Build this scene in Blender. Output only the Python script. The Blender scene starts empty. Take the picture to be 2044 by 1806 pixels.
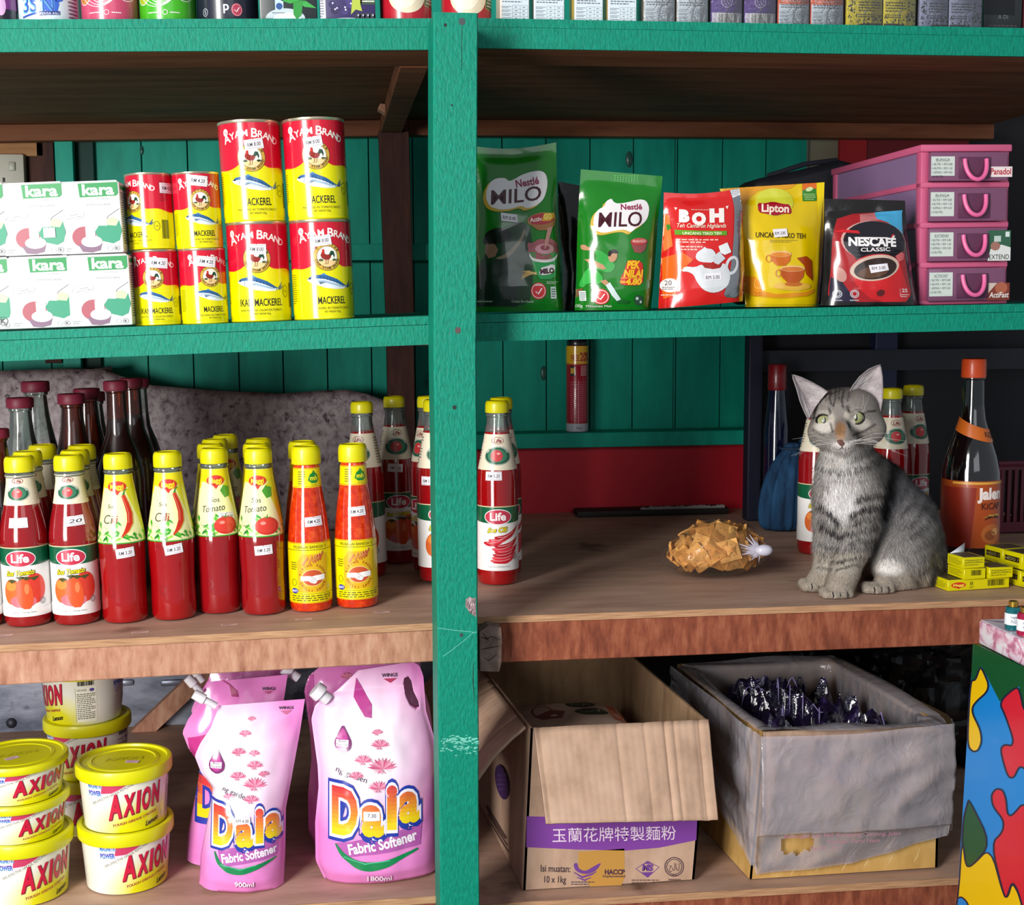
import bpy, bmesh, math, random
import numpy as np
from mathutils import Vector, Matrix, noise
random.seed(7)
np.random.seed(7)
S = bpy.context.scene
COL = S.collection
# ---------------------------------------------------------------- camera
W, H = 2044, 1806
FPX, PITCH, YAW, ROLL = 2666.36, 0.108653, 0.134255, -0.004358
CAM = np.array([0.0, -1.7, 1.30])
_cp, _sp, _cy, _sy = math.cos(PITCH), math.sin(PITCH), math.cos(YAW), math.sin(YAW)
FW = np.array([_sy*_cp, _cy*_cp, -_sp])
_r0 = np.array([_cy, -_sy, 0.0]); _u0 = np.cross(_r0, FW)
RT = _r0*math.cos(ROLL) + _u0*math.sin(ROLL)
UP = -_r0*math.sin(ROLL) + _u0*math.cos(ROLL)
cam_data = bpy.data.cameras.new('camera')
cam_data.sensor_fit = 'HORIZONTAL'; cam_data.sensor_width = 36.0
cam_data.lens = 36.0*FPX/W
cam_data.clip_start = 0.05; cam_data.clip_end = 50
cam = bpy.data.objects.new('camera', cam_data); COL.objects.link(cam)
cam.matrix_world = Matrix(((RT[0], UP[0], -FW[0], CAM[0]), (RT[1], UP[1], -FW[1], CAM[1]),
                           (RT[2], UP[2], -FW[2], CAM[2]), (0, 0, 0, 1)))
S.camera = cam
# ---------------------------------------------------------------- light
wd = bpy.data.worlds.new('world'); S.world = wd; wd.use_nodes = True
wd.node_tree.nodes['Background'].inputs[0].default_value = (0.84, 0.92, 1.0, 1)
wd.node_tree.nodes['Background'].inputs[1].default_value = 0.34

def area(name, loc, target, sx, sy, power, col):
    l = bpy.data.lights.new(name, 'AREA'); l.shape = 'RECTANGLE'; l.size = sx; l.size_y = sy
    l.energy = power; l.color = col
    o = bpy.data.objects.new(name, l); COL.objects.link(o); o.location = loc
    o.rotation_euler = (Vector(target)-Vector(loc)).to_track_quat('-Z', 'Y').to_euler()
    return o
# the open shop doorway to the left of the photographer, and a weaker front opening
area('doorway_daylight', (-1.55, -2.35, 1.62), (0.05, 0.1, 1.05), 0.8, 2.1, 138, (1.0, 0.975, 0.94))
area('shopfront_daylight', (0.7, -3.4, 2.2), (0.3, 0.2, 1.0), 1.6, 1.0, 8, (0.93, 0.97, 1.0))
vs = S.view_settings
S.display_settings.display_device = 'sRGB'
vs.view_transform = 'Standard'; vs.look = 'None'; vs.exposure = 0.0; vs.gamma = 1.0; vs.use_curve_mapping = False
S.cycles.use_denoising = True
S.cycles.max_bounces = 8; S.cycles.transparent_max_bounces = 24; S.cycles.transmission_bounces = 8
S.cycles.caustics_reflective = False; S.cycles.caustics_refractive = False
# ---------------------------------------------------------------- measuring
def ray(px, py):
    return FW + ((px-W/2)/FPX)*RT - ((py-H/2)/FPX)*UP
def at(px, py, Y):
    q = ray(px, py); return Vector(CAM + q*((Y-CAM[1])/q[1]))
SH = {'S1L': (1.6522, .026), 'S1R': (1.6562, .006), 'S2L': (1.2850, .031), 'S2R': (1.2880, .0140),
      'S3L': (.8904, .0156), 'S3R': (.8985, -.002), 'S4L': (.5225, -.002), 'S4R': (.508, -.0085)}
def sz(s, x):
    return SH[s][0] + SH[s][1]*x + .0006
def on(px, py, s):
    z0, m = SH[s] if isinstance(s, str) else (s, 0.0)
    q = ray(px, py); return Vector(CAM + q*((z0-CAM[2])/(q[2]-m*q[0])))
def stand(px, py, Y, s):
    x = at(px, py, Y).x; return Vector((x, Y, sz(s, x)))
def mpp(p):
    return float(np.dot(np.array(p)-CAM, FW))/FPX
# ---------------------------------------------------------------- materials
def lin(hexs):
    hexs = hexs.lstrip('#'); c = [int(hexs[i:i+2], 16)/255 for i in (0, 2, 4)]
    return tuple(x/12.92 if x <= .04045 else ((x+.055)/1.055)**2.4 for x in c) + (1,)
_M = {}
def newmat(name):
    m = bpy.data.materials.new(name); m.use_nodes = True
    return m, m.node_tree, m.node_tree.nodes['Principled BSDF']
def pm(hexc, rough=.45, coat=0.0, metal=0.0, spec=.5, bump=0.0, bscale=400, var=0.0, vscale=6.0):
    """plain procedural material: colour with a faint noise in colour, roughness and relief"""
    k = (hexc, rough, coat, metal, spec, bump, bscale, var)
    if k in _M: return _M[k]
    m, nt, b = newmat('mat_' + hexc.lstrip('#')); N, L = nt.nodes, nt.links
    b.inputs['Base Color'].default_value = lin(hexc); b.inputs['Roughness'].default_value = rough
    b.inputs['Metallic'].default_value = metal; b.inputs['Coat Weight'].default_value = coat
    b.inputs['Coat Roughness'].default_value = .06; b.inputs['Specular IOR Level'].default_value = spec
    tc = N.new('ShaderNodeTexCoord')
    if var:
        n = N.new('ShaderNodeTexNoise'); n.inputs['Scale'].default_value = vscale; n.inputs['Detail'].default_value = 5
        L.new(tc.outputs['Object'], n.inputs['Vector'])
        h = N.new('ShaderNodeHueSaturation'); h.inputs['Color'].default_value = lin(hexc)
        mr = N.new('ShaderNodeMapRange'); mr.inputs['To Min'].default_value = 1-var; mr.inputs['To Max'].default_value = 1+var
        L.new(n.outputs['Fac'], mr.inputs['Value']); L.new(mr.outputs['Result'], h.inputs['Value']); L.new(h.outputs['Color'], b.inputs['Base Color'])
    if bump:
        n = N.new('ShaderNodeTexNoise'); n.inputs['Scale'].default_value = bscale; n.inputs['Detail'].default_value = 3
        L.new(tc.outputs['Object'], n.inputs['Vector'])
        bp = N.new('ShaderNodeBump'); bp.inputs['Strength'].default_value = bump; bp.inputs['Distance'].default_value = .002
        L.new(n.outputs['Fac'], bp.inputs['Height']); L.new(bp.outputs['Normal'], b.inputs['Normal'])
    _M[k] = m; return m
def ramp_mat(name, stops, scale, stretch, rough=.6, bump=.3, bdist=.002, detail=8, dist=0.0, extra=None, spec=.3, coat=0.0):
    """noise stretched along an axis through a colour ramp (wood, board, paint)"""
    if name in _M: return _M[name]
    m, nt, b = newmat(name); N, L = nt.nodes, nt.links
    tc = N.new('ShaderNodeTexCoord'); mp = N.new('ShaderNodeMapping'); mp.inputs['Scale'].default_value = stretch
    L.new(tc.outputs['Object'], mp.inputs['Vector'])
    n = N.new('ShaderNodeTexNoise'); n.inputs['Scale'].default_value = scale; n.inputs['Detail'].default_value = detail; n.inputs['Distortion'].default_value = dist
    n.inputs['Roughness'].default_value = .62
    L.new(mp.outputs['Vector'], n.inputs['Vector'])
    cr = N.new('ShaderNodeValToRGB'); e = cr.color_ramp.elements
    e[0].position, e[0].color = stops[0][0], lin(stops[0][1]); e[1].position, e[1].color = stops[-1][0], lin(stops[-1][1])
    for p, c in stops[1:-1]:
        q = e.new(p); q.color = lin(c)
    L.new(n.outputs['Fac'], cr.inputs['Fac']); out = cr.outputs['Color']
    if extra:  # (colour, scale, threshold): patches of wear or stain with a shape of their own
        ec, es, et = extra
        n2 = N.new('ShaderNodeTexNoise'); n2.inputs['Scale'].default_value = es; n2.inputs['Detail'].default_value = 6
        L.new(tc.outputs['Object'], n2.inputs['Vector'])
        c2 = N.new('ShaderNodeValToRGB'); c2.color_ramp.elements[0].position = et; c2.color_ramp.elements[1].position = min(et+.06, 1)
        L.new(n2.outputs['Fac'], c2.inputs['Fac'])
        mx = N.new('ShaderNodeMix'); mx.data_type = 'RGBA'; mx.inputs[7].default_value = lin(ec)
        L.new(c2.outputs['Color'], mx.inputs[0]); L.new(out, mx.inputs[6]); out = mx.outputs[2]
    L.new(out, b.inputs['Base Color'])
    b.inputs['Roughness'].default_value = rough; b.inputs['Specular IOR Level'].default_value = spec; b.inputs['Coat Weight'].default_value = coat
    bp = N.new('ShaderNodeBump'); bp.inputs['Strength'].default_value = bump; bp.inputs['Distance'].default_value = bdist
    L.new(n.outputs['Fac'], bp.inputs['Height']); L.new(bp.outputs['Normal'], b.inputs['Normal'])
    _M[name] = m; return m
def thin_mat(name, tint, amount, gloss=1.0, rough=.03, bump=0.0, bscale=60, white=None, fk=1.0):
    """thin clear skin: glass wall or plastic film. amount = share of light that passes"""
    if name in _M: return _M[name]
    m, nt, b = newmat(name); N, L = nt.nodes, nt.links
    out = N['Material Output']
    tr = N.new('ShaderNodeBsdfTransparent'); tr.inputs[0].default_value = lin(tint)
    gl = N.new('ShaderNodeBsdfGlossy'); gl.inputs['Roughness'].default_value = rough
    gl.inputs['Color'].default_value = (gloss, gloss, gloss, 1)
    b.inputs['Base Color'].default_value = lin(white or tint); b.inputs['Roughness'].default_value = .35
    m1 = N.new('ShaderNodeMixShader'); m1.inputs[0].default_value = amount
    L.new(b.outputs[0], m1.inputs[1]); L.new(tr.outputs[0], m1.inputs[2])
    fr = N.new('ShaderNodeFresnel'); fr.inputs['IOR'].default_value = 1.5
    m2 = N.new('ShaderNodeMixShader'); ml = N.new('ShaderNodeMath'); ml.operation = 'MULTIPLY'; ml.inputs[1].default_value = fk; L.new(fr.outputs[0], ml.inputs[0]); L.new(ml.outputs[0], m2.inputs[0]); L.new(m1.outputs[0], m2.inputs[1]); L.new(gl.outputs[0], m2.inputs[2])
    L.new(m2.outputs[0], out.inputs['Surface'])
    if bump:
        tc = N.new('ShaderNodeTexCoord'); n = N.new('ShaderNodeTexNoise'); n.inputs['Scale'].default_value = bscale; n.inputs['Detail'].default_value = 4
        n.inputs['Distortion'].default_value = 1.5
        L.new(tc.outputs['Object'], n.inputs['Vector'])
        bp = N.new('ShaderNodeBump'); bp.inputs['Strength'].default_value = bump; bp.inputs['Distance'].default_value = .006
        L.new(n.outputs['Fac'], bp.inputs['Height'])
        for q in (gl, fr, b): L.new(bp.outputs['Normal'], q.inputs['Normal'])
    _M[name] = m; return m
TEAL = ramp_mat('teal_paint', [(.3, '#00705b'), (.5, '#007f68'), (.75, '#078c74')], 210, (1.4, 1.4, .5), rough=.5, bump=.5, bdist=.003, detail=4, dist=.15, spec=.22)
TEALB = ramp_mat('teal_wall_paint', [(.3, '#0a8f7c'), (.55, '#0fa28b'), (.8, '#1cb198')], 14, (2, 2, .5), rough=.5, bump=.25, bdist=.003, extra=('#0a3a33', 9, .71), spec=.25)
RAW = ramp_mat('raw_red_wood', [(.25, '#55261a'), (.5, '#84452f'), (.62, '#94553c'), (.8, '#a5694c')], 26, (3.4, 6, 1.0), rough=.8, bump=.5, extra=('#5a2a1c', 3.2, .66))
RAWL = ramp_mat('raw_pale_wood', [(.25, '#8a5a45'), (.5, '#b08068'), (.8, '#c8a088')], 26, (3.4, 6, 1.0), rough=.8, bump=.5)
PLY = ramp_mat('plywood_face', [(.25, '#9a7a68'), (.5, '#b59380'), (.8, '#c6a692')], 5, (1.5, 7, 7), rough=.55, bump=.08, extra=('#6d5242', 5, .64))
PLYE = ramp_mat('plywood_edge', [(.3, '#8a6246'), (.55, '#b58b68'), (.8, '#cba681')], 20, (1, 4, 30), rough=.7, bump=.3)
UNDER = ramp_mat('shelf_underside', [(.25, '#55301f'), (.5, '#7a482f'), (.8, '#8f5d41')], 4, (1.2, 9, 9), rough=.75, bump=.1)
BROWN = ramp_mat('old_brown_wood', [(.25, '#2a1714'), (.5, '#452721'), (.8, '#5c3a31')], 7, (8, 8, 1.2), rough=.7, bump=.3)
# ---------------------------------------------------------------- objects
def tag(o, label=None, cat=None, group=None, kind=None):
    for k, v in (('label', label), ('category', cat), ('group', group), ('kind', kind)):
        if v: o[k] = v
    return o
def thing(name, label, cat, loc=(0, 0, 0), rotz=0.0, group=None, lean=0.0, tiltx=0.0):
    o = bpy.data.objects.new(name, None); COL.objects.link(o); o.empty_display_size = .02
    o.location = loc; o.rotation_euler = (tiltx, lean, rotz)
    return tag(o, label, cat, group)
class MB:
    """collects shapes; build() links them as ONE mesh object"""
    def __init__(s): s.v, s.f, s.mi, s.mats = [], [], [], []
    def slot(s, m):
        if m not in s.mats: s.mats.append(m)
        return s.mats.index(m)
    def add(s, vs, fs, m, M=None):
        b = len(s.v); k = s.slot(m)
        s.v += [tuple(M @ Vector(v)) if M else tuple(v) for v in vs]
        s.f += [tuple(b+i for i in f) for f in fs]; s.mi += [k]*len(fs)
        return s
    def hexa(s, p, m, M=None):
        return s.add(p, [(0, 3, 2, 1), (4, 5, 6, 7), (0, 1, 5, 4), (1, 2, 6, 5), (2, 3, 7, 6), (3, 0, 4, 7)], m, M)
    def box(s, a, b, m, M=None):
        (x0, y0, z0), (x1, y1, z1) = a, b
        return s.hexa([(x0, y0, z0), (x1, y0, z0), (x1, y1, z0), (x0, y1, z0), (x0, y0, z1), (x1, y0, z1), (x1, y1, z1), (x0, y1, z1)], m, M)
    def rbox(s, c, d, bev, m, M=None, seg=2):
        bm = bmesh.new(); bmesh.ops.create_cube(bm, size=1)
        for v in bm.verts: v.co = Vector((v.co.x*d[0]+c[0], v.co.y*d[1]+c[1], v.co.z*d[2]+c[2]))
        bmesh.ops.bevel(bm, geom=bm.edges[:], offset=bev, segments=seg, affect='EDGES', profile=.5)
        bm.verts.index_update()
        s.add([v.co[:] for v in bm.verts], [[v.index for v in f.verts] for f in bm.faces], m, M); bm.free(); return s
    def slab(s, x0, x1, y0, y1, zl, zr, th, m):
        """board whose top runs from zl at x0 to zr at x1"""
        return s.hexa([(x0, y0, zl-th), (x1, y0, zr-th), (x1, y1, zr-th), (x0, y1, zl-th), (x0, y0, zl), (x1, y0, zr), (x1, y1, zr), (x0, y1, zl)], m)
    def lathe(s, prof, n, m, M=None, ms=None, squash=1.0):
        """prof [(r,z)]; ms: optional list of a material per segment"""
        vs, fs = [], []
        for r, z in prof:
            for k in range(n):
                a = 2*math.pi*k/n; vs.append((r*math.sin(a), -r*squash*math.cos(a), z))
        for i in range(len(prof)-1):
            f = [(i*n+k, i*n+(k+1) % n, (i+1)*n+(k+1) % n, (i+1)*n+k) for k in range(n)]
            if ms: s.add(vs[i*n:(i+2)*n], [tuple(j-i*n for j in q) for q in f], ms[i], M)
            else: fs += f
        if not ms: s.add(vs, fs, m, M)
        for i, rev in ((0, True), (len(prof)-1, False)):
            if prof[i][0] > 1e-6:
                loop = list(range(n)); loop = loop[::-1] if rev else loop
                s.add(vs[i*n:(i+1)*n], [tuple(loop)], ms[min(i, len(ms)-1)] if ms else m, M)
        return s
    def tube(s, pts, r, n, m, M=None, cap=True):
        pts = [Vector(p) for p in pts]; vs, fs = [], []
        for i, p in enumerate(pts):
            t = (pts[min(i+1, len(pts)-1)]-pts[max(i-1, 0)]).normalized()
            a = t.orthogonal().normalized() if i == 0 else (a - t*a.dot(t)).normalized()
            b = t.cross(a); rr = r[i] if isinstance(r, (list, tuple)) else r
            for k in range(n):
                q = 2*math.pi*k/n; vs.append(p + a*rr*math.cos(q) + b*rr*math.sin(q))
        for i in range(len(pts)-1):
            fs += [(i*n+k, i*n+(k+1) % n, (i+1)*n+(k+1) % n, (i+1)*n+k) for k in range(n)]
        if cap: fs += [tuple(range(n))[::-1], tuple(range((len(pts)-1)*n, len(pts)*n))]
        return s.add(vs, fs, m, M)
    def prism(s, poly, y0, y1, m, M=None):
        """polygon in XZ (counter-clockwise seen from -Y) given depth"""
        n = len(poly)
        vs = [(x, y0, z) for x, z in poly] + [(x, y1, z) for x, z in poly]
        fs = [tuple(range(n)), tuple(range(2*n-1, n-1, -1))] + [(i, i+n, (i+1) % n+n, (i+1) % n) for i in range(n)]
        return s.add(vs, fs, m, M)
    def grid(s, nu, nv, fn, m, M=None, skip=None):
        vs = [fn(i/nu, j/nv) for j in range(nv+1) for i in range(nu+1)]
        fs = [(j*(nu+1)+i, j*(nu+1)+i+1, (j+1)*(nu+1)+i+1, (j+1)*(nu+1)+i) for j in range(nv) for i in range(nu)
              if not (skip and skip((i+.5)/nu, (j+.5)/nv))]
        return s.add(vs, fs, m, M)
    def ball(s, c, r, m, M=None, nu=20, nv=12):
        rx, ry, rz = (r, r, r) if not isinstance(r, (tuple, list)) else r
        vs, fs = [(c[0], c[1], c[2]-rz)], []
        for j in range(1, nv):
            t = math.pi*j/nv
            vs += [(c[0]+rx*math.sin(t)*math.cos(2*math.pi*k/nu), c[1]+ry*math.sin(t)*math.sin(2*math.pi*k/nu), c[2]-rz*math.cos(t)) for k in range(nu)]
        vs.append((c[0], c[1], c[2]+rz)); last = len(vs)-1
        fs += [(0, 1+(k+1) % nu, 1+k) for k in range(nu)]
        for j in range(nv-2):
            fs += [(1+j*nu+k, 1+j*nu+(k+1) % nu, 1+(j+1)*nu+(k+1) % nu, 1+(j+1)*nu+k) for k in range(nu)]
        fs += [(last, last-nu+k, last-nu+(k+1) % nu) for k in range(nu)]
        return s.add(vs, fs, m, M)
    def build(s, name, parent=None, angle=38, bevel=0.0, solid=0.0, subs=0, recalc=True, label=None, loc=None):
        me = bpy.data.meshes.new(name); me.from_pydata(s.v, [], s.f)
        for m in s.mats: me.materials.append(m)
        me.polygons.foreach_set('material_index', s.mi)
        if recalc:
            bm = bmesh.new(); bm.from_mesh(me); bmesh.ops.remove_doubles(bm, verts=bm.verts, dist=1e-6)
            bmesh.ops.recalc_face_normals(bm, faces=bm.faces); bm.to_mesh(me); bm.free()
        me.polygons.foreach_set('use_smooth', [True]*len(me.polygons)); me.set_sharp_from_angle(angle=math.radians(angle))
        o = bpy.data.objects.new(name, me); COL.objects.link(o)
        if parent: o.parent = parent
        if loc is not None: o.location = loc
        if label: o['label'] = label
        if solid:
            q = o.modifiers.new('thickness', 'SOLIDIFY'); q.thickness = solid; q.offset = 0
        if bevel:
            q = o.modifiers.new('edges', 'BEVEL'); q.width = bevel; q.segments = 2; q.limit_method = 'ANGLE'; q.angle_limit = math.radians(40)
        if subs:
            q = o.modifiers.new('smooth', 'SUBSURF'); q.levels = subs; q.render_levels = subs
        return o
def children(o):
    return [c for c in bpy.data.objects if c.parent == o]
def copy_tree(o, parent=None):
    c = o.copy(); COL.objects.link(c); c.parent = parent
    for ch in children(o):
        if not ch.name.startswith(('price_tag', 'kosher')): copy_tree(ch, c)
    return c
def place(o, loc, rotz=0.0, label=None, lean=None, group=None):
    o.location = loc; o.rotation_euler = (0, o.rotation_euler[1] if lean is None else lean, rotz)
    if label: o['label'] = label
    if group: o['group'] = group
    return o
# ---------------------------------------------------------------- printing: flat coloured shapes laid on a surface
_T = {}
def text_mesh(body, bold=0.0, shear=0.0):
    k = (body, round(bold, 4), round(shear, 3))
    if k in _T: return _T[k]
    cu = bpy.data.curves.new('lettering', 'FONT'); cu.body = body; cu.size = 1.0; cu.offset = bold; cu.shear = shear
    cu.resolution_u = 3; cu.fill_mode = 'FRONT'
    o = bpy.data.objects.new('lettering', cu)
    me = o.to_mesh(); vs = [(v.co.x, v.co.y) for v in me.vertices]; fs = [tuple(p.vertices) for p in me.polygons]
    o.to_mesh_clear(); bpy.data.objects.remove(o); bpy.data.curves.remove(cu)
    _T[k] = (vs, fs); return _T[k]
class Art:
    def __init__(s, rough=.35, coat=0.0): s.sh = []; s.rough = rough; s.coat = coat
    def raw(s, vs, fs, c, l): s.sh.append((vs, fs, c, l)); return s
    def poly(s, pts, c, l=1): return s.raw([tuple(p) for p in pts], None, c, l)
    def rect(s, x0, y0, x1, y1, c, l=1): return s.poly([(x0, y0), (x1, y0), (x1, y1), (x0, y1)], c, l)
    def ell(s, cx, cy, rx, ry, c, l=1, n=32, rot=0.0, a0=0.0, a1=360.0):
        q = []; cr, sr = math.cos(rot), math.sin(rot); full = abs(a1-a0) >= 360
        for k in range(n if full else n+1):
            a = math.radians(a0+(a1-a0)*k/n); x, y = rx*math.cos(a), ry*math.sin(a)
            q.append((cx+x*cr-y*sr, cy+x*sr+y*cr))
        return s.poly(q, c, l)
    def ring(s, cx, cy, rx, ry, w, c, l=1, n=36, rot=0.0, a0=0.0, a1=360.0):
        vs, fs = [], []; cr, sr = math.cos(rot), math.sin(rot)
        for k in range(n+1):
            a = math.radians(a0+(a1-a0)*k/n)
            for g in (0, w):
                x, y = (rx-g)*math.cos(a), (ry-g)*math.sin(a); vs.append((cx+x*cr-y*sr, cy+x*sr+y*cr))
        fs = [(2*k, 2*k+2, 2*k+3, 2*k+1) for k in range(n)]
        return s.raw(vs, fs, c, l)
    def stroke(s, pts, w, c, l=1, closed=False):
        vs, fs = [], []; n = len(pts)
        for i, p in enumerate(pts):
            a, b = (pts[i-1], pts[(i+1) % n]) if closed else (pts[max(i-1, 0)], pts[min(i+1, n-1)])
            dx, dy = b[0]-a[0], b[1]-a[1]; d = math.hypot(dx, dy) or 1; ww = w[i] if isinstance(w, (list, tuple)) else w
            vs += [(p[0]-dy/d*ww/2, p[1]+dx/d*ww/2), (p[0]+dy/d*ww/2, p[1]-dx/d*ww/2)]
        m = n if closed else n-1
        fs = [(2*i, 2*i+1, 2*((i+1) % n)+1, 2*((i+1) % n)) for i in range(m)]
        return s.raw(vs, fs, c, l)
    def text(s, t, x, y, h, c, l=2, w=None, bold=0.0, shear=0.0, sx=1.0, rot=0.0, al='c', bend=0.0, grad=None, skew=0.0):
        """h = height of a capital; w = fit to this width; bend = sagitta upward of the middle; grad = list of colours top to bottom"""
        vs, fs = text_mesh(t, bold, shear)
        if not vs: return s
        xs = [p[0] for p in vs]; x0, x1 = min(xs), max(xs); k = h/.72
        kx = (w/(x1-x0)) if w else k*sx; cw = (x1-x0)*kx
        ox = {'c': -cw/2, 'l': 0, 'r': -cw}[al]; cr, sr = math.cos(rot), math.sin(rot)
        out = []
        for px_, py_ in vs:
            X, Y = (px_-x0)*kx+ox, py_*k
            if bend: Y += bend*(1-(2*X/cw)**2) if cw else 0
            Y += skew*X
            out.append((x+X*cr-Y*sr, y+X*sr+Y*cr))
        if grad: return s.raw(out, [(f, None) for f in fs], ('grad', y, y+h*1.05, tuple(grad)), l)
        return s.raw(out, fs, c, l)
    def arctext(s, t, cx, cy, r, h, c, l=2, a0=150, a1=30, bold=0.0, inward=False):
        n = len(t)
        for i, ch in enumerate(t):
            if ch == ' ': continue
            a = math.radians(a0+(a1-a0)*(i/(n-1) if n > 1 else .5))
            s.text(ch, cx+r*math.cos(a), cy+r*math.sin(a), h, c, l, bold=bold, rot=(a+math.pi/2 if inward else a-math.pi/2))
        return s
    def lines(s, x0, y0, x1, y1, n, c, l=2, fill=.45, seed=1):
        """rows of tiny printing, drawn as broken dashes"""
        rn = random.Random(seed)
        for i in range(n):
            y = y1-(i+.5)*(y1-y0)/n; hh = (y1-y0)/n*fill/2; x = x0; end = x1-(x1-x0)*rn.random()*.3*(i == n-1 or rn.random() < .3)
            while x < end:
                wd_ = (x1-x0)*(.06+.10*rn.random()); e = min(x+wd_, end); s.rect(x, y-hh, e, y+hh, c, l); x = e+(x1-x0)*.03
        return s
    def barcode(s, x0, y0, x1, y1, l=2, c='#1a1a1a', bg='#f2f2ee', seed=3):
        rn = random.Random(seed)
        if bg: s.rect(x0, y0, x1, y1, bg, l)
        x = x0+(x1-x0)*.05
        while x < x1-(x1-x0)*.07:
            w_ = (x1-x0)*rn.choice((.012, .02, .032)); s.rect(x, y0+(y1-y0)*.12, x+w_, y1-(y1-y0)*.06, c, l+1); x += w_+(x1-x0)*rn.choice((.014, .022, .03))
        return s
    def build(s, name, parent, mapf, du=.004, dv=.006, clip=None, lift=.00014, label=None, rough=None):
        bm = bmesh.new(); mats = []; 
        from mathutils.geometry import tessellate_polygon
        def slot(c):
            m = c if isinstance(c, bpy.types.Material) else pm(c, rough or s.rough, s.coat)
            if m not in mats: mats.append(m)
            return mats.index(m)
        for vs, fs, c, l in s.sh:
            if fs is None:
                fs = [tuple(t) for t in tessellate_polygon([[Vector((x, y, 0)) for x, y in vs]])]
            grad = isinstance(c, tuple) and c[0] == 'grad'
            bv = [bm.verts.new((x, y, l)) for x, y in vs]; made = []
            for f in fs:
                if grad: f = f[0]
                try:
                    q = bm.faces.new([bv[i] for i in f]); made.append(q)
                    if not grad: q.material_index = slot(c)
                except ValueError: pass
            if grad:
                y0, y1, cols = c[1], c[2], c[3]; n = len(cols)
                for i in range(1, n):
                    yy = y1-(y1-y0)*i/n; es = set(); vv = set()
                    for q in made: es.update(q.edges); vv.update(q.verts)
                    r = bmesh.ops.bisect_plane(bm, geom=list(made)+list(es)+list(vv), plane_co=(0, yy, 0), plane_no=(0, 1, 0), dist=1e-7)
                    made = [g for g in r['geom'] if isinstance(g, bmesh.types.BMFace)]
                for q in made:
                    cy_ = q.calc_center_median().y; q.material_index = slot(cols[max(0, min(n-1, int((y1-cy_)/(y1-y0)*n)))])
        if clip:
            for co, no in (((clip[0], 0, 0), (-1, 0, 0)), ((clip[2], 0, 0), (1, 0, 0)), ((0, clip[1], 0), (0, -1, 0)), ((0, clip[3], 0), (0, 1, 0))):
                bmesh.ops.bisect_plane(bm, geom=bm.verts[:]+bm.edges[:]+bm.faces[:], plane_co=co, plane_no=no, clear_outer=True)
        xs = [v.co.x for v in bm.verts]; ys = [v.co.y for v in bm.verts]
        for ax, d, lo, hi in ((0, du, min(xs), max(xs)), (1, dv, min(ys), max(ys))):
            if not d: continue
            k = math.floor(lo/d)+1
            while k*d < hi:
                co = [0, 0, 0]; co[ax] = k*d; no = [0, 0, 0]; no[ax] = 1
                bmesh.ops.bisect_plane(bm, geom=bm.verts[:]+bm.edges[:]+bm.faces[:], plane_co=co, plane_no=no, dist=1e-7); k += 1
        for q in bm.faces:
            q.smooth = True
        bmesh.ops.recalc_face_normals(bm, faces=bm.faces)
        for q in bm.faces:
            if q.normal.z < 0: q.normal_flip()
        for v in bm.verts: v.co = Vector(mapf(v.co.x, v.co.y, .00008+v.co.z*lift))
        me = bpy.data.meshes.new(name); bm.to_mesh(me); bm.free()
        for m in mats: me.materials.append(m)
        o = bpy.data.objects.new(name, me); COL.objects.link(o)
        if parent: o.parent = parent
        if label: o['label'] = label
        return o
def chaikin(pts, it=2, closed=True):
    for _ in range(it):
        n = len(pts); out = []
        for i in range(n if closed else n-1):
            (ax, ay), (bx_, by_) = pts[i], pts[(i+1) % n]; out += [(ax*.78+bx_*.22, ay*.78+by_*.22), (ax*.22+bx_*.78, ay*.22+by_*.78)]
        pts = out
    return pts
def swoosh(A, pts, ws, c, l):
    n = 24; t = np.linspace(0, len(pts)-1, n); k = np.arange(len(pts)); P = [(float(np.interp(q, k, [p[0] for p in pts])), float(np.interp(q, k, [p[1] for p in pts]))) for q in t]
    for _ in range(3): P = [P[0]]+[((P[i-1][0]+2*P[i][0]+P[i+1][0])/4, (P[i-1][1]+2*P[i][1]+P[i+1][1])/4) for i in range(1, n-1)]+[P[-1]]
    A.stroke(P, [float(np.interp(q, k, ws)) for q in t], c, l)
def cur(pts): return [(x, -y) for x, y in chaikin(pts, 1)]
def prof_r(prof):
    ps = sorted(prof, key=lambda p: p[1]); zs = [p[1] for p in ps]; rs = [p[0] for p in ps]
    return lambda z: float(np.interp(z, zs, rs))
def wrap(prof, rmid=None, zoff=0.0, a0=0.0, off=0.0):
    """map a label (u along the arc, v up) onto a turned body facing -Y"""
    R = prof_r(prof)
    def f(u, v, h):
        z = v+zoff; r = R(z)+h+off; a = u/(rmid or R(z))+a0
        return (r*math.sin(a), -r*math.cos(a), z)
    return f
def flat(y=0.0, x=0.0, z=0.0):
    return lambda u, v, h: (x+u, y-h, z+v)

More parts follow.
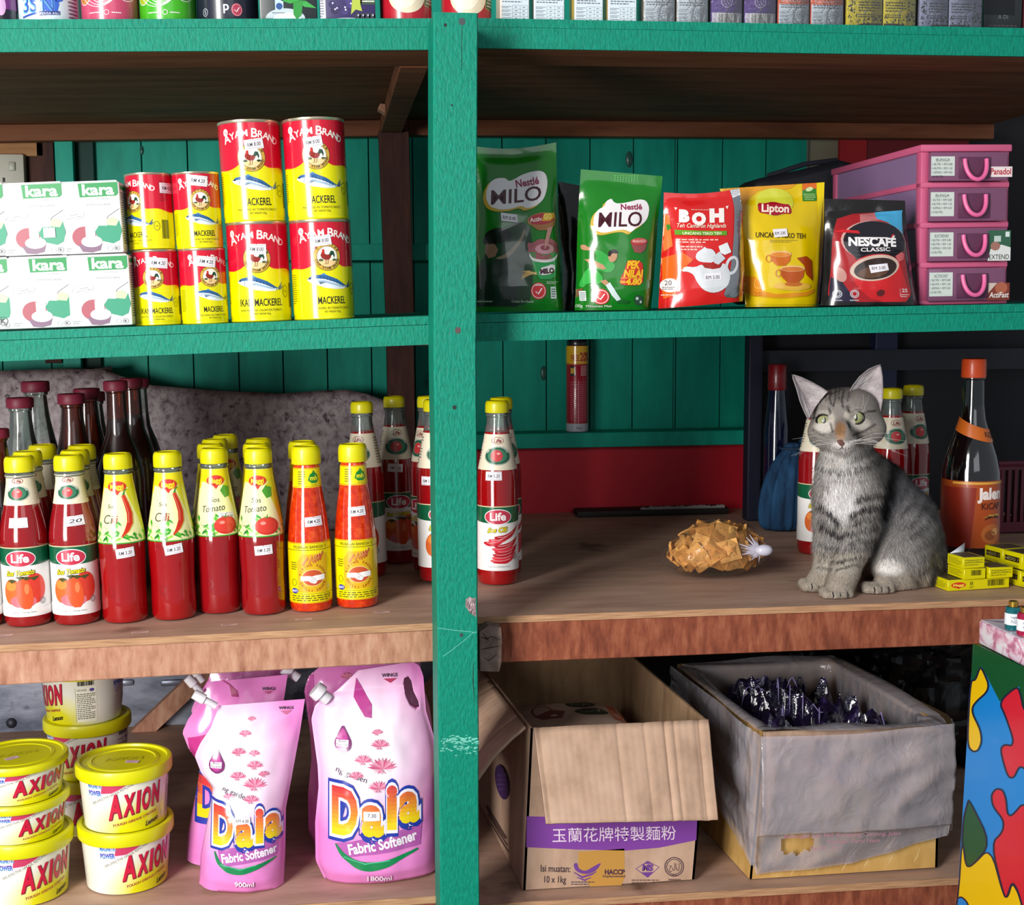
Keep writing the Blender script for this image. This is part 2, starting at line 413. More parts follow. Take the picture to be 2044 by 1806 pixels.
def crop_map(x0, y0, sc, p, n=(0, -1, 0), org=(0, 0, 0)):
    """art drawn over a flat face: (column, -row) of an enlarged view -> the face's plane through p with normal n, less org"""
    p, n, org = Vector(p), Vector(n).normalized(), Vector(org); c = Vector(CAM)
    def f(u, v, h):
        d = Vector(ray(x0+u/sc, y0-v/sc)); return c+d*((p-c).dot(n)/d.dot(n))+n*h-org
    return f
def interp_pts(pts, t):
    k = t*(len(pts)-1); i = min(int(k), len(pts)-2); k -= i
    return pts[i]*(1-k)+pts[i+1]*k
class Pouch:
    """bag that bulges between two side outlines given from the bottom up, flat at its sealed rim"""
    def __init__(s, left, right, Y, shelf, T, bow=None, wr=.0018, seed=0, lean=0.0, rim=.05, topbow=0.0, basebow=.3):
        L = [np.array(at(x, y, Y)) for x, y in left]; R = [np.array(at(x, y, Y)) for x, y in right]
        def spread(P):
            z = [p[2] for p in P]; z0, z1 = min(z), max(z); n = 60; 
            d = np.cumsum([0]+[np.linalg.norm(P[i+1]-P[i]) for i in range(len(P)-1)]); d /= d[-1]
            return [np.array([np.interp(t, d, [p[k] for p in P]) for k in range(3)]) for t in np.linspace(0, 1, n+1)]
        s.L, s.R = spread(L), spread(R); s.T, s.wr, s.seed, s.rim, s.topbow, s.basebow = T, wr, seed, rim, topbow, basebow
        x = (L[0][0]+R[0][0])/2; s.org = Vector((x, Y, max(sz(shelf, L[0][0]), sz(shelf, R[0][0]))+.0002)); s.lean = lean; s.Y = Y
        s.z0 = min(min(p[2] for p in s.L), min(p[2] for p in s.R)); s.H = max(p[2] for p in s.L)-s.z0
        s.shift = s.org.z-s.z0
    def bulge(s, u, v):
        T = float(np.interp(v, [p[0] for p in s.T], [p[1] for p in s.T])); a = abs(2*u-1)
        k = max(0.0, 1-(max(0, a-0)/(1-s.rim*.6))**2.4) if a < 1-s.rim*.6 else 0.0
        return T/2*k**.62, k
    def pt(s, u, v, side=-1, h=0.0):
        p = interp_pts(s.L, v)*(1-u)+interp_pts(s.R, v)*u
        b, k = s.bulge(u, v); w = s.wr*min(1, k*2.5)*min(1, (1-v)*8+.15)
        nz = noise.noise((p[0]*26+s.seed, p[2]*17, side*3.1))+.6*noise.noise((p[0]*55+s.seed, p[2]*40, side*5.0))+.8*abs(noise.noise((p[0]*14-p[2]*10+s.seed, p[2]*20, 9.0)))
        z = p[2]+s.topbow*math.sin(u*math.pi)*v*v-(0)
        y = side*(b+w*nz+h)+s.lean*(p[2]-s.z0)
        lift = max(0.0, 1-v*14)*s.basebow*.01*(1-(2*u-1)**2)
        return Vector((p[0]-s.org.x, y, z-s.org.z+s.shift-0*lift))
    def uv(s, px, py):
        q = np.array(at(px, py, s.Y)); v0 = min(max((q[2]-s.z0)/s.H, 0), 1); q = np.array(at(px, py, s.Y-.45*float(np.interp(v0, [p[0] for p in s.T], [p[1] for p in s.T])))); q[2] -= s.shift; lo, hi = -.3, 1.3
        def side(v):
            a, b = s.ex(s.L, v), s.ex(s.R, v); return (b[0]-a[0])*(q[2]-a[2])-(b[2]-a[2])*(q[0]-a[0])
        z0, z1 = s.L[0][2], s.L[-1][2]; a = (q[2]-z0)/(z1-z0); b = a+.02; fa, fb = side(a), side(b)
        for _ in range(4):
            if abs(fb-fa) < 1e-12: break
            c = b-fb*(b-a)/(fb-fa); c = min(max(c, -.3), 1.3); a, fa, b = b, fb, c; fb = side(b)
        v = min(max(b, 0), 1); a, b = s.ex(s.L, v), s.ex(s.R, v)
        return min(max((q[0]-a[0])/(b[0]-a[0]), 0), 1), v
    def ex(s, P, v):
        if v < 0: return P[0]+(P[0]-P[3])*(-v*20)
        if v > 1: return P[-1]+(P[-1]-P[-4])*((v-1)*20)
        return interp_pts(P, v)
    def mesh(s, m, nu=44, nv=60, mback=None):
        mb = MB(); mb.grid(nu, nv, lambda u, v: s.pt(u, v, -1), m); mb.grid(nu, nv, lambda u, v: s.pt(u, v, 1), mback or m)
        bot = [s.pt(i/nu, 0, -1) for i in range(nu+1)]+[s.pt(i/nu, 0, 1) for i in range(nu+1)]
        mb.add(bot, [(i, i+1, nu+2+i, nu+1+i) for i in range(nu)], m)
        top = [s.pt(i/nu, 1, -1) for i in range(nu+1)]+[s.pt(i/nu, 1, 1) for i in range(nu+1)]
        mb.add(top, [(i, i+1, nu+2+i, nu+1+i) for i in range(nu)], m)
        for e in (0, 1):
            ed = [s.pt(e, j/nv, -1) for j in range(nv+1)]+[s.pt(e, j/nv, 1) for j in range(nv+1)]
            mb.add(ed, [(j, j+1, nv+2+j, nv+1+j) for j in range(nv)], m)
        return mb
    def crop(s, x0, y0, sc):
        def f(u, v, h):
            a, b = s.uv(x0+u/sc, y0-v/sc); return s.pt(a, b, -1, h+.0006)
        return f
# ---------------------------------------------------------------- setting
def struct(mb, name, **k):
    return tag(mb.build(name, None, **k), kind='structure')
m = MB(); m.box((-2.5, -3.0, -.04), (3.0, 1.2, 0), pm('#6f6a64', .7, var=.2, bump=.3, bscale=60)); struct(m, 'floor')
# back wall of upright tongue-and-groove boards
YW = .88
seam = [at(p, 280, YW).x for p in (281, 373, 465, 555, 645, 735, 823, 912, 1002, 1090, 1178, 1265, 1353, 1443, 1530, 1612)]
left = [seam[0]-.0875*k for k in range(7, 0, -1)]
seam = left+seam
m = MB()
for a, b in zip(seam[:-1], seam[1:]):
    m.box((a+.0011, YW, .80), (b-.0011, YW+.018, 1.95), TEALB)
m.box((seam[0], YW+.012, .80), (seam[-1], YW+.03, 1.95), pm('#06322b', .8))
x1 = at(1353, 280, YW).x; m.box((x1-.006, YW-.001, .9), (x1-.0048, YW+.004, 1.9), pm('#06322b', .8))
for px_, py_, w_ in ((1256, 318, .011), (1085, 745, .010), (283, 300, .006)):   # dents and a knot where old filler shines
    c = at(px_, py_, YW); m.ball((c.x, YW+.001, c.z), (w_*.7, .004, w_*1.5), pm('#2c5b52', .25, bump=.8, bscale=90), nu=12, nv=8)
struct(m, 'wall_back', bevel=.0012)
# zinc sheet behind the lowest shelf
ZINC = ramp_mat('zinc_sheet', [(.3, '#5a5f6e'), (.5, '#8d92a2'), (.75, '#b4b8c6')], 7, (1, 1, 2.5), rough=.36, bump=.25, bdist=.003, extra=('#4a4c58', 12, .62))
_b = ZINC.node_tree.nodes['Principled BSDF']; _b.inputs['Metallic'].default_value = .55
m = MB(); m.box((-1.1, .80, 0), (.30, .806, .86), ZINC)
for px_, py_, hw in ((345, 1362, .022), (250, 1362, .016), (150, 1366, .02)):
    c = at(px_, py_, .80); m.rbox((c.x, .799, c.z), (hw*2, .008, .012), .0035, ZINC)
c = at(23, 1443, .8); m.lathe([(0, 0), (.010, .0), (.007, .004), (0, .006)], 14, pm('#3c3f4a', .5, metal=.6), Matrix.Translation((c.x, .80, c.z)) @ Matrix.Rotation(math.pi/2, 4, 'X'))
struct(m, 'wall_zinc')
m = MB(); m.box((.30, .90, 0), (1.6, .92, .86), pm('#1d1817', .8)); struct(m, 'wall_back_lower')  # zinc carries on here; its shade is put into a near-black colour
# wall beyond the boards, coloured near-black for the darkness of the opening, with a cream and a red board
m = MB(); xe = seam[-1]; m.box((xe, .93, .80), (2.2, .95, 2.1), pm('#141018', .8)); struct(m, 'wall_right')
a, b = at(1612, 300, .90).x, at(1676, 300, .90).x
m = MB(); m.box((a+.003, .90, 1.30), (b, .925, 1.9), pm('#8f8873', .7, var=.1)); struct(m, 'trim_1')
# ledge rail, red skirting board, upper rail
a, b = at(900, 870, .86).x, at(1492, 870, .86).x
m = MB(); m.box((a-.9, .815, 1.030), (b, .8795, 1.0587), TEALB); struct(m, 'trim_2', bevel=.0015)
m = MB(); m.box((at(1040, 950, .862).x-.12, .862, .886), (b+.002, .8785, 1.0298), pm('#c4142a', .5, var=.12)); struct(m, 'baseboard_back', bevel=.001)
m = MB(); z0, z1 = at(700, 520, .865).z, at(700, 487, .865).z; m.box((-1.0, .855, z0), (.36, .8795, z1), TEALB); struct(m, 'trim_3', bevel=.0012)
# door post trim at the left end, and a strip whose dark colour stands in for the shaded gap
a, b = at(112, 300, .86).x, at(148, 300, .86).x
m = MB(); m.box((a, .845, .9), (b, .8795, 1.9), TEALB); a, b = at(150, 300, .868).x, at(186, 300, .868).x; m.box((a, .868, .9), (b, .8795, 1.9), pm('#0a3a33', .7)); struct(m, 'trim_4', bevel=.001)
# ---------------------------------------------------------------- the shelving unit
rack = thing('shelving_unit', 'green painted wooden shelving unit nailed together from planks and plywood', 'shelf', (0, 0, 0))
XL, XM, XR = -.85, .150, 1.30
def sz0(s, x): return SH[s][0]+SH[s][1]*x
def board(s, x0, x1, th, m_top, m_edge, name, y1=.86):
    mb = MB(); mb.slab(x0, x1, 0.0, y1, sz0(s, x0), sz0(s, x1), th, m_top)
    mb.slab(x0, x1, -.0012, 0.0, sz0(s, x0), sz0(s, x1), th, m_edge); return mb.build(name, rack)
def beam(x0, x1, zt0, zt1, th, depth, m_, name, y0=0.0):
    mb = MB(); mb.slab(x0, x1, y0, y0+depth, zt0, zt1, th, m_); return mb.build(name, rack, bevel=.0016)
def two_tone(x0, x1, zt0, zt1, th, depth, name):
    """plank painted on its face, raw underneath"""
    mb = MB(); mb.slab(x0, x1, 0.0, .004, zt0, zt1, th, TEAL); mb.slab(x0, x1, .004, depth, zt0, zt1, th, UNDER); return mb.build(name, rack)
T = .0105
for s, x0, x1, th_b in (('S1L', XL, XM, .027), ('S1R', XM, XR, .0255), ('S2L', XL, XM, .025), ('S2R', XM, XR, .0235)):
    mb = MB(); mb.slab(x0, x1, .004, .86, sz0(s, x0), sz0(s, x1), T*.45, TEAL)
    mb.slab(x0, x1, .004, .86, sz0(s, x0)-T*.45, sz0(s, x1)-T*.45, T*.55, UNDER)
    mb.slab(x0, x1, .0012, .004, sz0(s, x0), sz0(s, x1), T, TEAL); mb.build('shelf_board', rack)
    two_tone(x0, x1, sz0(s, x0)-T-.0006, sz0(s, x1)-T-.0006, th_b, .115, 'front_plank')
    beam(x0, x1, sz0(s, x0)-T-.0006, sz0(s, x1)-T-.0006, .029, .035, UNDER, 'rear_plank', y0=.825)
for s, x0, x1, th in (('S3L', XL, XM, .009), ('S3R', XM, XR, .009), ('S4L', XL, XM, .010), ('S4R', XM, XR, .010)):
    board(s, x0, x1, th, PLY, PLYE, 'shelf_board', y1=.86 if s[1] == '3' else .80)
beam(XL, XM, sz0('S3L', XL)-.0095, sz0('S3L', XM)-.0095, .0425, .030, RAWL, 'front_beam', y0=.001)
beam(XM, XR, sz0('S3R', XM)-.0095, sz0('S3R', XR)-.0095, .0530, .030, RAW, 'front_beam', y0=.001)
beam(XL, XM, sz0('S4L', XL)-.0105, sz0('S4L', XM)-.0105, .060, .030, RAW, 'front_beam', y0=.002)
beam(XM, XR, sz0('S4R', XM)-.0105, sz0('S4R', XR)-.0105, .060, .030, RAW, 'front_beam', y0=.002)
for s in ('S3L', 'S3R'):
    x0, x1 = (XL, XM) if s[2] == 'L' else (XM, XR)
    beam(x0, x1, sz0(s, x0)-.0095, sz0(s, x1)-.0095, .045, .03, UNDER, 'rear_plank', y0=.82)
# the front post, painted, with nail holes, a chip and scrape marks
PY0, PY1 = -.085, -.0005
pz = at(910, 25, PY0).z; xa = [at(865, 25, PY0).x, at(866, 700, PY0).x, at(879.5, 1800, PY0).x]; xb = [at(954, 25, PY0).x, at(951, 700, PY0).x, at(957.5, 1800, PY0).x]
zz = [pz, at(900, 700, PY0).z, at(900, 1800, PY0).z, 0.0]
xa.append(xa[-1]); xb.append(xb[-1]); mb = MB(); n = 60; rows = []
for i in range(n+1):
    z = pz*(1-i/n); l = float(np.interp(-z, [-q for q in zz], xa)); r = float(np.interp(-z, [-q for q in zz], xb)); j = .0006*noise.noise((z*9, 1.3, 0)); k = .0005*noise.noise((z*11, 7.7, 0)); c = .0022
    rows.append([(l+j+c, PY0, z), (r+k-c*.6, PY0, z), (r+k, PY0+c, z), (r+k, PY1, z), (l+j, PY1, z), (l+j, PY0+c, z)])
vs = [p for q in rows for p in q]; fs = [(i*6+a, i*6+(a+1) % 6, (i+1)*6+(a+1) % 6, (i+1)*6+a) for i in range(n) for a in range(6)]+[tuple(range(6)), tuple(range(n*6+5, n*6-1, -1))]
mb.add(vs, fs, TEAL); post = mb.build('front_post', rack)
HOLE, NAIL = pm('#1c2624', .8), pm('#4c5254', .4, metal=.5)
PF = lambda u, v, h: (u, PY0-h, v)
marks = Art(.6)
for px_, py_, r_, c_ in ((889, 50, 3.2, HOLE), (922, 43, 6.5, NAIL), (914, 659, 6, pm('#5c4a4a', .5, metal=.3)), (907, 813, 4, HOLE), (921, 1267, 3.6, NAIL), (902, 210, 2, HOLE)):
    p = at(px_, py_, PY0); Art(.6).ell(p.x, p.z, r_*mpp(p), r_*1.1*mpp(p), c_, 2, n=14).build('nail_hole', post, PF, du=0, dv=0)
p = at(940, 1212, PY0); q = mpp(p); rn = random.Random(4)
marks.poly([(p.x+q*x, p.z+q*y) for x, y in ((-10, 17), (-2, 22), (4, 18), (9.5, 20), (10.2, -20), (3, -15), (-4, -8), (-11, 2))], pm('#8a7274', .8, bump=.8, bscale=300, var=.5, vscale=200), 1)
for k in range(26):
    x, y = rn.uniform(-8, 9), rn.uniform(-14, 17); marks.rect(p.x+q*x, p.z+q*(y-2), p.x+q*(x+1.4), p.z+q*(y+3), rn.choice(('#cdbfc4', '#5a464a', '#b8a7aa')), 2)
marks.build('paint_chip', post, PF, du=0, dv=0); marks = Art(.6)
SCR = pm('#6cbcaa', .6, var=.3, vscale=90)
for ln in (((873, 1253), (910, 1258), (951, 1262)), ((884, 1310), (905, 1295), (930, 1275), (945, 1262))):
    marks.stroke([(at(a_, b_, PY0).x, at(a_, b_, PY0).z) for a_, b_ in ln], .0006, SCR, 1)
marks.build('scratch_mark', post, PF, du=0, dv=0); marks = Art(.6)
for k in range(110):
    p = at(rn.uniform(881, 953), rn.gauss(1476, 4) if k < 60 else rn.gauss(1490, 9), PY0); marks.ell(p.x, p.z, rn.uniform(.0006, .0030), rn.uniform(.0003, .0012), SCR, 1+k*.003, n=10)
marks.build('paint_scuff', post, PF, du=0, dv=0); marks = Art(.6)
p0, p1, p2 = at(945, 1320, PY0), at(944, 1360, PY0), at(947, 1400, PY0); marks.stroke([(p.x, p.z) for p in (p0, p1, p2)], [.0003, .001, .0003], HOLE, 2)
marks.build('wood_crack', post, PF, du=0, dv=0); marks = Art(.6); p0, p1 = at(922, 52, PY0), at(921, 140, PY0); marks.stroke([(p0.x, p0.z), (p1.x, p1.z)], .0005, HOLE, 2)
marks.build('wood_crack', post, PF, du=0, dv=0)
# joist ends, side joists under the shelves, rear posts, diagonal brace
mb = MB(); a, b = at(957, 1300, -.028), at(1001, 1300, -.028); zt, zb = at(980, 1250, -.028).z, at(980, 1342, -.028).z
END = ramp_mat('end_grain', [(.3, '#6d5850'), (.55, '#8a7268'), (.8, '#a68d80')], 60, (1, 1, 1), rough=.85, bump=.6)
pts = [(a.x, zb+.002), (b.x-.003, zb), (b.x, zb+.012), (b.x+.001, zt-.018), (b.x, zt-.002), (a.x+.012, zt+.001), (a.x, zt-.007)]
mb.prism(pts, -.028, .05, END); mb.box((a.x+.001, .05, zb+.003), (b.x-.001, .82, zt-.004), RAW); jo = mb.build('joist', rack, bevel=.0012)
ck = Art(.9)
for ln in (((960, 1271), (972, 1275), (980, 1270), (1000, 1277)), ((959, 1296), (975, 1293), (999, 1289)), ((963, 1262), (975, 1278), (968, 1284)), ((966, 1312), (975, 1318), (992, 1306))):
    ck.stroke([(at(x, y, -.028).x, at(x, y, -.028).z) for x, y in ln], [.0008, .0016, .0011, .0006][:len(ln)] if len(ln) != 3 else [.0005, .0013, .0005], '#241a18', 1)
ck.build('crack_marks', jo, lambda u, v, h: (u, -.028-h, v), du=0, dv=0)
for s in ('S1L', 'S2L'):
    x0, x1 = .098, .135; zt = sz0(s, .1)-T-.001
    mb = MB(); mb.box((x0, .116, zt-.028), (x1, .824, zt), UNDER)
    if s == 'S1L': mb.prism([(x0-.012, zt-.012), (x0+.001, zt-.020), (x0+.001, zt-.004), (x0-.008, zt-.003)], .60, .63, RAWL)
    mb.build('joist', rack, bevel=.001)
mb = MB(); x0, x1 = .098, .135; mb.box((x0-.005, .116, sz0('S3L', .1)-.05), (x1, .82, sz0('S3L', .1)-.0095), RAW); mb.build('joist', rack, bevel=.001)
def rear_post(pts, name):
    mb = MB(); (a, b, z0), (c, d, z1) = pts
    mb.hexa([(a, .785, z0), (b, .785, z0), (b, .8245, z0), (a, .8245, z0), (c, .785, z1), (d, .785, z1), (d, .8245, z1), (c, .8245, z1)], BROWN)
    return mb.build(name, rack, bevel=.0015)
lo, hi = at(772, 640, .785), at(756, 280, .785); w_ = .052
rear_post(((lo.x, lo.x+w_, 1.24), (hi.x, hi.x+.055, 1.62)), 'rear_post')
lo, hi = at(779, 1010, .785), at(772, 690, .785); rear_post(((lo.x, lo.x+.05, .89), (hi.x, hi.x+.05, 1.24)), 'rear_post')
mb = MB(); p0, p1 = at(268, 1478, .765), at(400, 1352, .765); d = (p1-p0).normalized(); nrm = Vector((-d.z, 0, d.x)); p1 = p0+d*.42; p0 = p0-d*.10
q = [p0-nrm*.016, p1-nrm*.016, p1+nrm*.016, p0+nrm*.016]
mb.prism([(v.x, v.z) for v in q], .765, .798, RAWL); mb.build('diagonal_brace', rack, bevel=.001)
# old pink price stickers left on the shelf edge
for px_, py_ in ((280, 1262), (458, 1247), (606, 1236), (762, 1222), (8, 1268), (447, 1263)):
    if px_ == 447: continue
    p = on(px_, py_, 'S3L'); A = Art(.6); A.rect(-.011, -.0055, .011, .0055, '#d9b3ab', 0).stroke([(-.009, 0), (.002, .001)], .0012, '#7a4a4a', 1).rect(-.009, .003, .006, .0036, '#a06a68', 1)
    A.build('price_sticker', rack, lambda u, v, h, p=p: (p.x+u, p.y+v, sz0('S3L', p.x+u)+h+.0002), du=0, dv=0)
# ---------------------------------------------------------------- shared small pieces
INK, PAPER = '#2a2a33', '#e9e4ea'
def sticker(parent, mapf, u, v, txt='RM 4.20', w=.0235, h=.0125, rot=0.0, name='price_tag', paper=PAPER, du=.004, lift=.00025, base=6):
    A = Art(.5); c, s_ = math.cos(rot), math.sin(rot); R = lambda x, y: (u+x*c-y*s_, v+x*s_+y*c)
    n = 6
    top = [(-w/2+w*k/n, h/2) for k in range(n+1)]; bot = [(w/2-w*k/n, -h/2) for k in range(n+1)]
    A.poly([R(*p) for p in bot[::-1]+top[::-1]], paper, base)
    for yy in (.36, -.36): A.poly([R(-w*.42, h*yy-.0002), R(w*.42, h*yy-.0002), R(w*.42, h*yy+.0002), R(-w*.42, h*yy+.0002)], '#8a86a0', base+1)
    A.poly([R(-.0006, h/2), R(0, h/2-.0011), R(.0006, h/2)], INK, base+1)
    p = R(0, -h*.19); A.text(txt, p[0], p[1], h*.38, INK, base+1, rot=rot, bold=.004, shear=.15, w=w*.72)
    return A.build(name, parent, mapf, du=du, dv=0, lift=lift)
GLASS = thin_mat('clear_glass', '#dfe8e4', .84, rough=.02, white='#c8d4d0')
def cap_mb(r, z0, z1, m, n=32, ridged=True):
    mb = MB(); h = z1-z0; pr = [(r*.985, z0), (r, z0+h*.06), (r*1.0, z0+h*.55), (r*.985, z0+h*.72), (r*.955, z0+h*.86), (r*.86, z1-h*.01), (r*.70, z1), (r*.66, z1-h*.05), (0.0001, z1-h*.05)]
    return mb.lathe(pr, n, m)
YCAP = pm('#d8d000', .38, coat=.2, bump=.05, bscale=900)
# ---------------------------------------------------------------- canned mackerel
CAN_R, CAN_H = .0388, .1255
CREAM_METAL = pm('#d9cbb0', .28, metal=.85)
RED, YEL, GOLD = '#c8102e', '#e6dc00', '#c9a03c'
def can_label(malay):
    A = Art(.22, .5); r = CAN_R; C = 2*math.pi*r
    top, n = .1215, 80; wave = lambda u: .0655+.0042*math.cos(u/r*2)+.0022*math.cos(u/r*5+.6)+(.004 if abs(u) < .02 else 0)*math.cos(u/.02*math.pi/2)
    us = [-C/2+C*k/n for k in range(n+1)]
    vs = [(u, wave(u)) for u in us]+[(u, top) for u in us]
    A.raw(vs, [(k, k+1, n+2+k, n+1+k) for k in range(n)], RED, 0)
    A.raw([(u, wave(u)) for u in us]+[(u, wave(u)+.0008) for u in us], [(k, k+1, n+2+k, n+1+k) for k in range(n)], '#e9b400', 1)
    for off, ml in ((0, malay), (C/2, not malay)):
        o = off
        big = [('A', .0112, -.0285), ('Y', .0084, -.0205), ('A', .0084, -.0130), ('M', .0084, -.0045), ('B', .0112, .0072), ('R', .0084, .0148), ('A', .0084, .0215), ('N', .0084, .0285), ('D', .0084, .0355)]
        for ch, h, u in big:
            A.text(ch, o+u-.002, .1045-(u/.034)**2*.0085-(.001 if h > .01 else 0), h, '#f4f0ea', 2, bold=.018, rot=-u/.034*.30)
        z0 = .0785
        A.ell(o, z0, .0178, .0178, '#1d1a12', 2).ell(o, z0, .0172, .0172, GOLD, 3).ell(o, z0, .0132, .0132, '#1d1a12', 4).ell(o, z0, .0127, .0127, '#f2ece0', 5)
        A.ell(o, z0, .0127, .0127, '#e8c48c', 6, a0=200, a1=340).ell(o-.008, z0-.0042, .0030, .0016, '#39502c', 6).ell(o+.009, z0-.0042, .0028, .0015, '#39502c', 6)
        A.arctext('CAP', o, z0, .0145, .0026, '#1d1a12', 5, 140, 100, bold=.02).arctext('AYAM', o, z0, .0142, .0026, '#1d1a12', 5, 80, 30, bold=.02).arctext('CHOP AYAM BRAND', o, z0, .0158, .0026, '#1d1a12', 5, 195, 345, bold=.02, inward=True)
        # rooster: body, neck, tail, comb, legs
        A.poly([(o-.0085, z0+.0015), (o-.0070, z0+.0055), (o-.0050, z0+.0075), (o-.0035, z0+.0065), (o-.0030, z0+.0035), (o+.0005, z0+.0022), (o+.0050, z0+.0040), (o+.0045, z0-.0010), (o+.0020, z0-.0040), (o-.0030, z0-.0042), (o-.0068, z0-.0020)], '#8c2118', 7)
        A.poly([(o+.0020, z0+.0020), (o+.0045, z0+.0072), (o+.0080, z0+.0068), (o+.0096, z0+.0020), (o+.0086, z0-.0020), (o+.0070, z0+.0025), (o+.0050, z0+.0010)], '#14402c', 8)
        A.poly([(o-.0066, z0+.0070), (o-.0064, z0+.0098), (o-.0052, z0+.0086), (o-.0044, z0+.0100), (o-.0036, z0+.0084), (o-.0032, z0+.0064)], '#c21f1f', 8).ell(o-.0055, z0+.0052, .0011, .002, '#c21f1f', 8)
        for dx in (-.0018, .0008): A.stroke([(o+dx, z0-.004), (o+dx-.0004, z0-.0088), (o+dx-.0022, z0-.0094)], .0007, '#6e3a1c', 8)
        # fish
        f = lambda x, y: (o+.0015+x, .0455+y)
        A.poly([f(*p) for p in ((-.029, .0045), (-.024, .0085), (-.014, .0102), (-.002, .0090), (.010, .0042), (.020, -.0020), (.026, -.0050), (.020, -.0075), (.008, -.0078), (-.006, -.0058), (-.018, -.0012), (-.026, .0020))], '#dfe6ee', 2)
        A.poly([f(*p) for p in ((-.029, .0050), (-.024, .0088), (-.014, .0106), (-.002, .0094), (.010, .0046), (.020, -.0018), (.026, -.0046), (.018, -.0038), (.006, .0012), (-.006, .0050), (-.018, .0062))], '#2d5f96', 3)
        A.poly([f(*p) for p in ((-.018, .0048), (-.006, .0036), (.006, -.0004), (.020, -.0046), (.024, -.0052), (.014, -.0050), (0, -.0012), (-.014, .0026))], '#9db6cf', 3)
        A.poly([f(*p) for p in ((.024, -.0044), (.031, .0040), (.0290, -.0030), (.0335, -.0008), (.0285, -.0062), (.025, -.0062))], '#37546e', 3)
        A.poly([f(*p) for p in ((-.012, .0102), (-.007, .0126), (-.002, .0092))], '#4a7fb0', 2).poly([f(*p) for p in ((-.014, .0022), (-.004, .0012), (-.012, -.0016))], '#5f7286', 4)
        A.ell(o-.0235, .0515, .0012, .0012, '#1a1a1a', 5).stroke([f(-.019, .0085), f(-.018, .004), f(-.019, .0002)], .0006, '#48607c', 4)
        for k in range(9): A.stroke([f(-.012+k*.0042, .0095-k*.0012-k*k*.00006), f(-.011+k*.0042, .0062-k*.0011-k*k*.00006)], .0006, '#16324e', 5)
        if ml:
            A.text('IKAN MACKEREL', o+.003, .0195, .0094, '#1c1a14', 2, w=.0565, bold=.012); A.text('IKAN MACKEREL DALAM SOS TOMATO', o+.003, .0128, .0030, '#4a4418', 2, w=.055); A.text('BERAT BERSIH 425g', o+.003, .0085, .0026, '#4a4418', 2, w=.022)
        else:
            A.text('MACKEREL', o+.004, .0195, .0094, '#1c1a14', 2, w=.0365, bold=.012); A.text('MACKEREL IN TOMATO SAUCE', o+.004, .0128, .0030, '#4a4418', 2, w=.050); A.text('NET WEIGHT 425g', o+.004, .0085, .0026, '#4a4418', 2, w=.021)
        A.ring(o+.0385, .0375, .0052, .0078, .0008, '#6c6410', 2).text('m', o+.0385, .036, .004, '#6c6410', 2)
        A.ell(o-.0335, .1105, .0040, .0046, '#f0e6e0', 2).text('N', o-.0335, .1085, .004, RED, 3)
    A.lines(.046, .078, .062, .112, 12, '#8c0c22', 2, seed=5).lines(-.060, .020, -.046, .058, 14, '#8f870c', 2, seed=6).barcode(.046, .012, .062, .05, 2, c='#4a4410', bg=None)
    return A
def make_can(malay, name, label, group):
    t = thing(name, label, 'can', group=group)
    r, h = CAN_R, CAN_H; prof = [(r*.93, .0008), (r*.98, 0), (r*1.0, .0012), (r*.985, .003), (r*.985, .0045), (r, .008), (r, h-.006), (r*.988, h-.0035)]
    mb = MB(); mb.lathe(prof, 64, pm(YEL, .22, .5)); mb.build('can_body', t)
    mb = MB(); mb.lathe([(r*.99, h-.0042), (r*1.012, h-.003), (r*1.014, h-.0005), (r*.985, h), (r*.955, h-.0008), (r*.945, h-.004), (.0001, h-.0045)], 64, CREAM_METAL)
    mb.build('lid_rim', t)
    can_label(malay).build('label_print', t, wrap([(r, 0), (r, h)]), du=.0035, dv=0, lift=.00007)
    return t
large = [  # base px, rotation, malay, (tag u, v, rot), stacking
    (522.4, .115, 0, True, (.0005, .0905, -.03), 0, 'large mackerel can below, beside the small cans, reading ikan mackerel'),
    (648, .095, 11, False, (-.006, .0985, .12), 0, 'large mackerel can in the bottom row nearest the green post'),
    (509.5, .115, 4, False, (.004, .0945, .14), 1, 'large mackerel can in the upper row beside the small cans'),
    (637, .095, 2, False, (-.003, .0945, .14), 1, 'large mackerel can in the upper row nearest the green post')]
protos = {True: make_can(True, 'food_can', large[0][6], 'large mackerel cans'), False: None}
protos[False] = make_can(False, 'food_can', large[1][6], 'large mackerel cans')
first = {True: True, False: True}
def put_can(px, Y, rot, malay, tg, k, lab, grp, sc, txt):
    o = protos[malay] if first[malay] else copy_tree(protos[malay]); first[malay] = False
    if sc != 1:
        o.scale = (sc, sc, sc)
    b = stand(px, 640, Y, 'S2L'); z = b.z+k*(CAN_H*sc+.0002)
    if k: b = at(px, 445 if sc == 1 else 497, Y)
    place(o, (b.x, Y, z), math.radians(rot), lab, lean=-.031-.012*k, group=grp)
    sticker(o, wrap([(CAN_R, 0), (CAN_R, CAN_H)]), tg[0], tg[1], txt, w=.0245/sc*.95, h=.0135/sc*.95, rot=tg[2], lift=.00009, base=9)
    return o
for px_, Y, rot, ml, tg, k, lab in large:
    put_can(px_, Y*.55, rot, ml, tg, k, lab, 'large mackerel cans', 1, 'RM 8.00')
SC = .752
